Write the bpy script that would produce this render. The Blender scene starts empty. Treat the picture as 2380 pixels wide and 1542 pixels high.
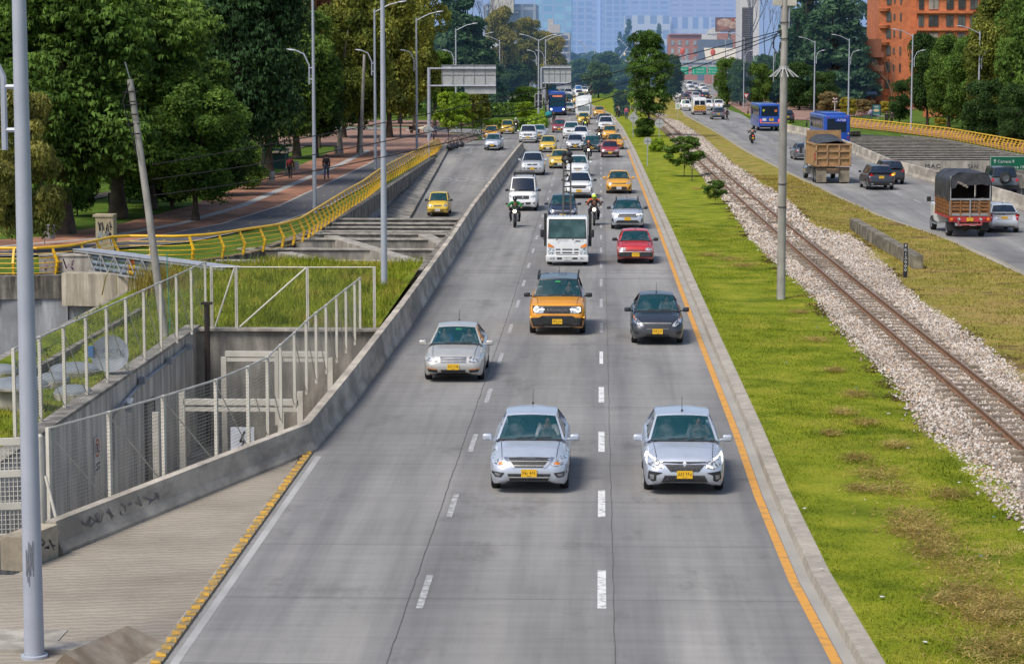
import bpy,bmesh,math,random
import numpy as np
from mathutils import Vector,Matrix,Euler
from mathutils.bvhtree import BVHTree
from mathutils.geometry import delaunay_2d_cdt
random.seed(7)
R=math.radians
SC=bpy.context.scene
COL=SC.collection
F=5600.0
CAMZ=9.34
PITCH=math.atan(653.0/F)
YAW=math.atan(206.0/F*math.cos(PITCH))
cd=bpy.data.cameras.new('camera')
cam=bpy.data.objects.new('camera',cd)
COL.objects.link(cam)
cam.location=(0,0,CAMZ)
cam.rotation_euler=(math.pi/2-PITCH,0,YAW)
cd.sensor_width=36.0
cd.lens=36.0*F/2380.0
cd.clip_start=1.0
cd.clip_end=20000.0
SC.camera=cam
_rot=Euler((math.pi/2-PITCH,0,YAW)).to_matrix()
_r,_u,_f=_rot@Vector((1,0,0)),_rot@Vector((0,1,0)),_rot@Vector((0,0,-1))
def ray(px,py):
 return _f+_r*((px-1190.0)/F)-_u*((py-771.0)/F)
def at(px,py,z=0.0):
 """surveyed point: where the sight line meets the level z"""
 d=ray(px,py)
 t=(z-CAMZ)/d.z
 return Vector((d.x*t,d.y*t,z))
def aty(px,py,Y):
 d=ray(px,py)
 t=Y/d.y
 return Vector((d.x*t,Y,CAMZ+d.z*t))
def ppm(Y):
 return F/Y
MATS={}
HAZE=(0.20,0.38,0.74)  # blue of the haze painted into far materials
def _nodes(name):
 m=bpy.data.materials.new(name)
 m.use_nodes=True
 nt=m.node_tree
 return m,nt,nt.nodes['Principled BSDF'],nt.nodes['Material Output']
def _noise(nt,scale,detail=4.0,rough=0.55,stretch=None,coord='Object'):
 tc=nt.nodes.new('ShaderNodeTexCoord')
 n=nt.nodes.new('ShaderNodeTexNoise')
 n.inputs['Scale'].default_value=scale
 n.inputs['Detail'].default_value=detail
 n.inputs['Roughness'].default_value=rough
 src=tc.outputs[coord]
 if stretch:
  mp=nt.nodes.new('ShaderNodeMapping')
  mp.inputs['Scale'].default_value=stretch
  nt.links.new(src,mp.inputs['Vector'])
  src=mp.outputs['Vector']
 nt.links.new(src,n.inputs['Vector'])
 return n.outputs['Fac']
def _ramp(nt,fac,stops):
 r=nt.nodes.new('ShaderNodeValToRGB')
 el=r.color_ramp.elements
 while len(el)<len(stops):
  el.new(0.5)
 for e,(p,c) in zip(el,stops):
  e.position=p
  e.color=(c[0],c[1],c[2],1)
 nt.links.new(fac,r.inputs['Fac'])
 return r.outputs['Color']
def _mix(nt,a,b,fac,mode='MIX'):
 m=nt.nodes.new('ShaderNodeMix')
 m.data_type='RGBA'
 m.blend_type=mode
 for sock,v in ((m.inputs[0],fac),(m.inputs[6],a),(m.inputs[7],b)):
  if hasattr(v,'is_output'):
   nt.links.new(v,sock)
  elif isinstance(v,(int,float)):
   sock.default_value=v
  else :
   sock.default_value=(v[0],v[1],v[2],1)
 return m.outputs[2]
def _haze(nt,bs,out,haze,hc=None):  # painted haze: a constant blue emission mixed into the surface material
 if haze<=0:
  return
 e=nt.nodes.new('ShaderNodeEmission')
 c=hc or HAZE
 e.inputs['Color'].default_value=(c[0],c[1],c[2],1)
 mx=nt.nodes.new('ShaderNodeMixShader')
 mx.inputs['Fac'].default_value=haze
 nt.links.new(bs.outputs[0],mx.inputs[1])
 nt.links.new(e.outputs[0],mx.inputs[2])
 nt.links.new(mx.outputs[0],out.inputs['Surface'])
def M(name,col,rough=0.6,metal=0.0,col2=None,scale=3.0,lo=0.35,hi=0.65,stain=0.0,stain_scale=0.6,stretch=None,bump=0.0,bscale=30.0,haze=0.0,emit=0.0,spec=None,coat=0.0,grain=0.0,alpha=1.0,hc=None):
 if name in MATS:
  return MATS[name]
 m,nt,bs,out=_nodes(name)
 bs.inputs['Roughness'].default_value=rough
 bs.inputs['Metallic'].default_value=metal
 if spec is not None:
  bs.inputs['Specular IOR Level'].default_value=spec
 if coat:
  bs.inputs['Coat Weight'].default_value=coat
  bs.inputs['Coat Roughness'].default_value=0.06
 col2=col2 or tuple(c*0.72 for c in col)
 c=_ramp(nt,_noise(nt,scale),[(lo,col2),(hi,col)])
 if stain>0:
  st=_ramp(nt,_noise(nt,stain_scale,6,0.65,stretch),[(0.42,(1-stain,)*3),(0.62,(1,1,1))])
  c=_mix(nt,c,st,1.0,'MULTIPLY')
 if grain>0:
  g=_ramp(nt,_noise(nt,60,3,0.7),[(0.3,(1-grain,)*3),(0.7,(1+grain*.4,)*3)])
  c=_mix(nt,c,g,1.0,'MULTIPLY')
 nt.links.new(c,bs.inputs['Base Color'])
 if bump>0:
  b=nt.nodes.new('ShaderNodeBump')
  b.inputs['Strength'].default_value=bump
  b.inputs['Distance'].default_value=0.03
  nt.links.new(_noise(nt,bscale,5),b.inputs['Height'])
  nt.links.new(b.outputs[0],bs.inputs['Normal'])
 if emit>0:
  bs.inputs['Emission Color'].default_value=(col[0],col[1],col[2],1)
  bs.inputs['Emission Strength'].default_value=emit
 if alpha<1:
  bs.inputs['Alpha'].default_value=alpha
 _haze(nt,bs,out,haze,hc)
 MATS[name]=m
 return m
def leafmat(name,dark,light,scale=0.9,haze=0.0,trans=0.0,tint=None):
 """foliage: clumps of dark and light leaves, each leaf a little different"""
 if name in MATS:
  return MATS[name]
 m,nt,bs,out=_nodes(name)
 bs.inputs['Roughness'].default_value=0.75
 bs.inputs['Specular IOR Level'].default_value=0.15
 c=_ramp(nt,_noise(nt,scale,5,0.65),[(0.36,dark),(0.62,light)])
 if tint:
  c=_mix(nt,c,tint,_ramp(nt,_noise(nt,0.35,3,0.6),[(0.5,(0,0,0)),(0.66,(1,1,1))]))
 g=nt.nodes.new('ShaderNodeNewGeometry')
 rr=_ramp(nt,g.outputs['Random Per Island'],[(0.0,(0.55,0.55,0.55)),(1.0,(1.5,1.5,1.4))])
 c=_mix(nt,c,rr,1.0,'MULTIPLY')
 oi=nt.nodes.new('ShaderNodeObjectInfo')
 rr2=_ramp(nt,oi.outputs['Random'],[(0.0,(0.8,0.86,0.8)),(1.0,(1.2,1.12,1.1))])
 c=_mix(nt,c,rr2,1.0,'MULTIPLY')
 nt.links.new(c,bs.inputs['Base Color'])
 tl=nt.nodes.new('ShaderNodeBsdfTranslucent')
 nt.links.new(_mix(nt,c,(1.25,1.2,.6),1.0,'MULTIPLY'),tl.inputs['Color'])
 ms=nt.nodes.new('ShaderNodeMixShader')
 ms.inputs['Fac'].default_value=0.38
 nt.links.new(bs.outputs[0],ms.inputs[1])
 nt.links.new(tl.outputs[0],ms.inputs[2])
 nt.links.new(ms.outputs[0],out.inputs['Surface'])
 _haze(nt,ms,out,haze)
 MATS[name]=m
 return m
class MB:
 def __init__(self):
  self.v,self.f=[],[]
 def add(self,vs,fs):
  o=len(self.v)
  self.v+=[tuple(p) for p in vs]
  self.f+=[tuple(i+o for i in q) for q in fs]
  return self
 def box(self,c,s,rot=0.0,tilt=None):
  hx,hy,hz=s[0]/2,s[1]/2,s[2]/2
  m=Matrix.Translation(c)@Matrix.Rotation(rot,4,'Z')
  if tilt:
   m=m@Euler(tilt).to_matrix().to_4x4()
  vs=[m@Vector((x*hx,y*hy,z*hz)) for x in (-1,1) for y in (-1,1) for z in (-1,1)]
  return self.add(vs,[(0,1,3,2),(4,6,7,5),(0,4,5,1),(2,3,7,6),(0,2,6,4),(1,5,7,3)])
 def beam(self,a,b,w,h,up=Vector((0,0,1))):
  """rectangular bar from a to b, width w, height h"""
  a,b=Vector(a),Vector(b)
  d=(b-a).normalized()
  s=d.cross(up)
  if s.length<1e-4:
   s=Vector((1,0,0))
  s.normalize()
  u=s.cross(d)
  vs=[]
  for p in (a,b):
   for i,j in ((-1,-1),(1,-1),(1,1),(-1,1)):
    vs.append(p+s*(i*w/2)+u*(j*h/2))
  return self.add(vs,[(3,2,1,0),(4,5,6,7),(0,1,5,4),(1,2,6,5),(2,3,7,6),(3,0,4,7)])
 def tube(self,pts,rad,n=8,cap=True):
  pts=[Vector(p) for p in pts]
  if not isinstance(rad,(list,tuple)):
   rad=[rad]*len(pts)
  vs,fs=[],[]
  ref=None
  for i,p in enumerate(pts):
   d=(pts[min(i+1,len(pts)-1)]-pts[max(i-1,0)]).normalized()
   if ref is None:
    ref=Vector((0,0,1)) if abs(d.z)<0.9 else Vector((1,0,0))
   s=d.cross(ref).normalized()
   ref=s.cross(d).normalized()
   for k in range(n):
    a=2*math.pi*k/n
    vs.append(p+(s*math.cos(a)+ref*math.sin(a))*rad[i])
  for i in range(len(pts)-1):
   for k in range(n):
    fs.append((i*n+k,i*n+(k+1)%n,(i+1)*n+(k+1)%n,(i+1)*n+k))
  if cap:
   fs.append(tuple(range(n))[::-1])
   fs.append(tuple((len(pts)-1)*n+k for k in range(n)))
  return self.add(vs,fs)
 def lathe(self,prof,n=20,c=(0,0,0),axis='Z'):
  vs,fs=[],[]
  for r,z in prof:
   for k in range(n):
    a=2*math.pi*k/n
    p=(r*math.cos(a),r*math.sin(a),z)
    if axis=='X':
     p=(p[2],p[0],p[1])
    elif axis=='Y':
     p=(p[0],p[2],p[1])
    vs.append((p[0]+c[0],p[1]+c[1],p[2]+c[2]))
  for i in range(len(prof)-1):
   for k in range(n):
    fs.append((i*n+k,i*n+(k+1)%n,(i+1)*n+(k+1)%n,(i+1)*n+k))
  return self.add(vs,fs)
 def blob(self,c,s,seg=10,ring=7,rot=0.0):
  vs,fs=[],[]
  m=Matrix.Rotation(rot,3,'Z')
  for i in range(ring+1):
   t=math.pi*i/ring
   for k in range(seg):
    a=2*math.pi*k/seg
    p=m@Vector((s[0]*math.sin(t)*math.cos(a),s[1]*math.sin(t)*math.sin(a),s[2]*math.cos(t)))
    vs.append((p.x+c[0],p.y+c[1],p.z+c[2]))
  for i in range(ring):
   for k in range(seg):
    fs.append((i*seg+k,(i+1)*seg+k,(i+1)*seg+(k+1)%seg,i*seg+(k+1)%seg))
  return self.add(vs,fs)
 def grid(self,fn,nu,nv):
  o=len(self.v)
  for j in range(nv+1):
   for i in range(nu+1):
    self.v.append(tuple(fn(i/nu,j/nv)))
  for j in range(nv):
   for i in range(nu):
    a=o+j*(nu+1)+i
    self.f.append((a,a+1,a+nu+2,a+nu+1))
  return self
 def poly(self,pts):
  return self.add(pts,[tuple(range(len(pts)))])
 def prism(self,pts2,z0,z1):
  """vertical prism over a plan polygon"""
  n=len(pts2)
  vs=[(p[0],p[1],z0) for p in pts2]+[(p[0],p[1],z1) for p in pts2]
  fs=[tuple(range(n))[::-1],tuple(range(n,2*n))]
  for i in range(n):
   j=(i+1)%n
   fs.append((i,j,n+j,n+i))
  return self.add(vs,fs)
 def profile(self,path,prof,closed=True):
  """sweep a profile [(side offset, z)] along a plan path; offset grows to the right of travel"""
  path=[Vector((p[0],p[1],p[2] if len(p)>2 else 0.0)) for p in path]
  n=len(prof)
  vs,fs=[],[]
  for i,p in enumerate(path):
   d=path[min(i+1,len(path)-1)]-path[max(i-1,0)]
   d.z=0
   d.normalize()
   s=Vector((d.y,-d.x,0))
   for o,z in prof:
    vs.append((p.x+s.x*o,p.y+s.y*o,p.z+z))
  m=n if closed else n-1
  for i in range(len(path)-1):
   for k in range(m):
    l=(k+1)%n
    fs.append((i*n+k,i*n+l,(i+1)*n+l,(i+1)*n+k))
  if closed:
   fs.append(tuple(range(n))[::-1])
   fs.append(tuple((len(path)-1)*n+k for k in range(n)))
  return self.add(vs,fs)
 def mesh(self,name,smooth=False,angle=40.0,fix=True):
  me=bpy.data.meshes.new(name)
  me.from_pydata(self.v,[],self.f)
  if fix:
   bm=bmesh.new()
   bm.from_mesh(me)
   bmesh.ops.remove_doubles(bm,verts=bm.verts,dist=1e-5)
   bmesh.ops.recalc_face_normals(bm,faces=bm.faces)
   bm.to_mesh(me)
   bm.free()
  if smooth:
   me.shade_smooth()
   me.set_sharp_from_angle(angle=R(angle))
  me.update()
  return me
 def build(self,name,mat,parent=None,smooth=False,angle=40.0,fix=True):
  return link(name,self.mesh(name,smooth,angle,fix),mat,parent)
def link(name,me,mat,parent=None,own=False):
 o=bpy.data.objects.new(name,me)
 COL.objects.link(o)
 if mat is not None:
  if len(me.materials)==0:
   me.materials.append(mat)
  if own or me.materials[0] is not mat:
   o.material_slots[0].link='OBJECT'
   o.material_slots[0].material=mat
 if parent is not None:
  o.parent=parent
 return o
def npmesh(name,V,Q):
 """fast mesh from numpy: V (n,3), Q (m,3|4)"""
 me=bpy.data.meshes.new(name)
 V=np.ascontiguousarray(V,dtype=np.float32)
 Q=np.ascontiguousarray(Q,dtype=np.int32)
 k=Q.shape[1]
 me.vertices.add(len(V))
 me.vertices.foreach_set('co',V.ravel())
 me.loops.add(Q.size)
 me.loops.foreach_set('vertex_index',Q.ravel())
 me.polygons.add(len(Q))
 me.polygons.foreach_set('loop_start',np.arange(0,Q.size,k,dtype=np.int32))
 me.update(calc_edges=True)
 me.validate()
 return me
def tag(o,label=None,cat=None,group=None,kind=None):
 if label:
  o['label']=label
 if cat:
  o['category']=cat
 if group:
  o['group']=group
 if kind:
  o['kind']=kind
 return o
def thing(name,label,cat,loc=(0,0,0),rz=0.0,group=None):
 o=bpy.data.objects.new(name,None)
 o.empty_display_size=0.2
 COL.objects.link(o)
 o.location=loc
 o.rotation_euler=(0,0,rz)
 return tag(o,label,cat,group)
def struct(name,mb,mat,label,cat,smooth=False,fix=True):
 me=mb.mesh(name,smooth,fix=fix) if isinstance(mb,MB) else mb
 o=link(name,me,mat)
 return tag(o,label,cat,None,'structure')
def copytree(o,parent=None):
 c=o.copy()
 COL.objects.link(c)
 c.parent=parent
 for ch in list(o.children):
  copytree(ch,c)
 return c
def sheet(name,outer,holes,zf,step=None):
 """flat sheet with holes; zf(x, y) gives its height"""
 pts=[Vector((p[0],p[1])) for p in outer]
 edges=[(i,(i+1)%len(outer)) for i in range(len(outer))]
 for h in holes:
  o=len(pts)
  pts+=[Vector((p[0],p[1])) for p in h]
  edges+=[(o+i,o+(i+1)%len(h)) for i in range(len(h))]
 if step:
  xs=[p[0] for p in outer]
  ys=[p[1] for p in outer]
  x=min(xs)+step/2
  while x<max(xs):
   y=min(ys)+step/2
   while y<max(ys):
    if inpoly((x,y),outer) and not any(inpoly((x,y),h) for h in holes):
     pts.append(Vector((x,y)))
    y+=step
   x+=step
 vo,eo,fo,*_=delaunay_2d_cdt(pts,edges,[],0,1e-4)
 mb=MB()
 fs=[]
 for t in fo:
  cx=sum(vo[i].x for i in t)/len(t)
  cy=sum(vo[i].y for i in t)/len(t)
  if inpoly((cx,cy),outer) and not any(inpoly((cx,cy),h) for h in holes):
   fs.append(tuple(t))
 mb.add([(p.x,p.y,zf(p.x,p.y)) for p in vo],fs)
 me=mb.mesh(name)
 bm=bmesh.new()
 bm.from_mesh(me)
 for f in bm.faces:
  if f.normal.z<0:
   f.normal_flip()
 bm.to_mesh(me)
 bm.free()
 return me
def inpoly(p,poly):
 x,y=p
 c=False
 j=len(poly)-1
 for i in range(len(poly)):
  xi,yi=poly[i][0],poly[i][1]
  xj,yj=poly[j][0],poly[j][1]
  if (yi>y)!=(yj>y) and x<(xj-xi)*(y-yi)/(yj-yi)+xi:
   c= not c
  j=i
 return c
def resample(path,step):
 out=[Vector(path[0])]
 for a,b in zip(path[:-1],path[1:]):
  a,b=Vector(a),Vector(b)
  n=max(1,int((b-a).length/step))
  for i in range(1,n+1):
   out.append(a.lerp(b,i/n))
 return out
def xat(path,Y):
 """x of a path (sorted by y) at Y"""
 ys=[p[1] for p in path]
 xs=[p[0] for p in path]
 if ys[0]>ys[-1]:
  ys,xs=ys[::-1],xs[::-1]
 return float(np.interp(Y,ys,xs))
def text(name,s,size,loc,rot,mat,parent=None,ext=0.004,align='CENTER',sx=1.0,spacing=1.0):
 cu=bpy.data.curves.new(name,'FONT')
 cu.body=s
 cu.size=size
 cu.align_x=align
 cu.align_y='CENTER'
 cu.extrude=ext
 cu.space_character=spacing
 t=bpy.data.objects.new(name,cu)
 me=bpy.data.meshes.new_from_object(t)
 bpy.data.objects.remove(t)
 o=link(name,me,mat,parent)
 o.location=loc
 o.rotation_euler=rot
 o.scale=(sx,1,1)
 return o
w=bpy.data.worlds.new('World')
SC.world=w
w.use_nodes=True
nt=w.node_tree
bg=nt.nodes['Background']
sky=nt.nodes.new('ShaderNodeTexSky')
sky.sky_type='NISHITA'
sky.sun_disc=False
SUN_EL,SUN_AZ=R(54),R(222)
sky.sun_elevation=SUN_EL
sky.sun_rotation=SUN_AZ
sky.air_density=1.0
sky.dust_density=2.5
nt.links.new(sky.outputs[0],bg.inputs['Color'])
bg.inputs['Strength'].default_value=0.15
sl=bpy.data.lights.new('sun','SUN')
sl.energy=3.35
sl.angle=R(20.0)
sl.color=(1.0,0.945,0.86)
sun=bpy.data.objects.new('sun',sl)
COL.objects.link(sun)
_sd=Vector((math.sin(SUN_AZ)*math.cos(SUN_EL),math.cos(SUN_AZ)*math.cos(SUN_EL),math.sin(SUN_EL)))
sun.rotation_euler=_sd.to_track_quat('Z','Y').to_euler()
SC.view_settings.view_transform='Standard'
SC.view_settings.look='None'
SC.view_settings.exposure=0
SC.render.engine='CYCLES'
SC.cycles.use_denoising=True
SC.cycles.max_bounces=6
SC.cycles.transparent_max_bounces=12
def road_material():
 m,nt,bs,out=_nodes('slab_concrete')
 bs.inputs['Roughness'].default_value=0.82
 bs.inputs['Specular IOR Level'].default_value=0.3
 big=_ramp(nt,_noise(nt,0.22,5,0.6,(1,.35,1)),[(0.3,(0.205,0.202,0.196)),(0.7,(0.315,0.308,0.298))])
 tr=_ramp(nt,_noise(nt,0.9,4,0.6,(1.4,.05,1)),[(0.33,(0.74,0.745,0.76)),(0.62,(1.06,1.05,1.04))])
 c=_mix(nt,big,tr,1.0,'MULTIPLY')
 ac=_ramp(nt,_noise(nt,1.0,3,0.6,(.25,3.2,1)),[(0.3,(0.90,0.90,0.90)),(0.7,(1.05,1.05,1.05))])
 c=_mix(nt,c,ac,1.0,'MULTIPLY')
 gr=_ramp(nt,_noise(nt,38,3,0.8),[(0.3,(0.80,0.80,0.80)),(0.7,(1.12,1.12,1.12))])
 c=_mix(nt,c,gr,1.0,'MULTIPLY')
 sp=_ramp(nt,_noise(nt,.55,6,0.7,(1,.5,1)),[(0.56,(1,1,1)),(0.70,(0.70,0.69,0.68))])
 c=_mix(nt,c,sp,1.0,'MULTIPLY')
 wv=nt.nodes.new('ShaderNodeTexWave');wv.bands_direction='X';wv.inputs['Scale'].default_value=.102;wv.inputs['Phase Offset'].default_value=2.4;wv.inputs['Distortion'].default_value=.6;wv.inputs['Detail Scale'].default_value=.4
 nt.links.new(nt.nodes.new('ShaderNodeTexCoord').outputs['Object'],wv.inputs['Vector'])
 c=_mix(nt,c,_ramp(nt,wv.outputs['Fac'],[(.2,(1.03,1.03,1.02)),(.9,(.87,.87,.88))]),1.0,'MULTIPLY')
 tc=nt.nodes.new('ShaderNodeTexCoord')
 sx=nt.nodes.new('ShaderNodeSeparateXYZ')
 nt.links.new(tc.outputs['Object'],sx.inputs[0])
 dv=nt.nodes.new('ShaderNodeMath');dv.operation='DIVIDE';dv.inputs[1].default_value=4.5
 nt.links.new(sx.outputs['Y'],dv.inputs[0])
 fr=nt.nodes.new('ShaderNodeMath');fr.operation='FRACT'
 nt.links.new(dv.outputs[0],fr.inputs[0])
 lt=nt.nodes.new('ShaderNodeMath');lt.operation='LESS_THAN';lt.inputs[1].default_value=0.012
 nt.links.new(fr.outputs[0],lt.inputs[0])
 ml=nt.nodes.new('ShaderNodeMath');ml.operation='MULTIPLY';ml.inputs[1].default_value=0.40
 nt.links.new(lt.outputs[0],ml.inputs[0])
 c=_mix(nt,c,(0.06,0.06,0.06),ml.outputs[0])
 nt.links.new(c,bs.inputs['Base Color'])
 b=nt.nodes.new('ShaderNodeBump')
 b.inputs['Strength'].default_value=0.25
 b.inputs['Distance'].default_value=0.02
 nt.links.new(_noise(nt,30,5,.6,(.3,2.5,1)),b.inputs['Height'])
 nt.links.new(b.outputs[0],bs.inputs['Normal'])
 return m
def grass_material(name,greens,dry,dirt,dry_amt=0.55,dirt_amt=0.68):
 m,nt,bs,out=_nodes(name)
 bs.inputs['Roughness'].default_value=0.9
 bs.inputs['Specular IOR Level'].default_value=0.1
 c=_ramp(nt,_noise(nt,0.7,5,0.6),[(0.33,greens[0]),(0.5,greens[1]),(0.68,greens[2])])
 d=_ramp(nt,_noise(nt,0.32,7,0.68),[(dry_amt,(0,0,0)),(dry_amt+.10,(1,1,1))])
 c=_mix(nt,c,dry,d)
 e=_ramp(nt,_noise(nt,0.21,8,0.72,(1.0,1.3,1)),[(dirt_amt,(0,0,0)),(dirt_amt+.06,(1,1,1))])
 c=_mix(nt,c,dirt,e)
 f=_ramp(nt,_noise(nt,14,4,0.75),[(0.3,(0.62,0.66,0.6)),(0.7,(1.3,1.26,1.2))])
 c=_mix(nt,c,f,1.0,'MULTIPLY')
 nt.links.new(c,bs.inputs['Base Color'])
 b=nt.nodes.new('ShaderNodeBump')
 b.inputs['Strength'].default_value=0.8
 b.inputs['Distance'].default_value=0.05
 nt.links.new(_noise(nt,16,6,0.75),b.inputs['Height'])
 nt.links.new(b.outputs[0],bs.inputs['Normal'])
 return m
m_road=road_material()
m_grass=grass_material('verge_grass_mat',[(0.115,0.155,0.009),(0.195,0.235,0.015),(0.30,0.30,0.032)],(0.40,0.31,0.095),(0.28,0.19,0.085),0.60,0.69)
m_grass_dry=grass_material('dry_verge_mat',[(0.14,0.15,0.018),(0.25,0.22,0.045),(0.34,0.27,0.075)],(0.32,0.23,0.085),(0.15,0.095,0.05),0.50,0.56)
m_park=grass_material('park_grass_mat',[(0.045,0.09,0.014),(0.08,0.14,0.02),(0.13,0.19,0.03)],(0.14,0.12,0.05),(0.075,0.05,0.032),0.62,0.60)
m_bank=grass_material('bank_grass_mat',[(0.10,0.14,0.012),(0.17,0.22,0.02),(0.25,0.28,0.035)],(0.22,0.18,0.05),(0.10,0.075,0.035),0.58,0.70)
m_conc=M('weathered_concrete',(0.40,0.37,0.325),.85,col2=(0.27,0.25,0.215),scale=1.2,stain=.5,stain_scale=.9,stretch=(1.6,1.6,.35),bump=.25,bscale=14,grain=.18)
m_concd=M('stained_concrete',(0.40,0.365,0.31),.9,col2=(0.19,0.17,0.14),scale=1.6,stain=.72,stain_scale=1.0,stretch=(2.6,2.6,.22),bump=.3,bscale=12,grain=.2)
m_concl=M('pale_concrete',(0.52,0.48,0.42),.85,col2=(0.36,0.33,0.28),scale=1.0,stain=.42,stain_scale=.8,stretch=(2.4,2.4,.25),bump=.2,bscale=14,grain=.15)
m_barrier=M('barrier_concrete',(0.64,0.57,0.47),.9,col2=(0.44,0.395,0.33),scale=.9,stain=.42,stain_scale=.7,stretch=(1.4,.6,1.6),bump=.3,bscale=16,grain=.25)
m_panel=M('pale_panel_wall',(0.50,0.52,0.54),.8,col2=(0.37,0.39,0.41),scale=.7,stain=.4,stain_scale=1,stretch=(2,2,.2))
m_dark=M('trench_shadow_concrete',(0.085,0.08,0.075),.95,col2=(0.04,0.038,0.036),scale=.7)  # near-black base colour holds the painted trench shade
m_wall=M('grey_plant_wall',(0.72,0.685,0.62),.8,col2=(0.58,0.55,0.50),scale=.6,stain=.45,stain_scale=1.2,stretch=(2,2,.2),grain=.12)
m_white=M('road_white_paint',(0.72,0.72,0.70),.7,col2=(0.36,0.36,0.36),scale=5.5,lo=.36,hi=.52,grain=.2)
m_whitefade=M('faded_white_paint',(0.44,0.44,0.44),.8,col2=(0.24,0.24,0.24),scale=5,lo=.4,hi=.62)
m_yel=M('road_yellow_paint',(0.62,0.30,0.05),.7,col2=(0.44,0.24,0.07),scale=3.5,lo=.36,hi=.5,grain=.15)
m_crack=M('joint_filler',(0.10,0.097,0.092),.95)
m_gutter=M('gutter_concrete',(0.36,0.345,0.31),.9,col2=(0.30,0.285,0.26),scale=.5,grain=.2)
m_kerb=M('kerb_concrete',(0.46,0.415,0.345),.9,col2=(0.36,0.325,0.275),scale=.6,stain=.22,stain_scale=4,bump=.3,bscale=18,grain=.22)
m_brick=M('brick_paving',(0.47,0.225,0.13),.9,col2=(0.33,0.155,0.095),scale=1.0,stain=.5,stain_scale=.25,grain=.25)
m_brickr=M('pink_paving',(0.40,0.24,0.18),.9,col2=(0.29,0.17,0.13),scale=1.0,stain=.35,stain_scale=.2,grain=.2)
m_bike=M('bike_path_asphalt',(0.115,0.115,0.125),.9,col2=(0.075,0.075,0.08),scale=1.2,grain=.25)
m_stonepath=M('stone_edging',(0.40,0.39,0.37),.9,col2=(0.28,0.27,0.26),scale=2)
yellow=[Vector((4.6,16,0)),Vector((4.0,27,0))]+[at(*p) for p in ((1942.4,1535),(1843.7,1349),(1761.6,1152),(1712,1009.5),(1624.6,785),(1571,642),(1531,533),(1497.7,448.7),(1458.9,348.6),(1436,300),(1412,268),(1366,245),(1364,231),(1368,206))]
kerb_in=[p+Vector((.30,0,0)) for p in yellow]
kerb_out=[p+Vector((.64,0,0)) for p in yellow]
bar=[(-9.99,43.9,.62),(-6.64,55.7,.66),(-6.48,64,.80),(-6.40,80,.9),(-6.55,110,.9),(-6.8,134,.9),(-7.0,190,.9),(-7.07,213,.9),(-7.15,228,.75),(-7.2,231,.35)]
fenceL=[Vector((-46,96,0)),Vector((-30,99.5,0))]+[at(*p) for p in ((96.3,640),(188.5,630.5),(279.4,607),(423.2,608.8),(491,603.4),(539.9,596.6),(583.3,588.5),(626.7,582),(663.8,575.2),(686.9,567),(707,560.3),(722,550.8),(733,542.7),(811.7,487),(852.3,461.2),(893,427.3),(998.8,364.9),(1023.3,349.8))]
redge_l=[Vector((21.5,20,0)),Vector((19.5,60,0))]+[at(*p) for p in ((2380,643),(2310.6,606.4),(2215.6,565.7),(2142.4,538.5),(2047.4,506),(1957.9,465.3),(1825,400.2),(1740.9,357),(1677.6,317.4),(1637,293),(1596.2,271.3),(1570.4,238.8))]+[Vector((14.4,492,0)),Vector((17.2,560,0)),Vector((20,640,0)),Vector((22,900,0))]
redge_r=[Vector((32,20,0)),Vector((29,60,0)),Vector((26.5,105,0))]+[at(*p) for p in ((2380,492.4),(2198,433),(2150,420),(2057.5,394),(1970,352),(1876.7,317.3),(1825.4,306.7))]+[Vector((20.4,322,0)),Vector((20.9,359,0)),Vector((20.4,386,0)),Vector((22,470,0)),Vector((28,560,0)),Vector((31,640,0)),Vector((34,900,0))]
redge_r.sort(key=lambda p:p.y)
fenceR=[at(*p) for p in ((1887,282),(1970,295.7),(2060,305),(2120.6,312.5),(2202,322.8),(2290,340),(2380,358))]+[Vector((41,190,0)),Vector((44,150,0))]
holeL=[(-6.9,46),(-6.75,56),(-6.6,80),(-6.75,110),(-7.0,134),(-7.25,213),(-7.35,230.9),(-14.5,230.9),(-14.75,215),(-14.75,141),(-15.4,122),(-16.3,112.6),(-18.6,106.2),(-22,102.5),(-30,98.6),(-46,95),(-46,46)]
holeR=[(26.3,130),(25.2,167),(24.9,174),(24.0,191),(24.2,225),(23.9,262),(24.2,270),(29.5,275),(34.3,266),(36.3,256),(37.8,219),(40.2,190),(43,150),(44,130)]
ground=sheet('ground',[(-900,-40),(900,-40),(900,4500),(-900,4500)],[[(-6.70,-5),(-6.70,45)]+holeL[1:]+[(-46,-5)],holeR],lambda x,y:-0.06,None)
struct('ground',ground,m_park,'flat park ground of dark grass reaching to the horizon','ground')
mr=[(p.x,p.y) for p in kerb_in]+[(3,900)]
mr=sorted(mr,key=lambda p:p[1])
left=[(-6.90,10),(-6.90,54),(-6.72,60),(-6.72,85),(-7.05,134),(-7.3,213),(-7.4,231),(-14.6,231.2),(-13.9,245),(-12.5,257),(-13.5,272),(-22,288),(-60,290),(-60,299),(-20,297),(-8.2,279),(-6.5,285),(-6.5,306),(-7.5,349),(-9.4,420),(-11.5,470),(-14.5,560),(-15,900)]
struct('main_road',sheet('main_road',mr[::1]+left[::-1],[],lambda x,y:0.0),m_road,'wide grey concrete slab carriageway with traffic coming towards the camera','road')
rr=[(p.x,p.y) for p in redge_r]+[(p.x,p.y) for p in redge_l[::-1]]
struct('far_side_road',sheet('far_side_road',rr,[],lambda x,y:0.0),m_road,'concrete carriageway right of the railway with traffic going away','road')
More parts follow.
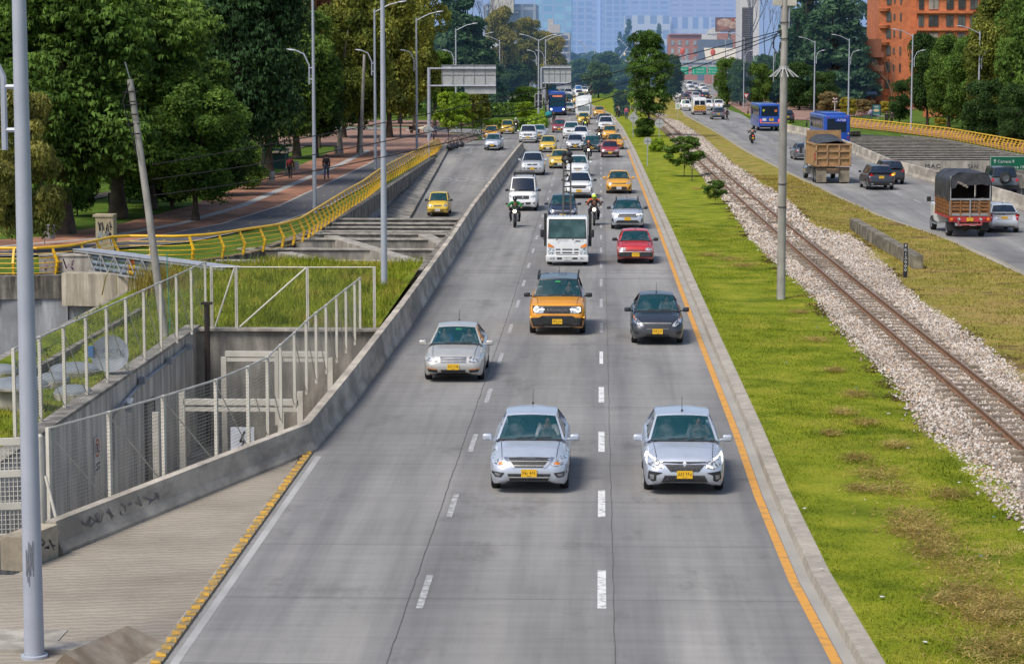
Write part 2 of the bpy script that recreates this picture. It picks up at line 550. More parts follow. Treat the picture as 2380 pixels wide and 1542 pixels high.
def apron_mat():
 m,nt,bs,out=_nodes('grooved_apron_concrete')
 bs.inputs['Roughness'].default_value=.9
 c=_ramp(nt,_noise(nt,.35,5,.6),[(.3,(.225,.195,.155)),(.7,(.36,.315,.255))])
 tc=nt.nodes.new('ShaderNodeTexCoord')
 mp=nt.nodes.new('ShaderNodeMapping')
 mp.inputs['Rotation'].default_value=(0,0,R(-12))
 nt.links.new(tc.outputs['Object'],mp.inputs['Vector'])
 wv=nt.nodes.new('ShaderNodeTexWave')
 wv.bands_direction='Y'
 wv.inputs['Scale'].default_value=1.35
 wv.inputs['Distortion'].default_value=4.5
 wv.inputs['Detail'].default_value=4
 wv.inputs['Detail Scale'].default_value=1.8
 nt.links.new(mp.outputs[0],wv.inputs['Vector'])
 g=_ramp(nt,wv.outputs['Fac'],[(.1,(.88,.875,.87)),(.6,(1.04,1.04,1.04))])
 c=_mix(nt,c,g,1.0,'MULTIPLY')
 n=_ramp(nt,_noise(nt,40,3,.8),[(.3,(.8,.8,.8)),(.7,(1.12,1.12,1.12))])
 c=_mix(nt,c,n,1.0,'MULTIPLY')
 nt.links.new(c,bs.inputs['Base Color'])
 b=nt.nodes.new('ShaderNodeBump')
 b.inputs['Strength'].default_value=.35
 b.inputs['Distance'].default_value=.05
 nt.links.new(wv.outputs['Fac'],b.inputs['Height'])
 nt.links.new(b.outputs[0],bs.inputs['Normal'])
 return m
struct('apron',sheet('apron',[(-6.92,10),(-6.92,55.2),(-10.0,43.7),(-10.5,42.1),(-14,41.8),(-46,41),(-46,10)],[],lambda x,y:0.004),apron_mat(),'grooved beige concrete apron between the left road edge and the near barrier','pavement')
mb,mc=MB(),MB()
mc.box((-6.77,33,.02),(.17,45.2,.045))
y=11.0
while y<55.3:
 mb.box((-6.77,y,.05),(.15,.20+.06*math.sin(y*7),.03),R(10),(R(7),0,0))
 y+=.46
struct('edge_strip_base',mc,M('strip_base',(.30,.22,.11),.9,col2=(.20,.17,.125),scale=3),'worn base of the yellow ribbed strip along the apron','kerb')
struct('yellow_edge_strip',mb,M('strip_yellow',(.60,.33,.03),.7,col2=(.26,.19,.08),scale=7,lo=.38,hi=.56,grain=.2),'row of yellow ribs along the left road edge','road marking')
mb=MB();mb.profile([(-6.50,10),(-6.50,55)],[(-.07,.004),(.07,.004)],closed=False)
struct('edge_line',mb,M('smooth_gutter_strip',(.40,.395,.385),.8,col2=(.31,.305,.30),scale=.8),'thin faded white line beside the yellow ribbed strip','road marking')
mb=MB()
for a,b in ((916.7,956.3),(1011.4,1060.3),(1152.6,1212),(1328,1410),(829.8,860.4),(759.6,784),(701.7,723)):
 pass
mbf=MB()
P0=F*9.4/(1152.6-118)
y=P0-8*3
while y<330:
 xm=0.06+max(0,y-330)*-.01
 hw_=.075 if y<70 else .055
 (mb if y<82 else mbf).poly([(xm-hw_,y-3.0,.004),(xm+hw_,y-3.0,.004),(xm+hw_,y,.004),(xm-hw_,y,.004)])
 y+=8.0
struct('lane_markings',mb,m_white,'white dashes between the middle and right lanes','road marking')
mb=mbf
y=P0-8*3-.5
while y<330:
 xl=-3.02-max(0,y-85)*.004
 mb.poly([(xl-.06,y-2.6,.004),(xl+.06,y-2.6,.004),(xl+.06,y,.004),(xl-.06,y,.004)])
 y+=8.0
struct('faded_lane_markings',mb,m_whitefade,'worn white dashes between the left and middle lanes','road marking')
mb=MB()
yl=[p for p in yellow if p.y<262]
mb.profile(resample(yl,3),[(-.085,.004),(.085,.004)],closed=False)
struct('yellow_edge_line',mb,m_yel,'yellow line along the right edge of the main road','road marking')
mb=MB()
rnd=random.Random(3)
def crack(xf,y0,y1,w=.022):
 y=y0
 pts=[]
 while y<y1:
  pts.append((xf(y)+rnd.uniform(-.014,.014),y))
  y+=rnd.uniform(.35,.9)
 mb.profile(pts,[(-w/2,.006),(w/2,.006)],closed=False)
crack(lambda y:-3.25-max(0,y-85)*.004,30,290,.016)
crack(lambda y:.26,30,300,.013)
for yy,x0,x1 in ((102.5,-6,3.2),(101.4,-6.2,3.2),(99,0.1,3.2),(124,.2,3.2),(127.5,-6.3,3.1),(112,-6.3,3.1)):
 mb.poly([(x0,yy,.007),(x1,yy+.4,.007),(x1,yy+.44,.007),(x0,yy+.05,.007)])
struct('slab_joints',mb,m_crack,'dark cracked joints between the concrete road slabs','road')
mb=MB()
mb.profile(resample([p for p in yellow],4),[(.10,.003),(.31,.003)],closed=False)
struct('gutter',mb,m_gutter,'pale dirty gutter strip at the foot of the right kerb','gutter')
mb=MB()
mb.profile(resample([p for p in kerb_in],2.0),[(0,-.03),(.03,.17),(.34,.18),(.34,-.03)])
struct('kerb',mb,m_kerb,'weathered concrete kerb between the main road and the grass','kerb')
mb=MB()
for k in range(60):
 y=70+k*8
 xx=(xat(redge_l,y)*.5+xat(redge_r,y)*.5)
 x2=(xat(redge_l,y+3)*.5+xat(redge_r,y+3)*.5)
 mb.poly([(xx-.07,y,.004),(xx+.07,y,.004),(x2+.07,y+3,.004),(x2-.07,y+3,.004)])
struct('far_lane_markings',mb,m_whitefade,'faint lane dashes on the carriageway right of the railway','road marking')
mb=MB()
mb.profile(resample([p for p in redge_l if p.y<500],4),[(.25,.004),(.37,.004)],closed=False)
struct('pale_edge_line',mb,M('pale_yellow_paint',(.36,.30,.17),.8,col2=(.25,.23,.18),scale=4),'faint yellow line along the grass edge of the right road','road marking')
mb=MB()
mb.profile(resample([p for p in redge_l if p.y<480],3),[(-.28,-.05),(-.28,.12),(.0,.11),(.02,-.05)])
struct('low_kerb',mb,m_kerb,'low worn kerb along the left edge of the right road','kerb')
RZ=.34
lrail=[at(*p,RZ) for p in ((2380,1047.8),(2172.4,867),(2061,766.4),(1980.7,697.3),(1876.5,606.4),(1804.6,538.5),(1740.9,478.8),(1669.5,417.8),(1623.3,375.8),(1566.4,321.5),(1509.4,267.2))]
d0=(lrail[0]-lrail[1]).normalized()
lrail=[lrail[0]+d0*60]+lrail
dl=(lrail[-1]-lrail[-2]).normalized()
lrail+=[lrail[-1]+dl*40+Vector((-1.2,0,0)),lrail[-1]+dl*140+Vector((-6,0,0))]
ys=np.array([p.y for p in lrail]);xs=np.array([p.x for p in lrail])
cf=np.polyfit(ys,xs,4)
def trk(y,off=0.0):
 x=float(np.polyval(cf,y))
 dx=float(np.polyval(np.polyder(cf),y))
 n=math.hypot(1,dx)
 return Vector((x+off/n,y-off*dx/n,0))
GA=.97
TY0,TY1=18.0,400.0
bl=[(2380,1240),(2270,1150),(2200,1070),(2110,980),(2060,890),(1960,790),(1880,690),(1800,620),(1740,560),(1690,480),(1600,380),(1545,305),(1520,268)]
br=[(2380,861.6),(2215.7,739.3),(2147.8,698.6),(2104.4,660.6),(2060,600),(1985,545),(1901,527.7),(1871,500.6),(1830.4,457),(1780,430),(1700,375),(1640,320),(1560,268)]
bl=[at(*p,.15) for p in bl]
br=[at(*p,.15) for p in br]
bl=[Vector((bl[0].x+2.2,20,.15)),Vector((bl[0].x+.6,40,.15))]+bl+[Vector((trk(400).x-1.6,400,.15))]
br=[Vector((br[0].x+6,20,.15)),Vector((br[0].x+3,45,.15))]+br+[Vector((trk(400).x+2.6,400,.15))]
def verge_z(x,y):
 k=xat(kerb_out,y)
 return .16+.10*math.sin(x*.9+y*.13)*.3+.04*math.sin(y*.31+x*.5)*min(1,(x-k)/1.5)
ko=sorted([(p.x,p.y) for p in kerb_out if p.y<560],key=lambda p:p[1])
rl=sorted([(p.x-.26,p.y) for p in redge_l if p.y<560],key=lambda p:p[1])
mk=sheet('grass_verge',ko+rl[::-1],[],verge_z,2.5)
mk.materials.append(m_grass);mk.materials.append(m_grass_dry)
for f in mk.polygons:
 c=f.center
 f.material_index=1 if c.x>trk(min(max(c.y,20),398)).x+1 else 0
o=link('grass_verge',mk,None);tag(o,'bright green grass strip with dry patches around the railway','grass',None,'structure')
m_stone=M('ballast_bed',(0.43,0.36,0.30),.9,col2=(0.17,0.13,0.10),scale=9,lo=.35,hi=.6,bump=1.0,bscale=14,stain=.3,stain_scale=.3)
mb=MB()
Yv=np.linspace(20,398,190)
def bed(u,v):
 y=20+378*v
 a,b=xat(bl,y)+.3,xat(br,y)-.35
 x=a+(b-a)*u
 c=trk(y).x+.5
 d=max(0,1-abs(x-c)/3.2)
 ed=.12*math.sin(y*1.7)*(1 if u in (0,1) else 0)+.08*math.sin(y*4.3+u)*(1 if u in (0,1) else 0)
 return (x+ed,y,.155+(.105*d if 0<u<1 else -.05))
mb.grid(bed,14,260)
struct('ballast',mb,m_stone,'bed of pale crushed stone under the railway track','ballast',smooth=True)
rng=np.random.default_rng(5)
def scatter_bed(n,y0,y1,pw=1.0):
 Y=y0+(y1-y0)*rng.random(n)**pw
 a=np.interp(Y,[p.y for p in bl],[p.x for p in bl]);b=np.interp(Y,[p.y for p in br],[p.x for p in br])
 U=rng.random(n)
 X=a+.22+(b-a-.5)*U+rng.normal(0,.13,n)
 c=np.polyval(cf,Y)+.5
 d=np.clip(1-np.abs(X-c)/3.2,0,1)
 Z=.155+.115*d
 return X,Y,Z
oct_v=np.array([[1,0,0],[-1,0,0],[0,1,0],[0,-1,0],[0,0,1],[0,0,-1]],float)
oct_f=np.array([[0,2,4],[2,1,4],[1,3,4],[3,0,4],[2,0,5],[1,2,5],[3,1,5],[0,3,5]])
def rocks(name,X,Y,Z,smin,smax):
 n=len(X)
 s=smin+(smax-smin)*rng.random((n,1,1))**2
 V=oct_v[None]*(0.6+.8*rng.random((n,6,1)))*s*np.array([1,1,.75])
 a=rng.random(n)*6.28
 ca,sa=np.cos(a)[:,None],np.sin(a)[:,None]
 t=rng.normal(0,.5,n)
 ct,st=np.cos(t)[:,None],np.sin(t)[:,None]
 y2,z2=V[:,:,1]*ct-V[:,:,2]*st,V[:,:,1]*st+V[:,:,2]*ct
 x3,y3=V[:,:,0]*ca-y2*sa,V[:,:,0]*sa+y2*ca
 W=np.stack([x3+X[:,None],y3+Y[:,None],z2+Z[:,None]],-1)
 Q=oct_f[None]+(np.arange(n)*6)[:,None,None]
 return npmesh(name,W.reshape(-1,3),Q.reshape(-1,3))
def stonemat():
 m,nt,bs,out=_nodes('ballast_stone')
 bs.inputs['Roughness'].default_value=.9
 g=nt.nodes.new('ShaderNodeNewGeometry')
 c=_ramp(nt,g.outputs['Random Per Island'],[(0,(.11,.085,.065)),(.18,(.30,.235,.18)),(.42,(.47,.40,.33)),(.5,(.46,.29,.17)),(.57,(.52,.46,.40)),(.88,(.66,.61,.55)),(1,(.20,.18,.17))])
 c=_mix(nt,c,_ramp(nt,_noise(nt,.4,4),[(.35,(.72,.70,.68)),(.6,(1,1,1))]),1.0,'MULTIPLY')
 nt.links.new(c,bs.inputs['Base Color'])
 return m
X,Y,Z=scatter_bed(88000,34,120,1.25)
X2,Y2,Z2=scatter_bed(26000,115,320,1.2)
me=rocks('ballast_stones',X,Y,Z,.026,.066)
o=link('ballast_stones',me,stonemat());tag(o,'loose pale crushed stones of the railway ballast','ballast',None,'stuff')
me=rocks('far_ballast_stones',X2,Y2,Z2,.06,.13)
o=link('far_ballast_stones',me,stonemat());tag(o,'loose pale ballast stones farther along the railway','ballast',None,'stuff')
tr=thing('railway_track','rusty narrow gauge railway track on wooden sleepers and pale ballast','railway track',tuple(trk(60)))
org=trk(60)
m_rail=M('rusty_rail',(.23,.125,.065),.6,metal=.0,col2=(.13,.06,.03),scale=6)
m_railtop=M('polished_rail_head',(.36,.28,.20),.45,metal=.3,col2=(.24,.16,.10),scale=3)
m_sleep=M('weathered_sleeper',(.30,.245,.19),.9,col2=(.15,.115,.085),scale=3,stretch=(4,1,1),grain=.3)
for off in (0.0,GA):
 pts=[trk(y,off)-org for y in np.arange(TY0,TY1,3.0)]
 mb=MB();mb.profile(pts,[(-.07,.30),(-.065,.32),(-.014,.34),(-.014,.41),(-.04,.42),(-.04,.455),(.04,.455),(.04,.42),(.014,.41),(.014,.34),(.065,.32),(.07,.30)])
 ro=mb.build('rail',m_rail,tr)
 mb=MB();mb.profile(pts,[(-.028,.458),(.028,.458)],closed=False)
 mb.build('rail_head',m_railtop,ro)
rs=random.Random(11)
far=MB()
y,k=36.0,0
dcf=np.polyder(cf)
while y<330:
 c=trk(y,GA/2)-org
 a=-math.atan(float(np.polyval(dcf,y)))
 big=rs.random()<.2
 z=.238+rs.uniform(-.022,.012)+(.035 if big else 0)
 s=(1.75+rs.uniform(-.12,.2),.22,.16)
 if k<98:
  mb=MB();mb.box((0,0,0),s)
  so=mb.build('sleeper',m_sleep,tr)
  so.location=(c.x+rs.uniform(-.08,.08),c.y,z);so.rotation_euler=(0,0,a+rs.uniform(-.03,.03))
 else :
  far.box((c.x,c.y,z),s,a)
 y+=.92+rs.uniform(-.1,.1)
 k+=1
o=far.build('far_sleepers',m_sleep,tr);tag(o,kind='stuff')
def blades(name,X,Y,Z,h0,h1,w,lean=.5,mat=None,label='',flat=0.0):
 n=len(X)
 h=h0+(h1-h0)*rng.random(n)
 a=rng.random(n)*6.28
 l=rng.random(n)*lean*h
 b=rng.random(n)*6.28
 up=h*(1-flat)
 dx,dy=np.cos(a)*w*(.6+.8*rng.random(n)),np.sin(a)*w*(.6+.8*rng.random(n))
 mx,my=np.cos(b)*l*.35,np.sin(b)*l*.35
 tx,ty=np.cos(b)*(l+flat*h),np.sin(b)*(l+flat*h)
 V=np.stack([np.stack([X-dx,Y-dy,Z],-1),np.stack([X+dx,Y+dy,Z],-1),np.stack([X+mx+dx*.7,Y+my+dy*.7,Z+up*.6],-1),np.stack([X+mx-dx*.7,Y+my-dy*.7,Z+up*.6],-1),np.stack([X+tx,Y+ty,Z+up],-1)],1).reshape(-1,3)
 base=np.arange(n)[:,None]*5
 T=np.concatenate([base+np.array([[0,1,2]]),base+np.array([[0,2,3]]),base+np.array([[3,2,4]])],0)
 me=npmesh(name,V,T)
 o=link(name,me,mat)
 tag(o,label,'grass',None,'stuff')
 return o
def vz(X,Y):
 k=np.interp(Y,[p[1] for p in ko],[p[0] for p in ko])
 return .16+.03*np.sin(X*.9+Y*.13)+.04*np.sin(Y*.31+X*.5)*np.clip((X-k)/1.5,-9,1)
m_blade=leafmat('grass_blade',(.12,.165,.008),(.29,.32,.025),.7,tint=(.42,.34,.09))
m_bladed=leafmat('dry_grass_blade',(.34,.22,.08),(.58,.42,.18),1.5)
n=90000
Y=33.5+98*rng.random(n)**1.6
a=np.interp(Y,[p[1] for p in ko],[p[0] for p in ko]);b=np.interp(Y,[p.y for p in bl],[p.x for p in bl])
X=a+.03+(b-a+.1)*rng.random(n)
blades('verge_grass_blades',X,Y,vz(X,Y)-.01,.02,.07,.008,1.6,m_blade,'short green grass blades on the verge beside the kerb')
n=26000
Y=70+110*rng.random(n)
a=np.interp(Y,[p.y for p in br],[p.x for p in br]);b=np.interp(Y,[p[1] for p in rl],[p[0] for p in rl])
X=a+(b-a)*rng.random(n)
blades('dry_verge_blades',X,Y,vz(X,Y)-.01,.03,.12,.016,1.4,leafmat('mixed_grass_blade',(.20,.17,.035),(.44,.33,.12),.6),'patchy dry grass blades between the railway and the right road')
cl=[(1990,1065,.5),(2040,1100,.9),(2075,1135,.8),(2000,1130,.5),(2120,1190,1.0),(2150,1215,.9),(2110,1225,.8),(2180,1250,.8),(2160,1275,.7),(2240,1310,1.1),(2255,1370,.8),(2320,1390,1.3),(2345,1420,1.2),(2200,1390,.5),(2280,1430,.8),(1990,915,.6),(1960,960,.5),(2010,985,.5),(1940,860,.5),(1900,790,.6),(1860,720,.6),(1700,600,.9),(1730,615,1.1),(1650,590,.8),(1660,460,.7),(1640,400,.5),(1620,440,.6),(2080,1040,.5),(1930,1010,.4),(2200,1150,.6),(2300,1520,1.0),(2350,1490,.9)]
XX,YY=[],[]
for px,py,s in cl:
 p=at(px,py,.2)
 k=int(620*s)
 q=rng.normal(0,1,(k,2))*np.array([.36*s,.60*s])
 XX.append(p.x+q[:,0]);YY.append(p.y+q[:,1])
X,Y=np.concatenate(XX),np.concatenate(YY)
Z=vz(X,Y)+.02+.07*rng.random(len(X))
blades('dead_grass_clippings',X,Y,Z,.12,.30,.012,.6,m_bladed,'brown heaps of dead cut grass lying on the green verge',flat=.85)
n=15000
Y=40+110*rng.random(n)
m_=rng.random(n)<.62
a=np.where(m_,np.interp(Y,[p.y for p in bl],[p.x for p in bl]),np.interp(Y,[p.y for p in br],[p.x for p in br]))
X=a+np.where(m_,1,-1)*(.05+rng.normal(0,.22,n))
on=(np.sin(Y*.9)+np.sin(Y*.37+1)+np.sin(Y*2.1))>.35
X,Y=X[on],Y[on]
blades('edge_dirt',X,Y,0*X+.16,.05,.16,.03,1.0,leafmat('dark_mulch',(.05,.032,.02),(.13,.085,.05),1.2),'dark soil and dead weeds along the edges of the ballast',flat=.7)
JER=[(0,0),(0,.10),(-.09,.34),(-.15,1.0),(-.36,1.0),(-.42,.34),(-.48,.10),(-.48,-.2)]
def jersey(path,name,label,prof=JER,mirror=1):
 mb=MB()
 pts=[]
 for a,b in zip(path[:-1],path[1:]):
  n=max(1,int((b[1]-a[1])/3))
  for i in range(n):
   t=i/n
   pts.append([a[k]+(b[k]-a[k])*t for k in range(3)])
 pts.append(list(path[-1]))
 vs,fs=[],[]
 m=len(prof)
 for i,p in enumerate(pts):
  q,r=pts[max(i-1,0)],pts[min(i+1,len(pts)-1)]
  d=Vector((r[0]-q[0],r[1]-q[1],0)).normalized()
  s=Vector((d.y,-d.x,0))*mirror
  for o,z in prof:
   vs.append((p[0]+s.x*o,p[1]+s.y*o,z*(p[2] if z>0 else 1)))
 for i in range(len(pts)-1):
  for k in range(m):
   l=(k+1)%m
   fs.append((i*m+k,i*m+l,(i+1)*m+l,(i+1)*m+k))
 fs.append(tuple(range(m)));fs.append(tuple((len(pts)-1)*m+k for k in range(m))[::-1])
 mb.add(vs,fs)
 o=mb.build(name,m_barrier)
 return tag(o,label,'barrier')
jersey(bar,'concrete_barrier','long weathered concrete barrier along the left edge of the main road')
barR=[(p.x,p.y,.86) for p in redge_r if 60<=p.y<=282]
barR=[barR[0]]+[b for b in barR[1:]]
jersey(barR,'concrete_barrier','stained concrete barrier along the right edge of the far carriageway',mirror=-1)
def strokes(mb,pts,w,fn):
 """scribbled paint stroke: pts in (u, v) on a plane given by fn(u, v) -> point"""
 for a,b in zip(pts[:-1],pts[1:]):
  d=Vector((b[0]-a[0],b[1]-a[1]))
  if d.length<1e-6:
   continue
  d.normalize()
  n=Vector((-d.y,d.x))*w/2
  e=d*w*.3
  mb.poly([fn(a[0]+n.x-e.x,a[1]+n.y-e.y),fn(b[0]+n.x+e.x,b[1]+n.y+e.y),fn(b[0]-n.x+e.x,b[1]-n.y+e.y),fn(a[0]-n.x-e.x,a[1]-n.y-e.y)])
def scrawl(rs,n,u0,u1,v0,v1):
 out=[]
 for i in range(n):
  u=u0+(u1-u0)*(i+.5)/n
  k=rs.randint(3,6)
  out.append([(u+rs.uniform(-.5,.5)*(u1-u0)/n*1.3,v0+(v1-v0)*rs.random()) for _ in range(k)])
 return out
m_spray=M('black_spray_paint',(.035,.035,.04),.6,col2=(.07,.07,.075),scale=20)
mb=MB()
a,b=Vector((-10.42,42.5,0)),Vector((-10.05,43.75,0))
n_=Vector((b.y-a.y,a.x-b.x,0)).normalized()
mb.prism([(a.x,a.y),(b.x,b.y),(b.x-n_.x*.45,b.y-n_.y*.45),(a.x-n_.x*.45,a.y-n_.y*.45)],-.02,.60)
blk=mb.build('concrete_block',M('cream_painted_concrete',(.50,.43,.32),.85,col2=(.38,.33,.25),scale=5,stain=.4,grain=.2))
tag(blk,'short concrete end block with black graffiti beside the tall near lamp pole','concrete block')
g=MB();rs_=random.Random(4)
for st in scrawl(rs_,6,.15,1.15,.15,.5):
 strokes(g,st,.035,lambda u,v:tuple(a+(b-a).normalized()*u+n_*.004+Vector((0,0,v))))
g.build('graffiti',m_spray,blk,fix=False)
g=MB()
a2,b2=Vector((-9.99,43.9,0)),Vector((-6.64,55.7,0))
dd=(b2-a2).normalized();nn=Vector((dd.y,-dd.x,0))
rs_=random.Random(9)
for st in scrawl(rs_,10,.9,4.2,.27,.52):
 strokes(g,st,.03,lambda u,v:tuple(a2+dd*u+nn*(-.105+.012)+Vector((0,0,v))))
gb=[o for o in bpy.data.objects if o.name=='concrete_barrier'][0]
g.build('graffiti',M('faded_spray_paint',(.11,.11,.12),.8,col2=(.2,.19,.18),scale=6),gb,fix=False)
mb=MB()
A=[(-7.85,36.6,0),(-7.40,36.9,.36),(-6.86,37.2,.0)]
B=[(-8.35,35.2,0),(-7.95,34.9,.42),(-7.35,34.9,0)]
mb.add(A+B,[(0,1,2),(5,4,3),(0,3,4,1),(1,4,5,2),(2,5,3,0)])
tag(mb.build('barrier_end',M('brown_stained_concrete',(.46,.39,.30),.85,col2=(.30,.23,.165),scale=2.2,stain=.4,grain=.2)),'pointed end of a pale concrete barrier at the bottom left corner','barrier')
mb=MB();mb.box((-10.4,36.75,.02),(4.8,.55,.10));mb.box((-9.4,37.6,.008),(1.6,.8,.02))
tag(mb.build('concrete_ledge',m_concl),'low concrete ledge at the foot of the near left lamp pole','ledge')
PX,PY0,PY1=-13.0,44.0,76.5
struct('pit_floor',MB().box((-9.9,62,-3.45),(7.5,36,.1)),m_concl,'grey floor of the sunken plant yard','floor')
mb=MB()
mb.box((PX-.15,62,-1.5),(.3,30,3.9))
wl=mb.build('retaining_wall',m_wall);tag(wl,'grey retaining wall under the upper mesh fence, with a louvred door','wall')
cp=MB();cp.box((PX-.15,62,.49),(.46,30.2,.09));cp.build('coping',m_conc,wl)
mb=MB()
mb.box((-10.05,76.9,-1.6),(6.6,.35,4.0))
w2=mb.build('retaining_wall',m_conc);tag(w2,'stained cross wall below the grassed deck, at the far end of the plant yard','wall')
cp=MB();cp.box((-10.05,76.85,.43),(6.7,.5,.08));cp.build('coping',m_concl,w2)
mb=MB();mb.box((-7.12,66.2,-1.7),(.22,20.6,3.4))
tag(mb.build('retaining_wall',m_conc),'stained side wall of the plant yard behind the road barrier','wall')
dx=PX+.02
door=MB();door.box((dx,68.4,-2.0),(.06,1.15,2.5))
do=door.build('door',M('brown_grey_door',(.26,.235,.20),.6,col2=(.20,.18,.155),scale=3),wl)
lv=MB()
for k in range(12):
 lv.box((dx+.045,68.4,-.95-k*.085),(.02,.8,.035))
lv.box((dx+.05,68.05,-2.05),(.05,.05,.16))
lv.build('louvre',M('door_louvre',(.42,.40,.36),.5),do)
fr=MB()
fr.box((dx+.01,69.02,-2.0),(.10,.08,2.6));fr.box((dx+.01,67.78,-2.0),(.10,.08,2.6));fr.box((dx+.01,68.4,-.70),(.10,1.32,.08))
fr.build('door_frame',M('dark_door_frame',(.10,.09,.08),.6),do)
ps=MB();ps.box((dx+.01,61.1,-1.02),(.02,.60,.95))
pso=ps.build('no_parking_sign',M('sign_white',(.55,.56,.56),.5),None);tag(pso,'white no parking sign with a red ring on the grey plant wall','sign')
rg=MB()
for i in range(24):
 t0,t1=2*math.pi*i/24,2*math.pi*(i+1)/24
 p=lambda r_,t:(dx+.026,61.1+r_*math.cos(t),-.85+r_*math.sin(t))
 rg.poly([p(.25,t0),p(.25,t1),p(.19,t1),p(.19,t0)])
rg.poly([(dx+.028,60.93,-.70),(dx+.028,60.96,-.67),(dx+.028,61.27,-1.0),(dx+.028,61.24,-1.03)])
rg.build('red_ring',M('sign_red',(.55,.03,.025),.5),pso,fix=False)
text('letter','R',.30,(dx+.03,61.1,-.86),(R(90),0,R(90)),M('sign_black',(.03,.03,.03),.6),pso)
sb=MB();sb.box((dx+.024,61.1,-1.27),(.01,.46,.06));sb.box((dx+.024,61.1,-1.39),(.01,.46,.06))
sb.build('text_bars',MATS['sign_black'],pso)
lm=MB();lm.tube([(dx,62.9,-1.5),(dx+.08,62.9,-1.45),(dx+.08,62.9,-.35),(dx+.12,63.1,-.12),(dx+.3,63.6,-.02)],.03)
lmo=lm.build('floodlight',M('grey_steel',(.30,.31,.33),.5,metal=.6));tag(lmo,'small wall floodlight on a bent conduit beside the no parking sign','lamp')
h=MB();h.box((dx+.35,63.75,-.12),(.2,.34,.26),0,(R(20),0,0));h.build('lamp_head',M('floodlight_head',(.33,.37,.42),.4,metal=.3),lmo)
cn=MB();cn.tube([(dx+.05,63.4,-.25),(dx+.05,67,.02),(dx+.05,71,.06),(dx+.05,74.6,.10)],.045)
for yy in (66.9,71.2,74.6):
 cn.box((dx+.12,yy,.12),(.16,.3,.18))
tag(cn.build('conduit',MATS['floodlight_head']),'grey electrical conduit with junction boxes along the top of the plant wall','conduit')
pp=MB();pp.tube([(-12.55,76.2,-3.2),(-12.55,76.2,1.3)],.09);pp.box((-12.55,76.2,1.33),(.34,.22,.08))
tag(pp.build('vent_pipe',M('dark_pipe',(.05,.038,.034),.6)),'dark brown vent pipe standing where the two walls meet','pipe')
m_cage=M('cream_painted_steel',(.60,.57,.50),.55,col2=(.50,.47,.40),scale=2,grain=.08)
cg=thing('transformer_cage','cream steel frame cage with warning signs inside the plant yard','cage',(-10,66,-3.4))
def cgb(name,boxes,mat=m_cage):
 m_=MB()
 for c_,s_ in boxes:
  m_.box((c_[0]+10,c_[1]-66,c_[2]+3.4),s_)
 return m_.build(name,mat,cg)
for yy in (62.0,66,73.5):
 cgb('post',[((-8.3,yy,-1.75),(.16,.16,3.4))])
 cgb('post',[((-11.6,yy,-1.75),(.16,.16,3.4))])
for yy in (66,73.5):
 cgb('beam',[((-9.95,yy,.05 if yy>70 else -.35),(3.2,.16,.16))])
 cgb('beam',[((-9.95,yy,-.12 if yy>70 else -.55),(3.2,.12,.12))])
cgb('gate',[((-9.95,61.95,-2.3),(.10,.1,2.0)),((-9.0,61.95,-2.3),(.1,.1,2.0)),((-9.95,73.4,-1.0),(.12,.1,2.3))])
sg=cgb('warning_sign',[((-9.3,61.84,-.75),(.62,.02,.70))],M('pale_sign',(.62,.65,.72),.5))
bt=MB()
fnp=lambda u,v:(u+10,61.825-66,v+3.4)
strokes(bt,[(-9.24,-.52),(-9.36,-.78),(-9.25,-.76),(-9.36,-1.0)],.05,fnp)
bt.build('lightning_mark',MATS['sign_black'],sg,fix=False)
s2=cgb('notice_board',[((-9.35,61.84,-1.85),(.95,.02,.80))],M('notice_white',(.66,.70,.76),.5))
b2_=MB()
for q in ((-1.50,.08),(-2.18,.10)):
 b2_.box((-9.35+10,61.82-66,q[0]+3.4),(.90,.01,q[1]))
b2_.build('blue_band',M('notice_blue',(.04,.09,.34),.5),s2)
def bankz(x,y):
 return .42+.10*math.sin(y*.21+x)*.4
me=sheet('grass_bank',[(-17.2,50),(-13.3,50),(-13.3,76.7),(-7.25,76.9),(-7.25,98.6),(-10,100.5),(-17.2,97.5)],[],lambda x,y:.40+.10*math.sin(y*.4+x)+max(0,y-78)*.012+(.5*max(0,1-abs(y-90)/9)*max(0,1-abs(x+12.5)/4)),1.0)
o=link('grass_bank',me,m_bank);tag(o,'overgrown grass deck behind the mesh fences beside the barrier','grass',None,'structure')
n=42000
X=-17.1+9.8*rng.random(n);Y=52+47*rng.random(n)
keep=(X<-13.35)|(Y>77.2)
X,Y=X[keep],Y[keep]
Z=.40+.10*np.sin(Y*.4+X)+np.maximum(0,Y-78)*.012+.5*np.maximum(0,1-np.abs(Y-90)/9)*np.maximum(0,1-np.abs(X+12.5)/4)
tall=np.where(Y>77,1.0,.38)
k1=Y>77
m_tall=leafmat('tall_grass_blade',(.09,.14,.010),(.27,.31,.035),.7,tint=(.34,.29,.07))
blades('tall_grass',X[k1],Y[k1],Z[k1]-.03,.14,.40,.014,1.1,m_tall,'long unmown grass on the deck behind the fence')
blades('bank_grass',X[~k1],Y[~k1],Z[~k1]-.02,.07,.2,.014,.9,m_tall,'mown grass on the bank beside the plant yard')
n=700
X=-16.2+rng.normal(0,.45,n);Y=88+rng.normal(0,.8,n)
blades('bank_tuft',X,Y,0*X+.45,.5,1.2,.02,.8,leafmat('straw_blade',(.16,.14,.03),(.34,.27,.09),1.0),'straw coloured tall tuft at the edge of the grass deck')
mb=MB();mb.box((-17.35,74,.05),(.35,49,.9))
cw=mb.build('parapet_wall',m_conc);tag(cw,'pale concrete parapet along the left edge of the grass bank','wall')
mb=MB();mb.box((-15.7,66.5,.42),(.18,30,.35));tag(mb.build('garden_wall',m_concd),'low dark kerb wall across the grass bank','wall')
m_dome=M('grey_dome',(.20,.225,.25),.75,col2=(.15,.17,.19),scale=2)
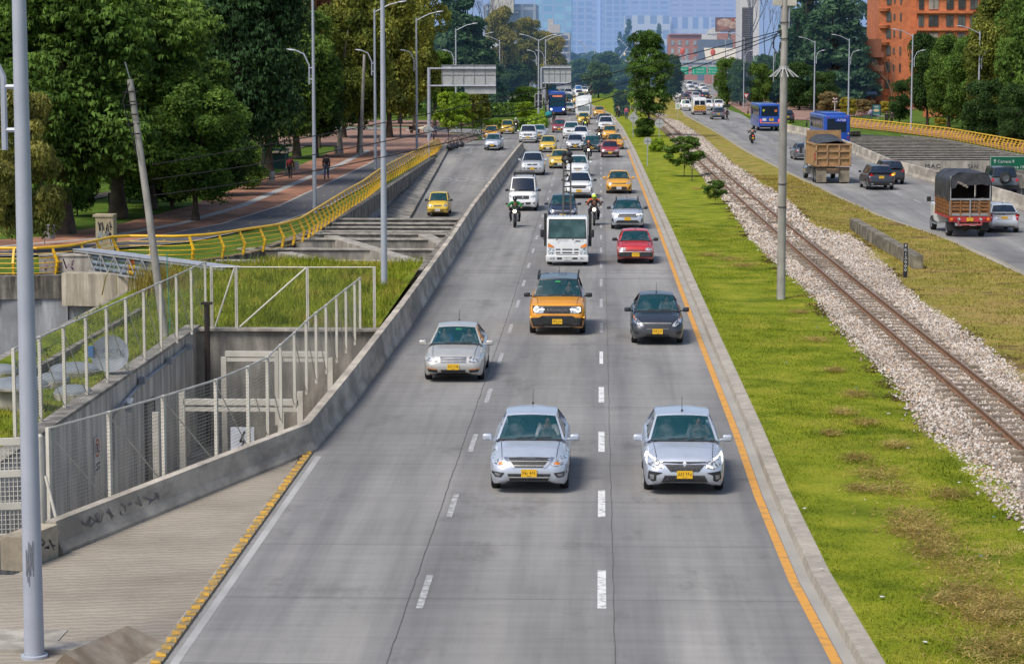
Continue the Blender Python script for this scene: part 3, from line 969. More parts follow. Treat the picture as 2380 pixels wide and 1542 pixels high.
for i,(px,py,rx,lab) in enumerate(((2,866,.5,'grey skylight dome at the left picture edge'),(175,862,.72,'largest grey skylight dome on the grass bank'),(122,886,.48,'grey skylight dome in front of the largest dome'),(170,915,.50,'small grey skylight dome nearest the mesh fence'),(40,945,.8,'grey dome on a pale drum behind the near lamp pole'))):
 p=at(px,py,.45)
 t=thing('skylight_dome',lab,'skylight',p,0,'skylight domes on the grass bank')
 mb=MB()
 prof=[(rx*math.cos(a_),.20*math.sin(a_)) for a_ in np.linspace(0,math.pi/2-.02,8)]
 mb.lathe(prof,24,(0,0,.05 if i<4 else .55))
 mb.build('dome',m_dome,t,True)
 mb=MB();mb.lathe([(rx*.96,-.2),(rx*1.02,.04),(rx*.96,.06)] if i<4 else [(rx*.8,-.2),(rx*.8,.55),(rx*1.04,.56),(rx*1.04,.50)],24)
 mb.build('rim',m_concl,t)
p=at(256,868,.55)
t=thing('satellite_dish','grey round satellite dish with lettering standing on the grass bank','satellite dish',(p.x,p.y,.45))
mb=MB();mb.lathe([(.02,.12),(.25,.10),(.45,.04),(.52,0.0),(.52,-.02),(.3,.06),(.02,.09)],24,axis='Y')
d_=mb.build('reflector',M('dish_grey',(.22,.25,.28),.6),t,True);d_.location=(0,0,.65);d_.rotation_euler=(R(-18),0,R(8))
text('lettering','DIRECTV',.17,(0,-.06,.05),(R(90),0,0),M('dish_blue',(.05,.07,.14),.5),d_,sx=1.1)
mb=MB();mb.tube([(0,.1,0),(0,.1,.6)],.04);mb.build('stand',MATS['grey_steel'],t)
mb=MB();mb.box((-.5,-.05,.72),(.14,.12,.3));mb.build('receiver',M('receiver_blue',(.06,.16,.38),.5),t)
m_fpost=M('cream_fence_post',(.66,.63,.55),.5,col2=(.55,.52,.45),scale=2,grain=.08)
m_mesh=M('fence_wire',(.58,.56,.50),.55,metal=.2)
def mesh_fence(name,label,posts,h,wire=.0042,pitch=.075,brace=True,wm=None):
 t=thing(name,label,'fence',posts[0])
 o=Vector(posts[0])
 pts=[Vector(p)-o for p in posts]
 for i,p in enumerate(pts):
  d=(pts[min(i+1,len(pts)-1)]-pts[max(i-1,0)]);rz=math.atan2(d.y,d.x)
  mb=MB();mb.box((p.x,p.y,p.z+h/2),(.09,.07,h),rz)
  mb.build('post',m_fpost,t)
 for i,(a_,b_) in enumerate(zip(pts[:-1],pts[1:])):
  d=b_-a_
  L=Vector((d.x,d.y,0)).length
  u=Vector((d.x/L,d.y/L,0));n2=Vector((u.y,-u.x,0))*.045
  up=Vector((0,0,1))
  mb=MB()
  nh=int(h/pitch)
  for k in range(nh+1):
   z=.03+k*(h-.06)/nh
   q0,q1=a_+n2+up*z,b_+n2+up*z
   mb.poly([q0-up*wire,q1-up*wire,q1+up*wire,q0+up*wire])
  nv=int(L/pitch)
  for k in range(nv+1):
   q=a_.lerp(b_,k/nv)+n2*1.06
   mb.poly([q+up*.03-u*wire,q+up*.03+u*wire,q+up*(h-.03)+u*wire,q+up*(h-.03)-u*wire])
  mb.build('mesh_panel',wm or m_mesh,t,fix=False)
  mb=MB();mb.tube([a_+up*(h-.02),b_+up*(h-.02)],.022,6)
  if brace:
   mb.tube([a_+up*(h-.08)-n2*.4,b_+up*.1-n2*.4],.014,5)
  mb.build('rail',m_fpost if not brace else m_mesh,t)
 return t
fp=[(117,1229.5),(257.9,1181.4),(382.8,1134.9),(504.5,1087),(578.3,1048.5),(623,1021.3),(653.5,984.5),(685.5,949.2),(712.8,915.6),(735.7,890),(758.8,868),(783.2,842),(804.9,820),(825.2,801),(837.5,788)]
front=[at(px,py,.12) for px,py in fp]
mesh_fence('mesh_fence','tall cream mesh fence standing right behind the concrete road barrier',front,2.0)
u0,u1=Vector((-13.35,56.6,.48)),Vector((-12.75,77.2,.48))
sec=[u0.lerp(u1,(k/9.0)) for k in range(10)]
sec=[u0+(u0-sec[1])]+sec
mesh_fence('mesh_fence','upper mesh fence along the retaining wall beside the skylight domes',sec,2.1)
third=[Vector((-12.5,76.9,.45)),Vector((-11.7,76.9,.45)),Vector((-9.4,76.9,.45)),Vector((-7.25,77.0,.45))]
tf=mesh_fence('mesh_fence','cross mesh fence on the far wall in front of the tall grass',third,2.0,wire=.0026,brace=False,wm=M('dark_wire',(.14,.145,.09),.7))
mb=MB();o=third[0]
mb.tube([Vector((-12.4,76.87,.5))-o,Vector((-11.75,76.87,2.4))-o],.03,6);mb.tube([Vector((-11.6,76.87,.5))-o,Vector((-9.45,76.87,2.4))-o],.03,6)
mb.build('brace',m_fpost,tf)
g0=at(95,1255,.1)
t=thing('gate','cream welded grille gate with wide rails at the left picture edge','gate',g0)
mb=MB()
for k in range(26):
 mb.box((-.28-k*.075,-.25-k*.02,1.0),(.012,.012,2.0))
for k in range(22):
 mb.box((-1.25,-.5,.1+k*.09),(2.1,.012,.012),R(15))
mb.build('grille',m_fpost,t)
mb=MB()
for z in (.12,.72,1.34,1.95):
 mb.box((-1.25,-.5,z),(2.15,.07,.13),R(15))
mb.build('rail',m_fpost,t)
mb=MB();mb.tube([(0,0,-.1),(0,0,2.0)],.085,14);mb.blob((0,0,2.0),(.085,.085,.05),12,6);mb.build('round_post',m_fpost,t,True)
mb=MB();mb.tube([(.12,-.02,1.25),(.42,-.12,.05)],.03,8);mb.box((.30,-.1,-.02),(.5,.16,.05));mb.box((.46,-.16,-.14),(.22,.03,.28));mb.build('brace',m_fpost,t)
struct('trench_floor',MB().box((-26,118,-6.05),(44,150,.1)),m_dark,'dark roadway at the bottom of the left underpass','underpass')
edge=[Vector((p.x,p.y-.9 if p.y<108 else p.y,0)) for p in fenceL if p.y<236]
edge=[Vector((p.x+(.5 if p.y>108 else .2),p.y,0)) for p in edge]
def wallrun(path,name,label,z0,z1,th,mat):
 mb=MB();mb.profile(path,[(0,z0),(0,z1),(-th,z1),(-th,z0)])
 return tag(mb.build(name,mat),label,'wall')
e1=[p for p in edge if p.y<111]
cb_=wallrun([Vector((-46,94.6,0)),Vector((-30,97.6,0)),Vector((-24.4,99.2,0)),Vector((-22.2,99.6,0))],'edge_beam','stained concrete edge beam below the railing at the far left',-.95,.02,.6,m_concd)
mb=MB()
for k in range(16):
 x=-46+k*1.62
 y=94.9+(x+46)*.187 if x<-30 else 98+(x+30)*.2
 mb.box((x+.5,y+.35,-3.4),(1.05,.25,5.0),R(10))
 mb.box((x+1.3,y+.62,-3.4),(.75,.25,5.0),R(10))
pw=mb.build('panel_wall',m_panel);tag(pw,'ribbed pale wall panels of the underpass below the edge beam','wall')
mb=MB();mb.box((-19.4,99.0,-.52),(5.9,.8,1.35),R(-9))
tag(mb.build('cross_beam',M('cream_concrete',(.56,.50,.39),.85,col2=(.42,.37,.28),scale=1.1,stain=.45,stain_scale=1,stretch=(3,3,.2))),'deep cream concrete beam below the steel pipe bridge','beam')
mb=MB();mb.box((-19.6,98.3,-1.35),(1.3,.5,.45));tag(mb.build('bearing_block',m_concl),'small concrete bearing block under the cream beam','block')
e2=[Vector((-22.2,100.3,0)),Vector((-18.6,104.6,0)),Vector((-16.2,110.9,0)),Vector((-15.0,122,0)),Vector((-14.55,134,0)),Vector((-14.5,141,0))]
wallrun(resample(e2,3),'edge_beam','curved concrete edge of the trench below the yellow railing',-1.1,.03,.45,m_concd)
e3=[Vector((-14.5,141,0)),Vector((-14.55,180,0)),Vector((-14.6,213,0))]
wallrun(resample(e3,3),'edge_beam','straight stained concrete edge beam beside the ramp',-.95,.03,.45,m_concd)
mb=MB();mb.profile(resample([Vector((-14.75,134,0)),Vector((-14.85,213,0))],2.5),[(0,-6),(0,-.9),(-.3,-.9),(-.3,-6)])
tag(mb.build('ramp_wall',M('blue_grey_wall',(.37,.41,.47),.8,col2=(.28,.31,.36),scale=.9,stain=.35,stretch=(3,3,.2))),'blue grey wall between the ramp and the yellow railing','wall')
mb=MB();mb.profile([(-14.9,95),(-15.6,112),(-15,134)],[(0,-6),(0,-1.1),(-.3,-1.1),(-.3,-6)])
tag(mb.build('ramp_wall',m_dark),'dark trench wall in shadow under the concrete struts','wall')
mb=MB();mb.profile([(-7.32,96),(-7.30,134),(-7.62,231)],[(0,-6),(0,.35),(-.25,.35),(-.25,-6)])
tag(mb.build('ramp_wall',m_concd),'stained wall of the ramp below the road barrier','wall')
mb=MB();mb.box((-11.4,98.6,-2.9),(8.6,.4,6.0));tag(mb.build('ramp_wall',m_concd),'end wall under the grass deck facing the concrete struts','wall')
bY=[134.2,130.8,127.9,124.9,123.3,119.8,113.6,107.2]
lab=['farthest','second farthest','third farthest','fourth farthest','fifth farthest','third nearest','second nearest','nearest']
for i,yb in enumerate(bY):
 x0=-14.6 if yb>126 else (-15.2 if yb>115 else -17.2)
 mb=MB();mb.box(((x0-7.3)/2,yb,-.62),(-7.3-x0,.42,1.2))
 so=mb.build('concrete_strut',m_conc)
 tag(so,lab[i]+' straight concrete strut spanning the left trench','strut','concrete struts over the left trench')
 tp=MB();tp.box(((x0-7.3)/2,yb,.0),(-7.3-x0,.56,.06));tp.build('painted_lit_top',m_concl,so)  # paler slab paints the lit top of the strut
def diag(a_,b_,label):
 mb=MB();mb.beam((a_[0],a_[1],-.50),(b_[0],b_[1],-.50),.7,1.02)
 o_=mb.build('concrete_strut',m_concl)
 tag(o_,label,'strut','diagonal concrete struts over the left trench')
P=lambda x_,y_:tuple(at((1000+x_/2.1418)/1.721,(600+y_/2.1418)/1.721,.02)[:2])
diag(P(690,730),P(1420,945),'diagonal strut starting at the bend of the yellow railing')
diag(P(300,870),P(1000,1025),'broad diagonal strut nearest the tall grass')
diag(P(0,935),P(560,1050),'diagonal strut running into the grass at left')
diag(P(1500,720),P(1660,800),'short diagonal strut against the road barrier')
mb=MB();mb.box((-11.2,103.5,-1.5),(8,.3,2.4));tag(mb.build('strut_wall',m_concd),'stained cross wall between the nearest struts','wall')
def rampz(y):
 return 0 if y>231 else -(231-y)*.0305-max(0,190-y)**2*.00004
mb=MB()
def rl_x(y):return float(np.interp(y,[95,163,208,231,240],[-12.9,-12.9,-13.9,-14.45,-14.4]))
mb.grid(lambda u,v:(rl_x(95+136.4*v)*(1-u)-7.3*u,95+136.4*v,rampz(95+136.4*v)-.001),4,60)
struct('ramp',mb,m_road,'concrete ramp descending into the left underpass','road')
mb=MB()
ys_=list(np.linspace(95,236,60))
pth=[Vector((rl_x(y_),y_,rampz(y_))) for y_ in ys_]
mb.profile(pth,[(0,-.02),(0,.22),(-.25,.24),(-1.9,.55),(-1.9,-.3)])
struct('ramp_kerb',mb,m_conc,'concrete side step along the left of the ramp','kerb')
mb=MB()
for yy,xx in ((196,-11.9),(196,-8.9)):
 for s_ in (-.55,.55):
  for k in range(12):
   t0,t1=k/12*6.283,(k+1)/12*6.283
   f_=lambda r_,t_:(xx+s_*1.25+r_*.55*math.cos(t_),yy+r_*1.9*math.sin(t_),rampz(yy+r_*1.9*math.sin(t_))+.012)
   mb.poly([f_(1,t0),f_(1,t1),f_(.82,t1),f_(.82,t0)])
 for q0,q1 in (((-.7,0),(0,1.2)),((0,1.2),(.7,0)),((-.3,.9),(.4,.9))):
  f_=lambda x_,y_:(xx+x_,yy+y_,rampz(yy+y_)+.014)
  mb.poly([f_(q0[0]-.05,q0[1]),f_(q0[0]+.05,q0[1]),f_(q1[0]+.05,q1[1]),f_(q1[0]-.05,q1[1])])
for xx in (-12.3,-9.4):
 yy=226
 f_=lambda x_,y_:(xx+x_,yy+y_,rampz(yy+y_)+.012)
 mb.poly([f_(-.1,0),f_(.1,0),f_(.1,5),f_(-.1,5)]);mb.poly([f_(-.5,1.5),f_(0,-1),f_(.5,1.5)])
for k in range(10):
 mb.poly([(-13.8+k*.66,233.5,.006),(-13.5+k*.66,233.5,.006),(-13.5+k*.66,234.4,.006),(-13.8+k*.66,234.4,.006)])
struct('ramp_markings',mb,m_whitefade,'worn white cycle symbols and arrows painted on the ramp','road marking',fix=False)
A,B=at(190,628,.05),at(540,664,.25)
t=thing('pipe_bridge','grey steel truss bridge carrying blue and yellow pipes across the trench','pipe bridge',A)
d=(B-A);L=d.length;t.rotation_euler=(0,0,math.atan2(d.y,d.x))
m_truss=M('galvanised_truss',(.42,.44,.46),.5,metal=.3,col2=(.33,.34,.36),scale=3)
mb=MB()
for yy in (-.35,.35):
 mb.beam((0,yy,.08),(L,yy,.08),.07,.07);mb.beam((0,yy,.86),(L,yy,.86),.08,.09)
mb.build('chord',m_truss,t)
mb=MB()
for yy in (-.36,.36):
 nb=int(L/.55)
 for k in range(nb):
  x0,x1=k*L/nb,(k+1)*L/nb
  mb.beam((x0,yy,.1 if k%2 else .84),(x1,yy,.84 if k%2 else .1),.035,.035)
  if k%2:
   mb.beam((x1,yy,.1),(x1,yy,.84),.03,.03)
mb.build('lattice',m_truss,t)
mb=MB();mb.box((L/2,0,.93),(L,.85,.03));mb.build('cover',M('truss_cover',(.36,.39,.45),.6,grain=.2),t)
m_pipe=M('blue_grey_pipe',(.20,.25,.30),.5,col2=(.14,.18,.22),scale=2);m_py=M('pipe_yellow',(.62,.36,.02),.5);m_po=M('pipe_orange',(.62,.16,.02),.5)
for zz in (.22,.45,.68):
 mb=MB();mb.tube([(0,-.18,zz),(L,-.18,zz)],.09,10);po_=mb.build('pipe',m_pipe,t,True)
 mb=MB()
 for f0 in (.36,.665):
  mb.tube([(L*f0,-.18,zz),(L*(f0+.05),-.18,zz)],.095,10)
 mb.build('colour_band',m_py if zz<.6 else m_po,po_,True)
m_ry=M('railing_yellow',(.86,.52,.010),.45,col2=(.74,.42,.015),scale=1.5,grain=.1)
def railing(path,name,label,step,side,h=1.15):
 """posts lean out then bend: 5 thin rails and a thick top rail"""
 pts=[]
 L=[0.0]
 for a_,b_ in zip(path[:-1],path[1:]):
  L.append(L[-1]+(b_-a_).length)
 n_=int(L[-1]/step)
 def pos(s_):
  x_=float(np.interp(s_,L,[p.x for p in path]));y_=float(np.interp(s_,L,[p.y for p in path]))
  return Vector((x_,y_,0))
 def frame(s_):
  p_,q_=pos(max(0,s_-.6)),pos(min(L[-1],s_+.6))
  d_=(q_-p_).normalized()
  return pos(s_),d_,Vector((d_.y,-d_.x,0))*side
 o0=path[0].copy()
 t_=thing(name,label,'railing',o0)
 post=MB()
 post.add([(-.045,-.05,0),(.045,-.05,0),(.045,.05,0),(-.045,.05,0),(-.045,.05,.52),(.045,.05,.52),(.045,.17,.52),(-.045,.17,.52),(-.045,-.22,1.12),(.045,-.22,1.12),(.045,-.14,1.12),(-.045,-.14,1.12)],[(3,2,1,0),(0,1,5,4),(2,3,7,6),(1,2,6,5),(3,0,4,7),(4,5,9,8),(6,7,11,10),(5,6,10,9),(7,4,8,11),(8,9,10,11)])
 pm=post.mesh('post')
 pm.materials.append(m_ry)
 for k in range(min(n_+1,99)):
  s_=k*L[-1]/n_
  p_,d_,nn_=frame(s_)
  o_=link('post',pm,m_ry,t_)
  o_.location=p_-o0
  o_.rotation_euler=(0,0,math.atan2(nn_.y,nn_.x)-math.pi/2)
 ss=[k*L[-1]/(n_*2) for k in range(n_*2+1)]
 for off,z_,r_ in ((.10,.10,.019),(.13,.32,.019),(.16,.52,.021),(.04,.72,.019),(-.06,.90,.019),(-.19,1.13,.06)):
  mb_=MB()
  mb_.tube([frame(s_)[0]+frame(s_)[2]*off+Vector((0,0,z_))-o0 for s_ in ss],r_,6 if r_<.03 else 8)
  mb_.build('top_rail' if r_>.03 else 'rail',m_ry,t_,True)
 return t_
railing(resample([p for p in fenceL],1.5),'yellow_railing','long yellow bent post railing curving along the left footpath above the trench',1.98,1)
fr_=sorted(fenceR,key=lambda p:-p.y)
railing(resample(fr_,2),'yellow_railing','yellow bent post railing along the right footpath above the trench',1.75,1)
bp=[Vector((-60,108,0)),Vector((-40,107,0)),Vector((-27,110.5,0)),Vector((-21.6,118,0)),Vector((-19.0,130,0)),Vector((-17.9,145,0)),Vector((-17.7,200,0)),Vector((-18.3,240,0)),Vector((-19,292,0))]
bp=resample(bp,2.5)
for nm,o0,o1,z_,mt,lb in (('bike_path',-1.45,1.35,.012,m_bike,'dark asphalt cycle path behind the left yellow railing'),('footpath',-7.0,-1.62,.010,m_brick,'red brick footpath beside the cycle path under the trees'),('path_edging',-1.62,-1.45,.016,m_stonepath,'pale stone edging between brick and cycle path'),('path_band',-4.1,-3.5,.015,m_stonepath,'grey stone band running along the brick footpath'),('path_edge_line',1.35,1.5,.016,m_stonepath,'pale edge line between cycle path and grass strip')):
 mb=MB();mb.profile(bp,[(o0,z_),(o1,z_)],closed=False)
 struct(nm,mb,mt,lb,'path')
mb=MB()
for k in range(34):
 p_=bp[12+k*2] if 12+k*2<len(bp) else None
 if p_ is None:break
 mb.poly([(p_.x-.05,p_.y,.02),(p_.x+.05,p_.y,.02),(p_.x+.05,p_.y+.8,.02),(p_.x-.05,p_.y+.8,.02)])
struct('bike_path_dashes',mb,M('ochre_paint',(.42,.32,.12),.8),'small ochre dashes along the middle of the cycle path','road marking')
mb=MB();mb.poly([(-14.95,215,.02),(-14.6,232,.02),(-13,258,.02),(-14,270,.02),(-24,286,.02),(-60,288,.02),(-60,240,.02),(-26,238,.02),(-17,216,.02)])
struct('plaza',mb,m_brickr,'pink brick plaza by the bicycle racks','pavement')
mb=MB();mb.poly([(-9.5,302,.02),(-60,302,.02),(-60,330,.02),(-22,326,.02),(-12,316,.02)])
struct('plaza',mb,m_brickr,'pink brick plaza behind the side street','pavement')
mb=MB();mb.profile([(-60,132),(-44,137),(-33,150),(-29,190),(-30,250)],[(-.8,.012),(.8,.012)],closed=False)
struct('park_path',mb,M('dirt_path',(.17,.13,.10),.95,col2=(.11,.085,.065),scale=1),'narrow dirt path through the shaded park','path')
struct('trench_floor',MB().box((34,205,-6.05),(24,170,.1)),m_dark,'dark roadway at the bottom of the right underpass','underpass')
mb=MB();mb.profile([(26.9,128),(25.75,167),(25.4,174),(24.5,191),(24.7,225),(24.5,270),(29.5,275.3)],[(0,-6),(0,.3),(-.3,.3),(-.3,-6)])
tag(mb.build('trench_wall',m_concd),'trench wall behind the right road barrier','wall')
fr2=[Vector((p.x-.55,p.y-.15,0)) for p in fr_ if p.y<300]
eo=wallrun(resample([Vector((33.8,269,0))]+[p for p in fr2 if p.y<268],3)[::-1],'edge_beam','stained concrete edge beam under the right yellow railing',-.95,.05,.6,m_concd)
mb=MB()
pp_=resample(([p for p in fr2 if p.y<275]),1.7)
for p_ in pp_:
 mb.box((p_.x+.35,p_.y,-2.6),(.8,.5,3.4),R(-55))
tag(mb.build('panel_wall',m_concl),'pale ribbed wall below the right railing','wall')
fence_x=lambda y_:xat(sorted(fr_,key=lambda p:p.y),y_)
rb=np.linspace(208,264,16)
for i,yb in enumerate(rb):
 x0,x1=24.5,fence_x(yb)-.6
 mb=MB();mb.box(((x0+x1)/2,yb,-.55),(x1-x0,.5,1.0))
 so=mb.build('concrete_strut',m_dark)  # dark base colour paints the shade on the strut face
 tp=MB();tp.box(((x0+x1)/2,yb,-.02),(x1-x0,.56,.035));tp.build('painted_lit_top',m_concl,so)  # thin pale slab paints the light along the strut top
 nm_=['nearest','second nearest','third nearest'][i] if i<3 else (['farthest','second farthest','third farthest'][15-i] if i>12 else None)
 tag(so,(nm_+' of the parallel concrete struts over the right trench') if nm_ else 'one of the middle concrete struts over the right trench','strut','concrete struts over the right trench')
mb=MB();mb.box((29.5,206.8,-.55),(10.2,.4,1.05))
hb=mb.build('header_beam',m_concl);tag(hb,'pale header beam with black scrawled letters at the near end of the right struts','beam')
text('graffiti','MAC',.50,(28.3,206.58,-.42),(R(90),0,0),m_spray,hb,sx=1.15,spacing=1.2)
text('graffiti','SAN',.55,(31.7,206.58,-.46),(R(90),0,0),m_spray,hb,sx=.85)
mb=MB()
for k in range(13):
 mb.box((25+k*.82,207.2,-3.4),(.6,.3,4.8));mb.box((25.41+k*.82,207.4,-3.4),(.3,.3,4.8))
tag(mb.build('panel_wall',m_concl),'ribbed wall below the header beam','wall')
mb=MB();mb.profile([(31.35,193.2),(32.4,184),(36.5,150)],[(0,-.95),(0,.02),(.7,.02),(.7,-.95)])
tag(mb.build('edge_beam',m_concd),'stained edge beam of the nearer deck at the right picture edge','beam')
mb=MB()
for k in range(24):
 y_=193-k*1.8
 x_=31.55+(193-y_)*.117
 mb.box((x_+.15,y_,-3.2),(.4,.9,4.6),R(-8));mb.box((x_+.45,y_-.9,-3.2),(.4,.9,4.6),R(-8))
tag(mb.build('panel_wall',m_panel),'pale ribbed wall under the nearer deck at the right edge','wall')
for k in range(6):
 y_=191.8-k*2.4
 mb=MB();mb.box((37.5,y_,-.4),(9.5,.5,.8))
 tag(mb.build('concrete_strut',m_concd),'concrete strut of the nearer deck at the right picture edge','strut','concrete struts of the nearer right deck')
t=thing('road_sign','green direction sign reading Carrera 9 and Av Carrera 19 above the right trench','road sign',(33.55,199.5,0))
m_sg=M('sign_green',(.0,.115,.055),.5,col2=(.0,.095,.05),scale=2)
mb=MB();mb.box((0,0,.05),(3.15,.04,1.42));pl=mb.build('panel',m_sg,t)
mb=MB()
for x_,y_,w_,h_ in ((0,.71,3.05,.035),(0,-.61,3.05,.035),(-1.51,.05,.035,1.34),(1.51,.05,.035,1.34)):
 mb.box((x_,-.025,y_),(w_,.01,h_))
m_sw=M('sign_white_paint',(.72,.74,.72),.5)
mb.build('border',m_sw,pl)
text('lettering','Carrera 9',.34,(-.25,-.03,.30),(R(90),0,0),m_sw,pl)
text('lettering','Av Carrera 19',.34,(.22,-.03,-.16),(R(90),0,0),m_sw,pl)
mb=MB()
mb.poly([(-1.18,-.026,.18),(-1.12,-.026,.18),(-1.12,-.026,.42),(-1.18,-.026,.42)]);mb.poly([(-1.27,-.026,.36),(-1.03,-.026,.36),(-1.15,-.026,.52)])
mb.poly([(-1.3,-.026,-.02),(-1.3,-.026,-.2),(-1.1,-.026,-.02)]);mb.poly([(-1.24,-.027,-.12),(-1.18,-.027,-.06),(-1.05,-.027,-.28),(-1.1,-.027,-.32)])
mb.build('arrow',m_sw,pl,fix=False)
mb=MB();mb.tube([(-1.2,.08,-3),(-1.2,.08,.5)],.06);mb.tube([(1.2,.08,-3),(1.2,.08,.5)],.06);mb.build('post',MATS['grey_steel'],t)
fR=sorted(fr_,key=lambda p:p.y)
mb=MB();mb.profile([Vector((p.x+.3,p.y,0)) for p in fR]+[Vector((25,360,0)),Vector((24,420,0)),Vector((27,520,0))],[(0,.01),(7.5,.01)],closed=False)
struct('right_footpath',mb,m_brick,'red brick footpath behind the right yellow railing','path')
mb=MB();mb.poly([(21.6,360,.015),(24,330,.015),(30,330,.015),(60,420,.015),(60,520,.015),(24,520,.015)])
struct('right_plaza',mb,m_brickr,'bare pinkish plaza under the right trees','pavement')
mb=MB();mb.profile([(20.9,300),(21.2,330),(21.2,358)],[(0,.0),(0,.14),(.25,.14),(3.0,.16),(3.0,0)])
struct('right_verge',mb,m_grass,'small grass strip at the right road edge beyond the barrier','grass')
p0,p1=at(1984,530,.25),at(2134,622,.25)
mb=MB();mb.beam(p0+Vector((0,0,.18)),p1+Vector((0,0,.18)),.42,.66)
tag(mb.build('low_wall',M('mossy_concrete',(.33,.29,.22),.9,col2=(.15,.135,.095),scale=1.6,stain=.5,stain_scale=1.5,grain=.25)),'short mossy concrete wall standing between the track and the right road','wall')
kp=at(2104,640,.2)
t=thing('kilometre_post','black kilometre post with white vertical letters and digits beside the track','marker post',kp)
mb=MB();mb.box((0,0,.6),(.17,.05,1.45));kb_=mb.build('board',M('post_black',(.02,.02,.028),.5),t)
for i,ch in enumerate('PK13000'):
 text('lettering',ch,.17,(0,-.03,1.22-i*.165),(R(90),0,0),m_sw,kb_,sx=1.1)
mb=MB();mb.box((0,0,.35-.0),(.1,.01,.012));mb.box((0,-.03,.685),(.13,.008,.012));mb.build('rule',m_sw,kb_)
def glassmat(name,col,alpha):
 m,nt,bs,out=_nodes(name)
 bs.inputs['Base Color'].default_value=(*col,1)
 bs.inputs['Roughness'].default_value=.06
 bs.inputs['Specular IOR Level'].default_value=.55
 bs.inputs['Alpha'].default_value=alpha
 MATS[name]=m
 return m
m_ws=glassmat('windscreen_glass',(.012,.085,.112),.48)
m_sg_=glassmat('side_glass',(.010,.022,.028),.85)
m_dkglass=glassmat('tinted_glass',(.010,.020,.040),.93)
def paint(name,col,metal=.0,rough=.3):
 if name in MATS:return MATS[name]
 m,nt,bs,out=_nodes(name)
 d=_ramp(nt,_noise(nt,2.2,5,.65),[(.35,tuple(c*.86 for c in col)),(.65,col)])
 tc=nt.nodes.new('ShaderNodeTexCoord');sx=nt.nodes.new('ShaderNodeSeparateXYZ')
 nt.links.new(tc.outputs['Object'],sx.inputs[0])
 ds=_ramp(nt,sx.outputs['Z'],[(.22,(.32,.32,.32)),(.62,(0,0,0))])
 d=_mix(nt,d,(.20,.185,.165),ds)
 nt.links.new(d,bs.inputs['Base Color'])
 bs.inputs['Metallic'].default_value=metal
 bs.inputs['Roughness'].default_value=rough
 bs.inputs['Coat Weight'].default_value=.6
 bs.inputs['Coat Roughness'].default_value=.08
 MATS[name]=m
 return m
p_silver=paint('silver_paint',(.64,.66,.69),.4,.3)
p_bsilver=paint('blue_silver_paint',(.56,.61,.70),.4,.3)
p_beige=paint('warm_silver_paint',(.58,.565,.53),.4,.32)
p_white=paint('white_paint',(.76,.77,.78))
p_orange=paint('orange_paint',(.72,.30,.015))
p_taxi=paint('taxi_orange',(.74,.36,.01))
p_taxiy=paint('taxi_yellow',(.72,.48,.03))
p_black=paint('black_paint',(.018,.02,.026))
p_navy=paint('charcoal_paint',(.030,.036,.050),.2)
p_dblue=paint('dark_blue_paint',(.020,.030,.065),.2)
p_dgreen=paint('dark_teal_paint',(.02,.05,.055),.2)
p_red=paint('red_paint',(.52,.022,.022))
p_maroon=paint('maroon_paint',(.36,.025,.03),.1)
p_grey=paint('grey_paint',(.12,.13,.15),.3)
p_busblue=paint('bus_blue',(.008,.07,.40),0,.35)
p_busdark=paint('bus_dark_blue',(.006,.02,.10),0,.35)
m_tyre=M('tyre_rubber',(.022,.022,.023),.85,col2=(.012,.012,.012),scale=8)
m_rim=M('alloy_rim',(.30,.31,.33),.4,metal=.7,col2=(.16,.16,.17),scale=9)
m_trim=M('black_trim',(.022,.023,.025),.55,col2=(.014,.014,.015),scale=5)
m_grille=M('grille_black',(.02,.021,.023),.5,col2=(.045,.046,.05),scale=26,lo=.48,hi=.52)
m_chrome=M('chrome',(.72,.73,.75),.18,metal=.9,col2=(.6,.61,.63))
m_lens=M('headlamp_lens',(.66,.69,.72),.1,metal=.3,col2=(.10,.11,.13),scale=15,lo=.40,hi=.56,coat=1)
m_led=M('lit_daytime_led',(1.0,.93,.78),.3,emit=.9)
m_lit=M('lit_headlamp',(1.0,.88,.62),.3,emit=2.6)
m_amber=M('amber_lens',(.75,.22,.02),.3)
m_amberlit=M('lit_indicator',(1.0,.42,.04),.3,emit=1.8)
m_tail=M('tail_lens',(.42,.012,.012),.2,col2=(.25,.01,.01),scale=9,coat=.5)
m_taillit=M('lit_tail_lamp',(.95,.06,.04),.3,emit=1.2)
m_plate=M('yellow_plate',(.78,.46,.015),.5,col2=(.7,.40,.015))
m_platew=M('white_plate',(.66,.67,.66),.5,col2=(.6,.6,.6))
m_ink=M('plate_ink',(.04,.035,.03),.6)
m_inner=M('cabin_interior',(.045,.046,.050),.8,col2=(.03,.03,.033),scale=3)
m_seat=M('seat_fabric',(.22,.22,.225),.9,col2=(.07,.07,.075),scale=6)
m_wiper=M('wiper_black',(.012,.012,.013),.5)
m_green=M('green_sticker',(.05,.45,.16),.5)
NOSE=([0,.03,.08,.16,.30,.55,.9],[.62,.74,.83,.905,.96,.99,1.0])
CARS={}
def lerp(a,b,t):
 return a+(b-a)*t
class Spec:
 pass
def carspec(L=4.4,W=1.70,H=1.48,yf=.85,wb=2.55,hood=.76,cowl=.98,yc=1.10,yrf=1.86,yrr=3.15,yrb=3.85,deck=1.02,tail=.98,belt=(.80,.92),wr=.58,wheel=.31,nose=1.0,tailw=1.0,bump=.56,clear=.20,shoulder=.86,van=0,flank=0.0,rake=.12):
 s=Spec();s.__dict__.update(locals());return s
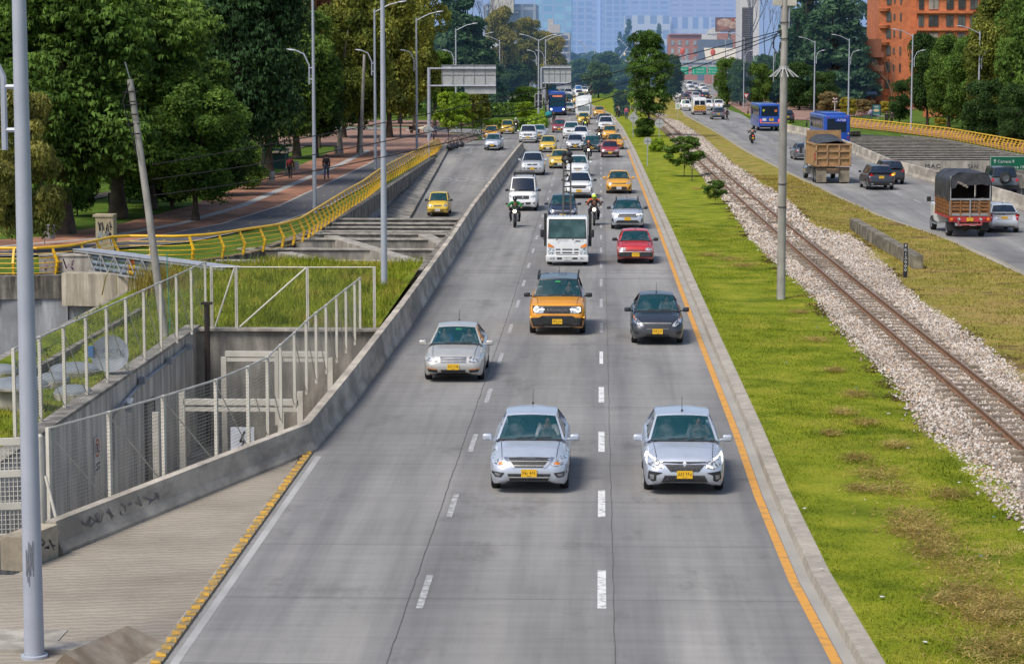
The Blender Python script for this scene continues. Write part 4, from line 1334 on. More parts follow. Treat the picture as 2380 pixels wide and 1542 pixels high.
def car_profile(S):
 L,W=S.L,S.W
 hw=W/2
 ys=sorted(set([0,.03,.08,.14,.2,.3,.42]+[round(v,3) for v in np.linspace(.5,L-.45,46)]+[L-.32,L-.2,L-.12,L-.06,L-.02,L]))
 ws,zt,zb,zs,za=[],[],[],[],[]
 for y in ys:
  a=np.interp(y,NOSE[0],[1-(1-v)*S.nose for v in NOSE[1]])
  b=np.interp(L-y,NOSE[0],[1-(1-v)*S.tailw for v in NOSE[1]])
  ws.append(hw*min(a,b))
  top=np.interp(y,[0,.03,.09,.16,S.yc*.55,S.yc+.05,S.yc+.5,S.yrb-.4,S.yrb,L-.22,L-.08,L],[S.bump,S.bump+.06,S.hood-.05,S.hood,lerp(S.hood,S.cowl,.62),S.cowl,max(S.belt[0],S.cowl)-.02,max(S.belt[1],S.deck-.04),S.deck,S.tail,S.tail-.06,S.bump+.1])
  zt.append(top)
  zb.append(np.interp(y,[0,.05,.2,L-.2,L-.05,L],[.32,.24,S.clear,S.clear+.03,.30,.38]))
  be=np.interp(y,[0,.2,S.yc,S.yrb,L],[S.bump-.04,S.hood-.10,S.belt[0],S.belt[1],S.tail-.15])
  zs.append(min(be,top-.035))
  ar=0
  for yw in (S.yf,S.yf+S.wb):
   q=S.wheel+.055
   if abs(y-yw)<q:
    ar=max(ar,S.wheel+math.sqrt(q*q-(y-yw)**2))
  za.append(ar)
 return ys,ws,zt,zb,zs,za
def car_body(S):
 ys,ws,zt,zb,zs,za=car_profile(S)
 mb=MB()
 rings=[]
 for y,w_,t,b,s,a in zip(ys,ws,zt,zb,zs,za):
  wt=w_*S.shoulder
  bb=max(b,a)
  half=[(0,t),(.4*wt,t-.006),(.72*wt,t-.02),(.93*wt,t-.045),(lerp(wt,w_,.35),s),(w_*.982,s-.10*(s-b)),(w_,lerp(s,b,.36)),(w_*.995,lerp(s,b,.62)),(w_*.975,max(lerp(s,b,.88),bb)),(w_*.94,bb),(w_*.78,bb),(w_*.55,b+.04),(0,b+.04)]
  half[3]=(half[3][0],max(half[3][1],s+.005))
  for k in range(4,9):
   half[k]=(half[k][0],max(half[k][1],bb))
  ring=[(x,y,z) for x,z in half]+[(-x,y,z) for x,z in half[-2:0:-1]]
  rings.append(ring)
 n=len(rings[0])
 vs=[p for r_ in rings for p in r_]
 fs=[]
 for i in range(len(rings)-1):
  for k in range(n):
   l=(k+1)%n
   fs.append((i*n+k,i*n+l,(i+1)*n+l,(i+1)*n+k))
 fs.append(tuple(range(n)));fs.append(tuple((len(rings)-1)*n+k for k in range(n))[::-1])
 return mb.add(vs,fs)
def bvh_of(mb):
 return BVHTree.FromPolygons([Vector(v) for v in mb.v],[list(f) for f in mb.f])
def patch(mbout,bvh,poly,L,front=True,off=.010,step=.06,mirror=False,thick=True):
 """lay a flat outline (x, z) onto the curved front (or rear) of a body"""
 for sgn in ((1,-1) if mirror else (1,)):
  pl=[(p[0]*sgn,p[1]) for p in poly]
  pts=[Vector(p) for p in pl]
  fine=[]
  for i,p in enumerate(pts):
   q=pts[(i+1)%len(pts)]
   k=max(1,int((q-p).length/step))
   for j in range(k):
    fine.append(p.lerp(q,j/k))
  nb=len(fine)
  xs=[p.x for p in pts];zs=[p.y for p in pts]
  x=min(xs)+step*.7
  inner=[]
  while x<max(xs):
   z=min(zs)+step*.7
   while z<max(zs):
    if inpoly((x,z),pl):
     inner.append(Vector((x,z)))
    z+=step
   x+=step
  vo,eo,fo,*_=delaunay_2d_cdt(fine+inner,[(i,(i+1)%nb) for i in range(nb)],[],1,1e-4)
  vs=[]
  for p in vo:
   o=Vector((p.x,-2,p.y)) if front else Vector((p.x,L+2,p.y))
   d=Vector((0,1,0)) if front else Vector((0,-1,0))
   h=bvh.ray_cast(o,d)
   if h[0] is None:
    h2=bvh.find_nearest(Vector((p.x,.05 if front else L-.05,p.y)))
    y=h2[0].y
   else :
    y=h[0].y
   vs.append((p.x,y-off if front else y+off,p.y))
  mbout.add(vs,[tuple(f) for f in fo])
def cabin(S):
 """roof with pillars, and the glass panes, all on one greenhouse surface"""
 hw=S.W/2
 wb0,wb1=hw*.90,S.wr
 zc,H=S.cowl-.01,S.H
 he=H-.055
 bow,bowr=S.rake,S.rake*.8
 def ws(u,v):
  return (u*lerp(wb0*.97,wb1,v),lerp(S.yc,S.yrf,v)+bow*u*u*(1-.5*v),lerp(zc,H-.02,max(v,0)**.96)-.04*u*u*v)
 def rs(u,v):
  return (u*lerp(wb0*.95,wb1*.97,v),lerp(S.yrb,S.yrr,v)-bowr*u*u*(1-.5*v),lerp(S.deck-.01,H-.035,max(v,0)**.96)-.04*u*u*v)
 def sd(s,v,sg):
  a0,a1=ws(1,0),ws(1,1)
  b0,b1=rs(1,0),rs(1,1)
  p=[lerp(lerp(a0[k],b0[k],s),lerp(a1[k],b1[k],s),v) for k in range(3)]
  bulge=math.sin(math.pi*s)
  base=lerp(S.belt[0],S.belt[1],s)-.02
  z0=lerp(a0[2],b0[2],s)
  z=lerp(lerp(z0,min(z0,base),min(1,bulge*2.2)),p[2],v)
  x=p[0]+(.035*bulge)*(1-v)+.02*bulge*v
  return (x*sg,p[1],z)
 G,B={},MB()
 m=MB();m.grid(lambda a,b:ws(-.93+1.86*a,.035+.90*b),10,6);G['windscreen']=m
 m=MB();m.grid(lambda a,b:rs(.90-1.80*a,.06+.84*b),8,5);G['rear_window']=m
 G['side_window']=[]
 for sg in (1,-1):
  cuts=((.07,.44),(.49,.90)) if not S.van else ((.05,.28),(.32,.62),(.65,.95))
  for s0,s1 in cuts:
   m=MB();m.grid(lambda a,b:sd(lerp(s0,s1,a),lerp(.06,.90,b),sg),6,4);G['side_window'].append(m)
  edges=[0]+[c for q in cuts for c in q]+[1]
  for k in range(0,len(edges),2):
   s0,s1=edges[k],edges[k+1]
   B.grid(lambda a,b:sd(lerp(s0,s1,a),b,sg),2,5)
  for s0,s1 in cuts:
   B.grid(lambda a,b:sd(lerp(s0,s1,a),lerp(.90,1,b),sg),6,1)
   B.grid(lambda a,b:sd(lerp(s0,s1,a),lerp(-.02,.06,b),sg),6,1)
 for u0,u1 in ((-1,-.93),(.93,1)):
  B.grid(lambda a,b:ws(lerp(u0,u1,a),b),1,6)
 for u0,u1 in ((-1,-.90),(.90,1)):
  B.grid(lambda a,b:rs(lerp(u0,u1,a),b),1,6)
 B.grid(lambda a,b:ws(-.93+1.86*a,lerp(.935,1,b)),10,1)
 B.grid(lambda a,b:rs(-.90+1.80*a,lerp(.90,1,b)),10,1)
 B.grid(lambda a,b:rs(-.90+1.80*a,lerp(0,.06,b)),10,1)
 def roof(a,b):
  u=-1+2*a
  p,q=ws(u,1),rs(u,1)
  cam_=.035*math.sin(math.pi*b)
  side=sd(b,1,1)[0]
  return (u*side,lerp(p[1],q[1],b),lerp(p[2],q[2],b)+cam_)
 R_=MB();R_.grid(roof,12,10)
 cw=MB();cw.grid(lambda a,b:ws(-.96+1.92*a,-.02+.055*b),10,1);G['cowl']=cw
 return G,B,R_,ws,roof
def seatmesh(S):
 m=MB()
 yb=S.yc+.85
 for x in (-.36,.36):
  m.blob((x,yb,S.belt[0]+.02),(.24,.12,.36),10,7);m.blob((x,yb+.05,S.belt[0]+.42),(.12,.06,.12),8,6)
 m.box((0,S.yrb-.55,S.belt[1]),(1.15,.14,.42))
 m.tube([(.36+.19*math.cos(t),S.yc+.42-.05*math.sin(t),S.cowl+.02+.19*math.sin(t)) for t in np.linspace(0,6.283,17)],.02,5)
 m.box((0,S.yc+.28,S.cowl-.02),(1.3,.35,.06))
 return m
_WH={}
def wheelmesh(r,w_=.19):
 k=(round(r,3),w_)
 if k not in _WH:
  t=MB();t.lathe([(r*.62,-w_/2),(r*.93,-w_/2),(r,-w_/2+.03),(r,w_/2-.03),(r*.93,w_/2),(r*.62,w_/2)],22,axis='X')
  q=MB();q.lathe([(.0,w_*.40),(r*.18,w_*.42),(r*.2,w_*.32),(r*.50,w_*.36),(r*.56,w_*.5),(r*.64,w_*.5)],18,axis='X')
  q.lathe([(r*.64,-w_*.5),(r*.56,-w_*.5),(.0,-w_*.42)],18,axis='X')
  for i in range(5):
   a=i*2*math.pi/5
   q.beam((w_*.40,r*.15*math.cos(a),r*.15*math.sin(a)),(w_*.44,r*.55*math.cos(a),r*.55*math.sin(a)),.05,.03)
  _WH[k]=(t.mesh('tyre',True,50),q.mesh('rim',True,40))
  _WH[k][0].materials.append(m_tyre);_WH[k][1].materials.append(m_rim)
 return _WH[k]
def rbox(w,d,h,b,seg=3,off=(0,0,0),taper=0.0):
 me=bmesh.new()
 bmesh.ops.create_cube(me,size=1.0)
 bmesh.ops.scale(me,vec=(w,d,h),verts=me.verts)
 bmesh.ops.bevel(me,geom=me.edges[:],offset=b,segments=seg,affect='EDGES',profile=.6)
 for v in me.verts:
  if taper:
   k=1-taper*max(0,v.co.z/h+.5)
   v.co.x*=k
  v.co+=Vector(off)
 me.verts.index_update()
 mb=MB();mb.add([tuple(v.co) for v in me.verts],[[v.index for v in f.verts] for f in me.faces])
 me.free()
 return mb
def mirror_mesh(sg,S):
 m=MB()
 x,y,z=sg*(S.W/2+.10),S.yc+.40,S.belt[0]+.13
 q=rbox(.21,.13,.15,.05,3,(x,y,z));m.add(q.v,q.f)
 m.tube([(sg*(S.W/2-.08),y+.05,z-.06),(x-sg*.06,y,z-.02)],.025,6)
 return m
def build_car(key,S,fascia,rear=None):
 """fascia/rear: list of (part name, material key, outline, mirror, offset). Cached meshes."""
 body=car_body(S)
 bv=bvh_of(body)
 D_={'S':S,'body':body.mesh(key+'_body',True,38)}
 G,B,R_,ws,roof=cabin(S)
 D_['pillars']=B.mesh(key+'_pillars',True,38)
 D_['roof']=R_.mesh(key+'_roof',True,38)
 D_['windscreen']=G['windscreen'].mesh('windscreen',True)
 D_['rear_window']=G['rear_window'].mesh('rear_window',True)
 D_['side_window']=[g.mesh('side_window',True) for g in G['side_window']]
 D_['cowl']=G['cowl'].mesh('cowl',True)
 D_['seats']=seatmesh(S).mesh('seats',True)
 D_['mirror']=[mirror_mesh(sg,S).mesh('wing_mirror',True) for sg in (1,-1)]
 wp=MB()
 for x0,x1 in ((-.42,.12),(.15,.62)):
  a_,b_=Vector(ws(x0,.05)),Vector(ws(x1/1.0,.10))
  wp.beam(a_+Vector((0,-.02,.012)),b_+Vector((0,-.02,.012)),.018,.012)
 D_['wiper']=wp.mesh('wiper')
 parts=[]
 for isf,lst in ((True,fascia),(False,rear or [])):
  for nm,mk_,pl,mir,*r_ in lst:
   off=r_[0] if r_ else .010
   if mir:
    for sg in (1,-1):
     q=MB();patch(q,bv,[(p[0]*sg,p[1]) for p in pl],S.L,isf,off)
     parts.append((nm,mk_,q.mesh(nm,True)))
   else :
    q=MB();patch(q,bv,pl,S.L,isf,off)
    parts.append((nm,mk_,q.mesh(nm,True)))
 D_['parts']=parts
 hs=MB()
 for sg in (1,-1):
  pts=[]
  for t in np.linspace(.14,S.yc,8):
   x=sg*(S.W/2)*.74*(1-.10*(1-t/S.yc))
   h=bv.ray_cast(Vector((x,t,3)),Vector((0,0,-1)))
   if h[0] is not None:
    pts.append(h[0]+Vector((0,0,.004)))
  for a_,b_ in zip(pts[:-1],pts[1:]):
   hs.poly([a_+Vector((-.007,0,0)),a_+Vector((.007,0,0)),b_+Vector((.007,0,0)),b_+Vector((-.007,0,0))])
 D_['seam']=hs.mesh('hood_seam',False)
 D_['bvh']=bv
 CARS[key]=D_
 return D_
_PL={}
def plate_meshes(seed):
 if seed in _PL:return _PL[seed]
 b=MB();b.box((0,0,0),(.33,.012,.165))
 rs_=random.Random(seed)
 t=MB()
 x=-.125
 for i in range(6):
  for k in range(3):
   x0,z0=x+rs_.uniform(-.014,.014),rs_.uniform(-.03,.045)
   x1,z1=x+rs_.uniform(-.016,.016),rs_.uniform(-.03,.045)
   strokes(t,[(x0,z0),(x1,z1)],.010,lambda u,v:(u,-.0075,v))
  x+=.046+(.016 if i==2 else 0)
 strokes(t,[(-.05,-.062),(.05,-.062)],.010,lambda u,v:(u,-.0075,v))
 mb_,mt_=b.mesh('plate'),t.mesh('plate_marks',fix=False)
 mt_.materials.append(m_ink)
 _PL[seed]=(mb_,mt_)
 return _PL[seed]
def place(key,loc,rz,pm,label,cat='car',group=None,name='parked',roofpaint=None,glass=None,mirrorpaint=None,plate=('yellow',.46,None),away=False,lod=0,antenna=True,rack=None,rails=False,swaps=None,seed=1,lit=None):
 """lay out one car from the cached meshes: root empty with every part as a child"""
 D_=CARS[key]
 S=D_['S']
 t=thing(name,label,cat,loc,rz,group)
 gl=glass or m_ws
 body=link('body',D_['body'],pm,t,True)
 link('pillars',D_['pillars'],roofpaint if roofpaint else pm,t,True)
 link('roof',D_['roof'],roofpaint or pm,t,True)
 link('windscreen',D_['windscreen'],gl,t,True)
 link('rear_window',D_['rear_window'],m_dkglass,t,True)
 for g in D_['side_window']:
  link('side_window',g,m_sg_,t,True)
 for sg in (0,1):
  link('wing_mirror',D_['mirror'][sg],mirrorpaint or pm,t,True)
 for yw in (S.yf,S.yf+S.wb):
  for sg in (1,-1):
   tm,rm=wheelmesh(S.wheel)
   wo=link('tyre',tm,m_tyre,t)
   wo.location=(sg*(S.W/2-.115),yw,S.wheel)
   if sg<0:
    wo.rotation_euler=(0,0,math.pi)
   if lod<2:
    link('rim',rm,m_rim,wo)
 if lod<2:
  link('seats',D_['seats'],m_seat,t)
  link('cowl',D_['cowl'],m_trim,t)
 if lod<1:
  link('wiper',D_['wiper'],m_wiper,t)
  link('hood_seam',D_['seam'],m_trim,t)
 sw=swaps or {}
 tbl={'lens':m_lens,'grille':m_grille,'trim':m_trim,'chrome':m_chrome,'amber':m_amber,'led':m_led,'lit':m_lit,'tail':m_tail,'taillit':m_taillit,'amberlit':m_amberlit,'paint':pm,'fog':M('fog_lens',(.3,.31,.33),.2,metal=.3,col2=(.1,.1,.11),scale=14),'seam':m_trim,'silver':M('silver_trim',(.5,.5,.5),.35,metal=.5)}
 for nm,mk_,me in D_['parts']:
  link(nm,me,tbl[sw.get(nm,mk_)],t,True)
 if plate:
  pmesh,tmesh=plate_meshes(seed)
  pz=plate[1]
  if away:
   h=D_['bvh'].ray_cast(Vector((0,S.L+2,pz)),Vector((0,-1,0)));y=(h[0].y if h[0] else S.L)+.02
  else :
   h=D_['bvh'].ray_cast(Vector((0,-2,pz)),Vector((0,1,0)));y=(h[0].y if h[0] else 0)-.02
  po=link('number_plate',pmesh,m_plate if plate[0]=='yellow' else m_platew,t,True)
  po.location=(0,y,pz)
  if away:po.rotation_euler=(0,0,math.pi)
  if lod<2:link('plate_marks',tmesh,m_ink,po)
 if antenna and lod<2:
  m=MB();yy=S.yrr-.1 if antenna is True else antenna
  m.tube([(0,yy,S.H+.01),(0,yy+.12,S.H+.30)],[.009,.005],5);m.blob((0,yy,S.H+.01),(.03,.04,.02),8,5)
  m.build('antenna',m_wiper,t)
 if rails:
  for sg in (1,-1):
   m=MB();xr=sg*(S.wr+.015)
   m.tube([(xr,S.yrf+.25,S.H-.06),(xr,S.yrf+.45,S.H+.05),(xr,(S.yrf+S.yrr)/2,S.H+.075),(xr,S.yrr-.2,S.H+.05),(xr,S.yrr,S.H-.06)],.028,6)
   m.build('roof_rail',m_trim,t,True)
 if rack:
  m=MB()
  y0,y1=rack
  for yy in np.linspace(y0,y1,6):
   m.box((0,yy,S.H+.14),(1.15,.025,.025));m.box((-.57,yy,S.H+.07),(.025,.025,.18));m.box((.57,yy,S.H+.07),(.025,.025,.18))
  for zz in (.10,.22):
   for xx in (-.575,.575):
    m.box((xx,(y0+y1)/2,S.H+zz),(.025,y1-y0,.025))
   for yy in (y0,y1):
    m.box((0,yy,S.H+zz),(1.15,.025,.025))
  m.build('roof_rack',m_trim,t)
 return t
def quad(x0,z0,x1,z1,x2,z2,x3,z3):
 return [(x0,z0),(x1,z1),(x2,z2),(x3,z3)]
def bar(w0,z0,w1,z1):
 """symmetric trapezoid: half width w0 at z0 (low), w1 at z1 (high)"""
 return [(-w0,z0),(w0,z0),(w1,z1),(-w1,z1)]
build_car('versa',carspec(L=4.45,W=1.70,H=1.50,hood=.77,cowl=.99,yc=1.10,yrf=1.80,yrr=3.15,yrb=3.92,deck=1.05,tail=1.02,belt=(.86,.95),wr=.55),[('headlight','lens',[(.46,.625),(.60,.60),(.81,.655),(.83,.76),(.78,.90),(.72,.84),(.60,.72)],True),('indicator','amber',[(.52,.63),(.63,.625),(.66,.665),(.56,.69)],True,.016),('grille','grille',[(-.30,.575),(.30,.575),(.45,.765),(.2,.775),(-.2,.775),(-.45,.765)],False),('grille_chrome','chrome',[(.30,.56),(.36,.575),(.55,.765),(.46,.775),(.31,.60)],True,.016),('grille_slat','seam',bar(.36,.655,.375,.665),False,.018),('grille_slat','silver',bar(.34,.612,.35,.624),False,.018),('grille_slat','silver',bar(.40,.70,.405,.712),False,.018),('air_intake','grille',bar(.41,.295,.46,.445),False),('bumper_trim','chrome',bar(.47,.255,.45,.285),False,.014),('intake_bar','silver',bar(.44,.36,.445,.385),False,.02),('fog_lamp','trim',[(.52,.465),(.80,.485),(.80,.43),(.72,.365),(.60,.365)],True),('fog_glass','fog',[(.58,.45),(.74,.46),(.72,.39),(.62,.385)],True,.018)])
build_car('logan',carspec(L=4.35,W=1.735,H=1.52,hood=.80,cowl=1.00,yc=1.06,yrf=1.78,yrr=3.15,yrb=3.85,deck=1.06,tail=1.02,belt=(.88,.96),wr=.58,nose=.85),[('headlight','lens',[(.44,.60),(.62,.57),(.80,.66),(.81,.82),(.70,.80),(.46,.71)],True),('daytime_light','led',[(.795,.66),(.835,.68),(.845,.84),(.79,.83),(.60,.775),(.62,.745),(.78,.79)],True,.018),('daytime_light','led',[(.44,.60),(.47,.59),(.47,.62),(.60,.58),(.60,.61),(.47,.67)],True,.018),('grille','grille',[(-.30,.52),(.30,.52),(.42,.66),(-.42,.66)],False),('grille_bar','chrome',[(-.45,.665),(.45,.665),(.46,.70),(0,.675),(-.46,.70)],False,.016),('grille_bar','trim',[(-.46,.70),(0,.675),(.46,.70),(.46,.725),(-.46,.725)],False,.014),('badge','chrome',[(0,.62),(.05,.68),(0,.74),(-.05,.68)],False,.02),('air_intake','grille',[(-.50,.29),(.50,.29),(.42,.44),(-.42,.44)],False),('fog_pod','trim',[(.46,.50),(.76,.53),(.78,.36),(.68,.30),(.60,.33),(.60,.44)],True),('fog_lamp','fog',[(.64,.45),(.74,.46),(.74,.36),(.66,.35)],True,.018)])
build_car('jetta',carspec(L=4.38,W=1.735,H=1.46,hood=.78,cowl=.97,yc=1.12,yrf=1.84,yrr=3.10,yrb=3.85,deck=1.02,tail=1.0,belt=(.84,.92),wr=.55,nose=.9),[('headlight','lens',[(.44,.60),(.62,.585),(.78,.62),(.80,.76),(.72,.77),(.46,.73)],True),('grille','grille',bar(.36,.575,.38,.735),False)]+[('grille_slat','chrome',bar(.37,z,.37,z+.014),False,.018) for z in (.58,.62,.66,.70,.728)]+[('air_intake','grille',bar(.34,.275,.36,.375),False),('fog_lamp','trim',[(.44,.29),(.70,.31),(.74,.39),(.44,.37)],True),('side_marker','amber',[(.46,.385),(.74,.40),(.75,.42),(.46,.405)],True,.014),('bumper_lip','trim',bar(.70,.215,.72,.25),False)])
build_car('bronco',carspec(L=4.39,W=1.885,H=1.78,hood=1.05,cowl=1.20,yc=1.05,yrf=1.52,yrr=3.95,yrb=4.28,deck=1.25,tail=1.15,belt=(1.08,1.12),wr=.66,wheel=.36,nose=.55,tailw=.5,bump=.70,clear=.27,shoulder=.92,wb=2.67),[('grille','trim',[(-.80,.735),(.80,.735),(.83,.98),(-.83,.98)],False),('grille_mesh','grille',bar(.40,.76,.42,.95),False,.016),('headlight','lens',[(.44,.75),(.72,.745),(.79,.80),(.79,.93),(.70,.965),(.44,.93)],True,.018),('daytime_light','led',[(.42,.845),(.60,.84),(.63,.79),(.70,.765),(.765,.80),(.785,.87),(.755,.935),(.70,.95),(.64,.92),(.655,.90),(.70,.92),(.74,.90),(.75,.86),(.72,.80),(.67,.81),(.64,.86),(.60,.885),(.42,.885)],True,.026),('bumper','trim',[(-.90,.30),(.90,.30),(.905,.585),(.6,.60),(.5,.66),(-.5,.66),(-.6,.60),(-.905,.585)],False),('air_intake','grille',bar(.38,.56,.40,.64),False,.018),('tow_hook','grille',[(.50,.36),(.66,.36),(.66,.42),(.50,.42)],True,.022),('side_marker','amberlit',[(.86,.58),(.90,.58),(.90,.62),(.86,.62)],True,.02),('skid_plate','silver',bar(.42,.285,.44,.31),False,.02)])
build_car('sail',carspec(L=4.25,W=1.69,H=1.50,hood=.80,cowl=1.00,yc=1.05,yrf=1.75,yrr=3.05,yrb=3.72,deck=1.08,tail=1.04,belt=(.88,.97),wr=.54),[('headlight','lens',[(.45,.60),(.56,.61),(.74,.72),(.80,.84),(.76,.90),(.66,.82),(.50,.72)],True),('indicator','amber',[(.70,.78),(.77,.84),(.75,.88),(.68,.82)],True,.016),('grille','grille',[(-.34,.535),(.34,.535),(.44,.715),(-.44,.715)],False),('grille_bar','paint',bar(.42,.615,.43,.66),False,.018),('grille_slat','silver',bar(.44,.705,.455,.72),False,.018),('grille_slat','silver',bar(.35,.53,.345,.542),False,.018),('air_intake','grille',bar(.40,.285,.34,.36),False),('fog_lamp','trim',[(.60,.36),(.76,.38),(.76,.45),(.62,.43)],True),('bumper_lip','trim',bar(.60,.225,.66,.255),False)])
build_car('oldhatch',carspec(L=4.05,W=1.64,H=1.42,hood=.80,cowl=.96,yc=1.12,yrf=1.70,yrr=3.05,yrb=3.75,deck=1.00,tail=.95,belt=(.86,.90),wr=.56,nose=.30,bump=.55,wheel=.29),[('headlight','lens',[(.44,.59),(.77,.60),(.78,.73),(.44,.73)],True),('indicator','amber',[(.74,.60),(.79,.60),(.80,.72),(.75,.72)],True,.016),('grille','paint',bar(.42,.59,.42,.735),False),('grille_gap','grille',bar(.41,.60,.42,.645),False,.014),('grille_slat','paint',bar(.40,.618,.41,.632),False,.02),('bumper','trim',bar(.80,.33,.805,.555),False,.018),('bumper_strip','silver',bar(.80,.545,.805,.565),False,.022),('air_intake','grille',bar(.66,.36,.66,.42),False,.024)])
build_car('nivus',carspec(L=4.27,W=1.757,H=1.50,hood=.92,cowl=1.06,yc=1.0,yrf=1.66,yrr=3.35,yrb=4.0,deck=1.15,tail=1.05,belt=(.94,1.02),wr=.57,nose=.75,wheel=.33,bump=.66,clear=.24),[('headlight','lens',[(.44,.75),(.72,.74),(.81,.80),(.80,.92),(.70,.89),(.45,.82)],True),('daytime_light','lit',[(.46,.80),(.72,.86),(.80,.90),(.80,.80),(.74,.79),(.73,.83),(.46,.77)],True,.018),('grille','grille',[(-.50,.665),(.50,.665),(.56,.83),(-.56,.83)],False),('grille_slat','silver',bar(.52,.735,.53,.75),False,.018),('grille_slat','silver',bar(.46,.655,.46,.668),False,.018),('lower_mask','trim',[(-.66,.36),(.66,.36),(.52,.50),(-.52,.50)],False),('bumper_lip','silver',bar(.70,.27,.74,.33),False),('side_vent','trim',[(.72,.36),(.82,.42),(.83,.62),(.76,.60),(.72,.46)],True)])
build_car('kia',carspec(L=4.3,W=1.72,H=1.46,hood=.80,cowl=.98,yc=1.08,yrf=1.80,yrr=3.15,yrb=3.85,deck=1.04,tail=1.0,belt=(.86,.94),wr=.56,nose=.8),[('headlight','lens',[(.46,.66),(.64,.63),(.78,.70),(.78,.84),(.66,.80),(.48,.74)],True),('grille','grille',[(-.46,.665),(.46,.665),(.46,.735),(0,.72),(-.46,.735)],False),('air_intake','grille',[(-.56,.34),(-.44,.26),(.44,.26),(.56,.34),(.46,.48),(-.46,.48)],False),('intake_bar','silver',bar(.50,.30,.50,.325),False,.018),('fog_lamp','trim',[(.58,.34),(.74,.34),(.76,.55),(.72,.56),(.68,.44)],True)])
build_car('hatch',carspec(L=3.65,W=1.62,H=1.50,hood=.82,cowl=1.0,yc=.92,yrf=1.55,yrr=3.15,yrb=3.52,deck=1.05,tail=.98,belt=(.88,.96),wr=.56,nose=.85,tailw=.6,wb=2.4,yf=.75,wheel=.29),[('headlight','lens',[(.44,.64),(.60,.60),(.74,.68),(.76,.86),(.66,.84),(.50,.74)],True),('grille','grille',bar(.40,.62,.34,.66),False),('grille_bar','chrome',[(-.42,.70),(0,.66),(.42,.70),(.42,.72),(0,.685),(-.42,.72)],False,.016),('air_intake','grille',[(-.44,.40),(-.3,.30),(.3,.30),(.44,.40),(.4,.48),(-.4,.48)],False),('fog_lamp','trim',[(.56,.36),(.70,.40),(.70,.47),(.58,.46)],True)])
build_car('atos',carspec(L=3.5,W=1.52,H=1.58,hood=.86,cowl=1.03,yc=.85,yrf=1.38,yrr=3.0,yrb=3.42,deck=1.06,tail=.98,belt=(.90,.96),wr=.56,nose=.6,tailw=.5,wb=2.38,yf=.70,wheel=.27),[('headlight','lens',[(.40,.66),(.66,.66),(.70,.82),(.44,.80)],True),('grille','grille',bar(.26,.66,.30,.75),False),('grille_bar','chrome',bar(.28,.695,.285,.71),False,.016),('air_intake','grille',bar(.40,.32,.42,.38),False),('bumper_strip','trim',bar(.68,.44,.69,.475),False,.012)])
build_car('suv',carspec(L=4.55,W=1.86,H=1.80,hood=1.06,cowl=1.20,yc=1.08,yrf=1.66,yrr=4.05,yrb=4.42,deck=1.25,tail=1.12,belt=(1.06,1.12),wr=.66,nose=.6,tailw=.5,wheel=.37,bump=.74,clear=.28,wb=2.72,shoulder=.9),[('headlight','lens',[(.48,.82),(.72,.79),(.85,.86),(.86,.98),(.70,.97),(.50,.93)],True),('grille','grille',bar(.42,.76,.46,.98),False)]+[('grille_slat','chrome',[(x-.02,.77),(x+.02,.77),(x+.02,.97),(x-.02,.97)],False,.018) for x in (-.33,-.17,0,.17,.33)]+[('air_intake','grille',bar(.60,.50,.56,.58),False),('fog_lamp','trim',[(.62,.58),(.82,.60),(.80,.70),(.66,.68)],True),('bumper_lip','trim',bar(.78,.34,.82,.40),False)])
build_car('vitara',carspec(L=4.4,W=1.81,H=1.70,hood=.98,cowl=1.12,yc=1.06,yrf=1.68,yrr=3.85,yrb=4.25,deck=1.2,tail=1.1,belt=(1.0,1.06),wr=.63,nose=.55,tailw=.5,wheel=.36,bump=.70,clear=.27,wb=2.64,shoulder=.9),[('headlight','lens',[(.44,.78),(.74,.78),(.78,.91),(.46,.90)],True),('grille','grille',bar(.36,.77,.42,.89),False),('badge','chrome',[(-.04,.79),(.04,.79),(.04,.87),(-.04,.87)],False,.018),('air_intake','grille',bar(.36,.50,.42,.59),False),('fog_lamp','fog',[(.54,.50),(.66,.50),(.66,.61),(.54,.61)],True),('bumper_lip','silver',bar(.72,.32,.76,.40),False)])
build_car('peugeot',carspec(L=4.45,W=1.84,H=1.63,hood=.98,cowl=1.10,yc=1.04,yrf=1.72,yrr=3.7,yrb=4.25,deck=1.2,tail=1.1,belt=(.98,1.06),wr=.60,nose=.75,tailw=.6,wheel=.36,bump=.70,clear=.24,wb=2.67,shoulder=.9),[('headlight','lens',[(.50,.78),(.70,.78),(.84,.86),(.85,.95),(.72,.90),(.52,.83)],True),('daytime_light','led',[(.66,.78),(.70,.76),(.74,.50),(.71,.50)],True,.018),('grille','grille',[(-.40,.66),(.40,.66),(.52,.80),(.44,.84),(-.44,.84),(-.52,.80)],False),('air_intake','grille',bar(.70,.33,.74,.38),False),('bumper_lip','silver',bar(.76,.27,.80,.31),False),('side_vent','trim',[(.72,.42),(.82,.48),(.83,.68),(.80,.70)],True)])
build_car('whitesedan',carspec(L=4.35,W=1.73,H=1.54,hood=.82,cowl=1.02,yc=1.05,yrf=1.72,yrr=3.2,yrb=3.75,deck=1.08,tail=1.0,belt=(.90,.97),wr=.58),[('headlight','lens',[(.44,.62),(.64,.58),(.78,.70),(.80,.84),(.68,.84),(.48,.74)],True),('grille','grille',bar(.30,.58,.34,.68),False),('grille_bar','chrome',bar(.28,.625,.29,.645),False,.018),('air_intake','grille',bar(.42,.30,.46,.42),False),('fog_lamp','fog',[(.56,.38),(.72,.40),(.70,.48),(.60,.47)],True)])
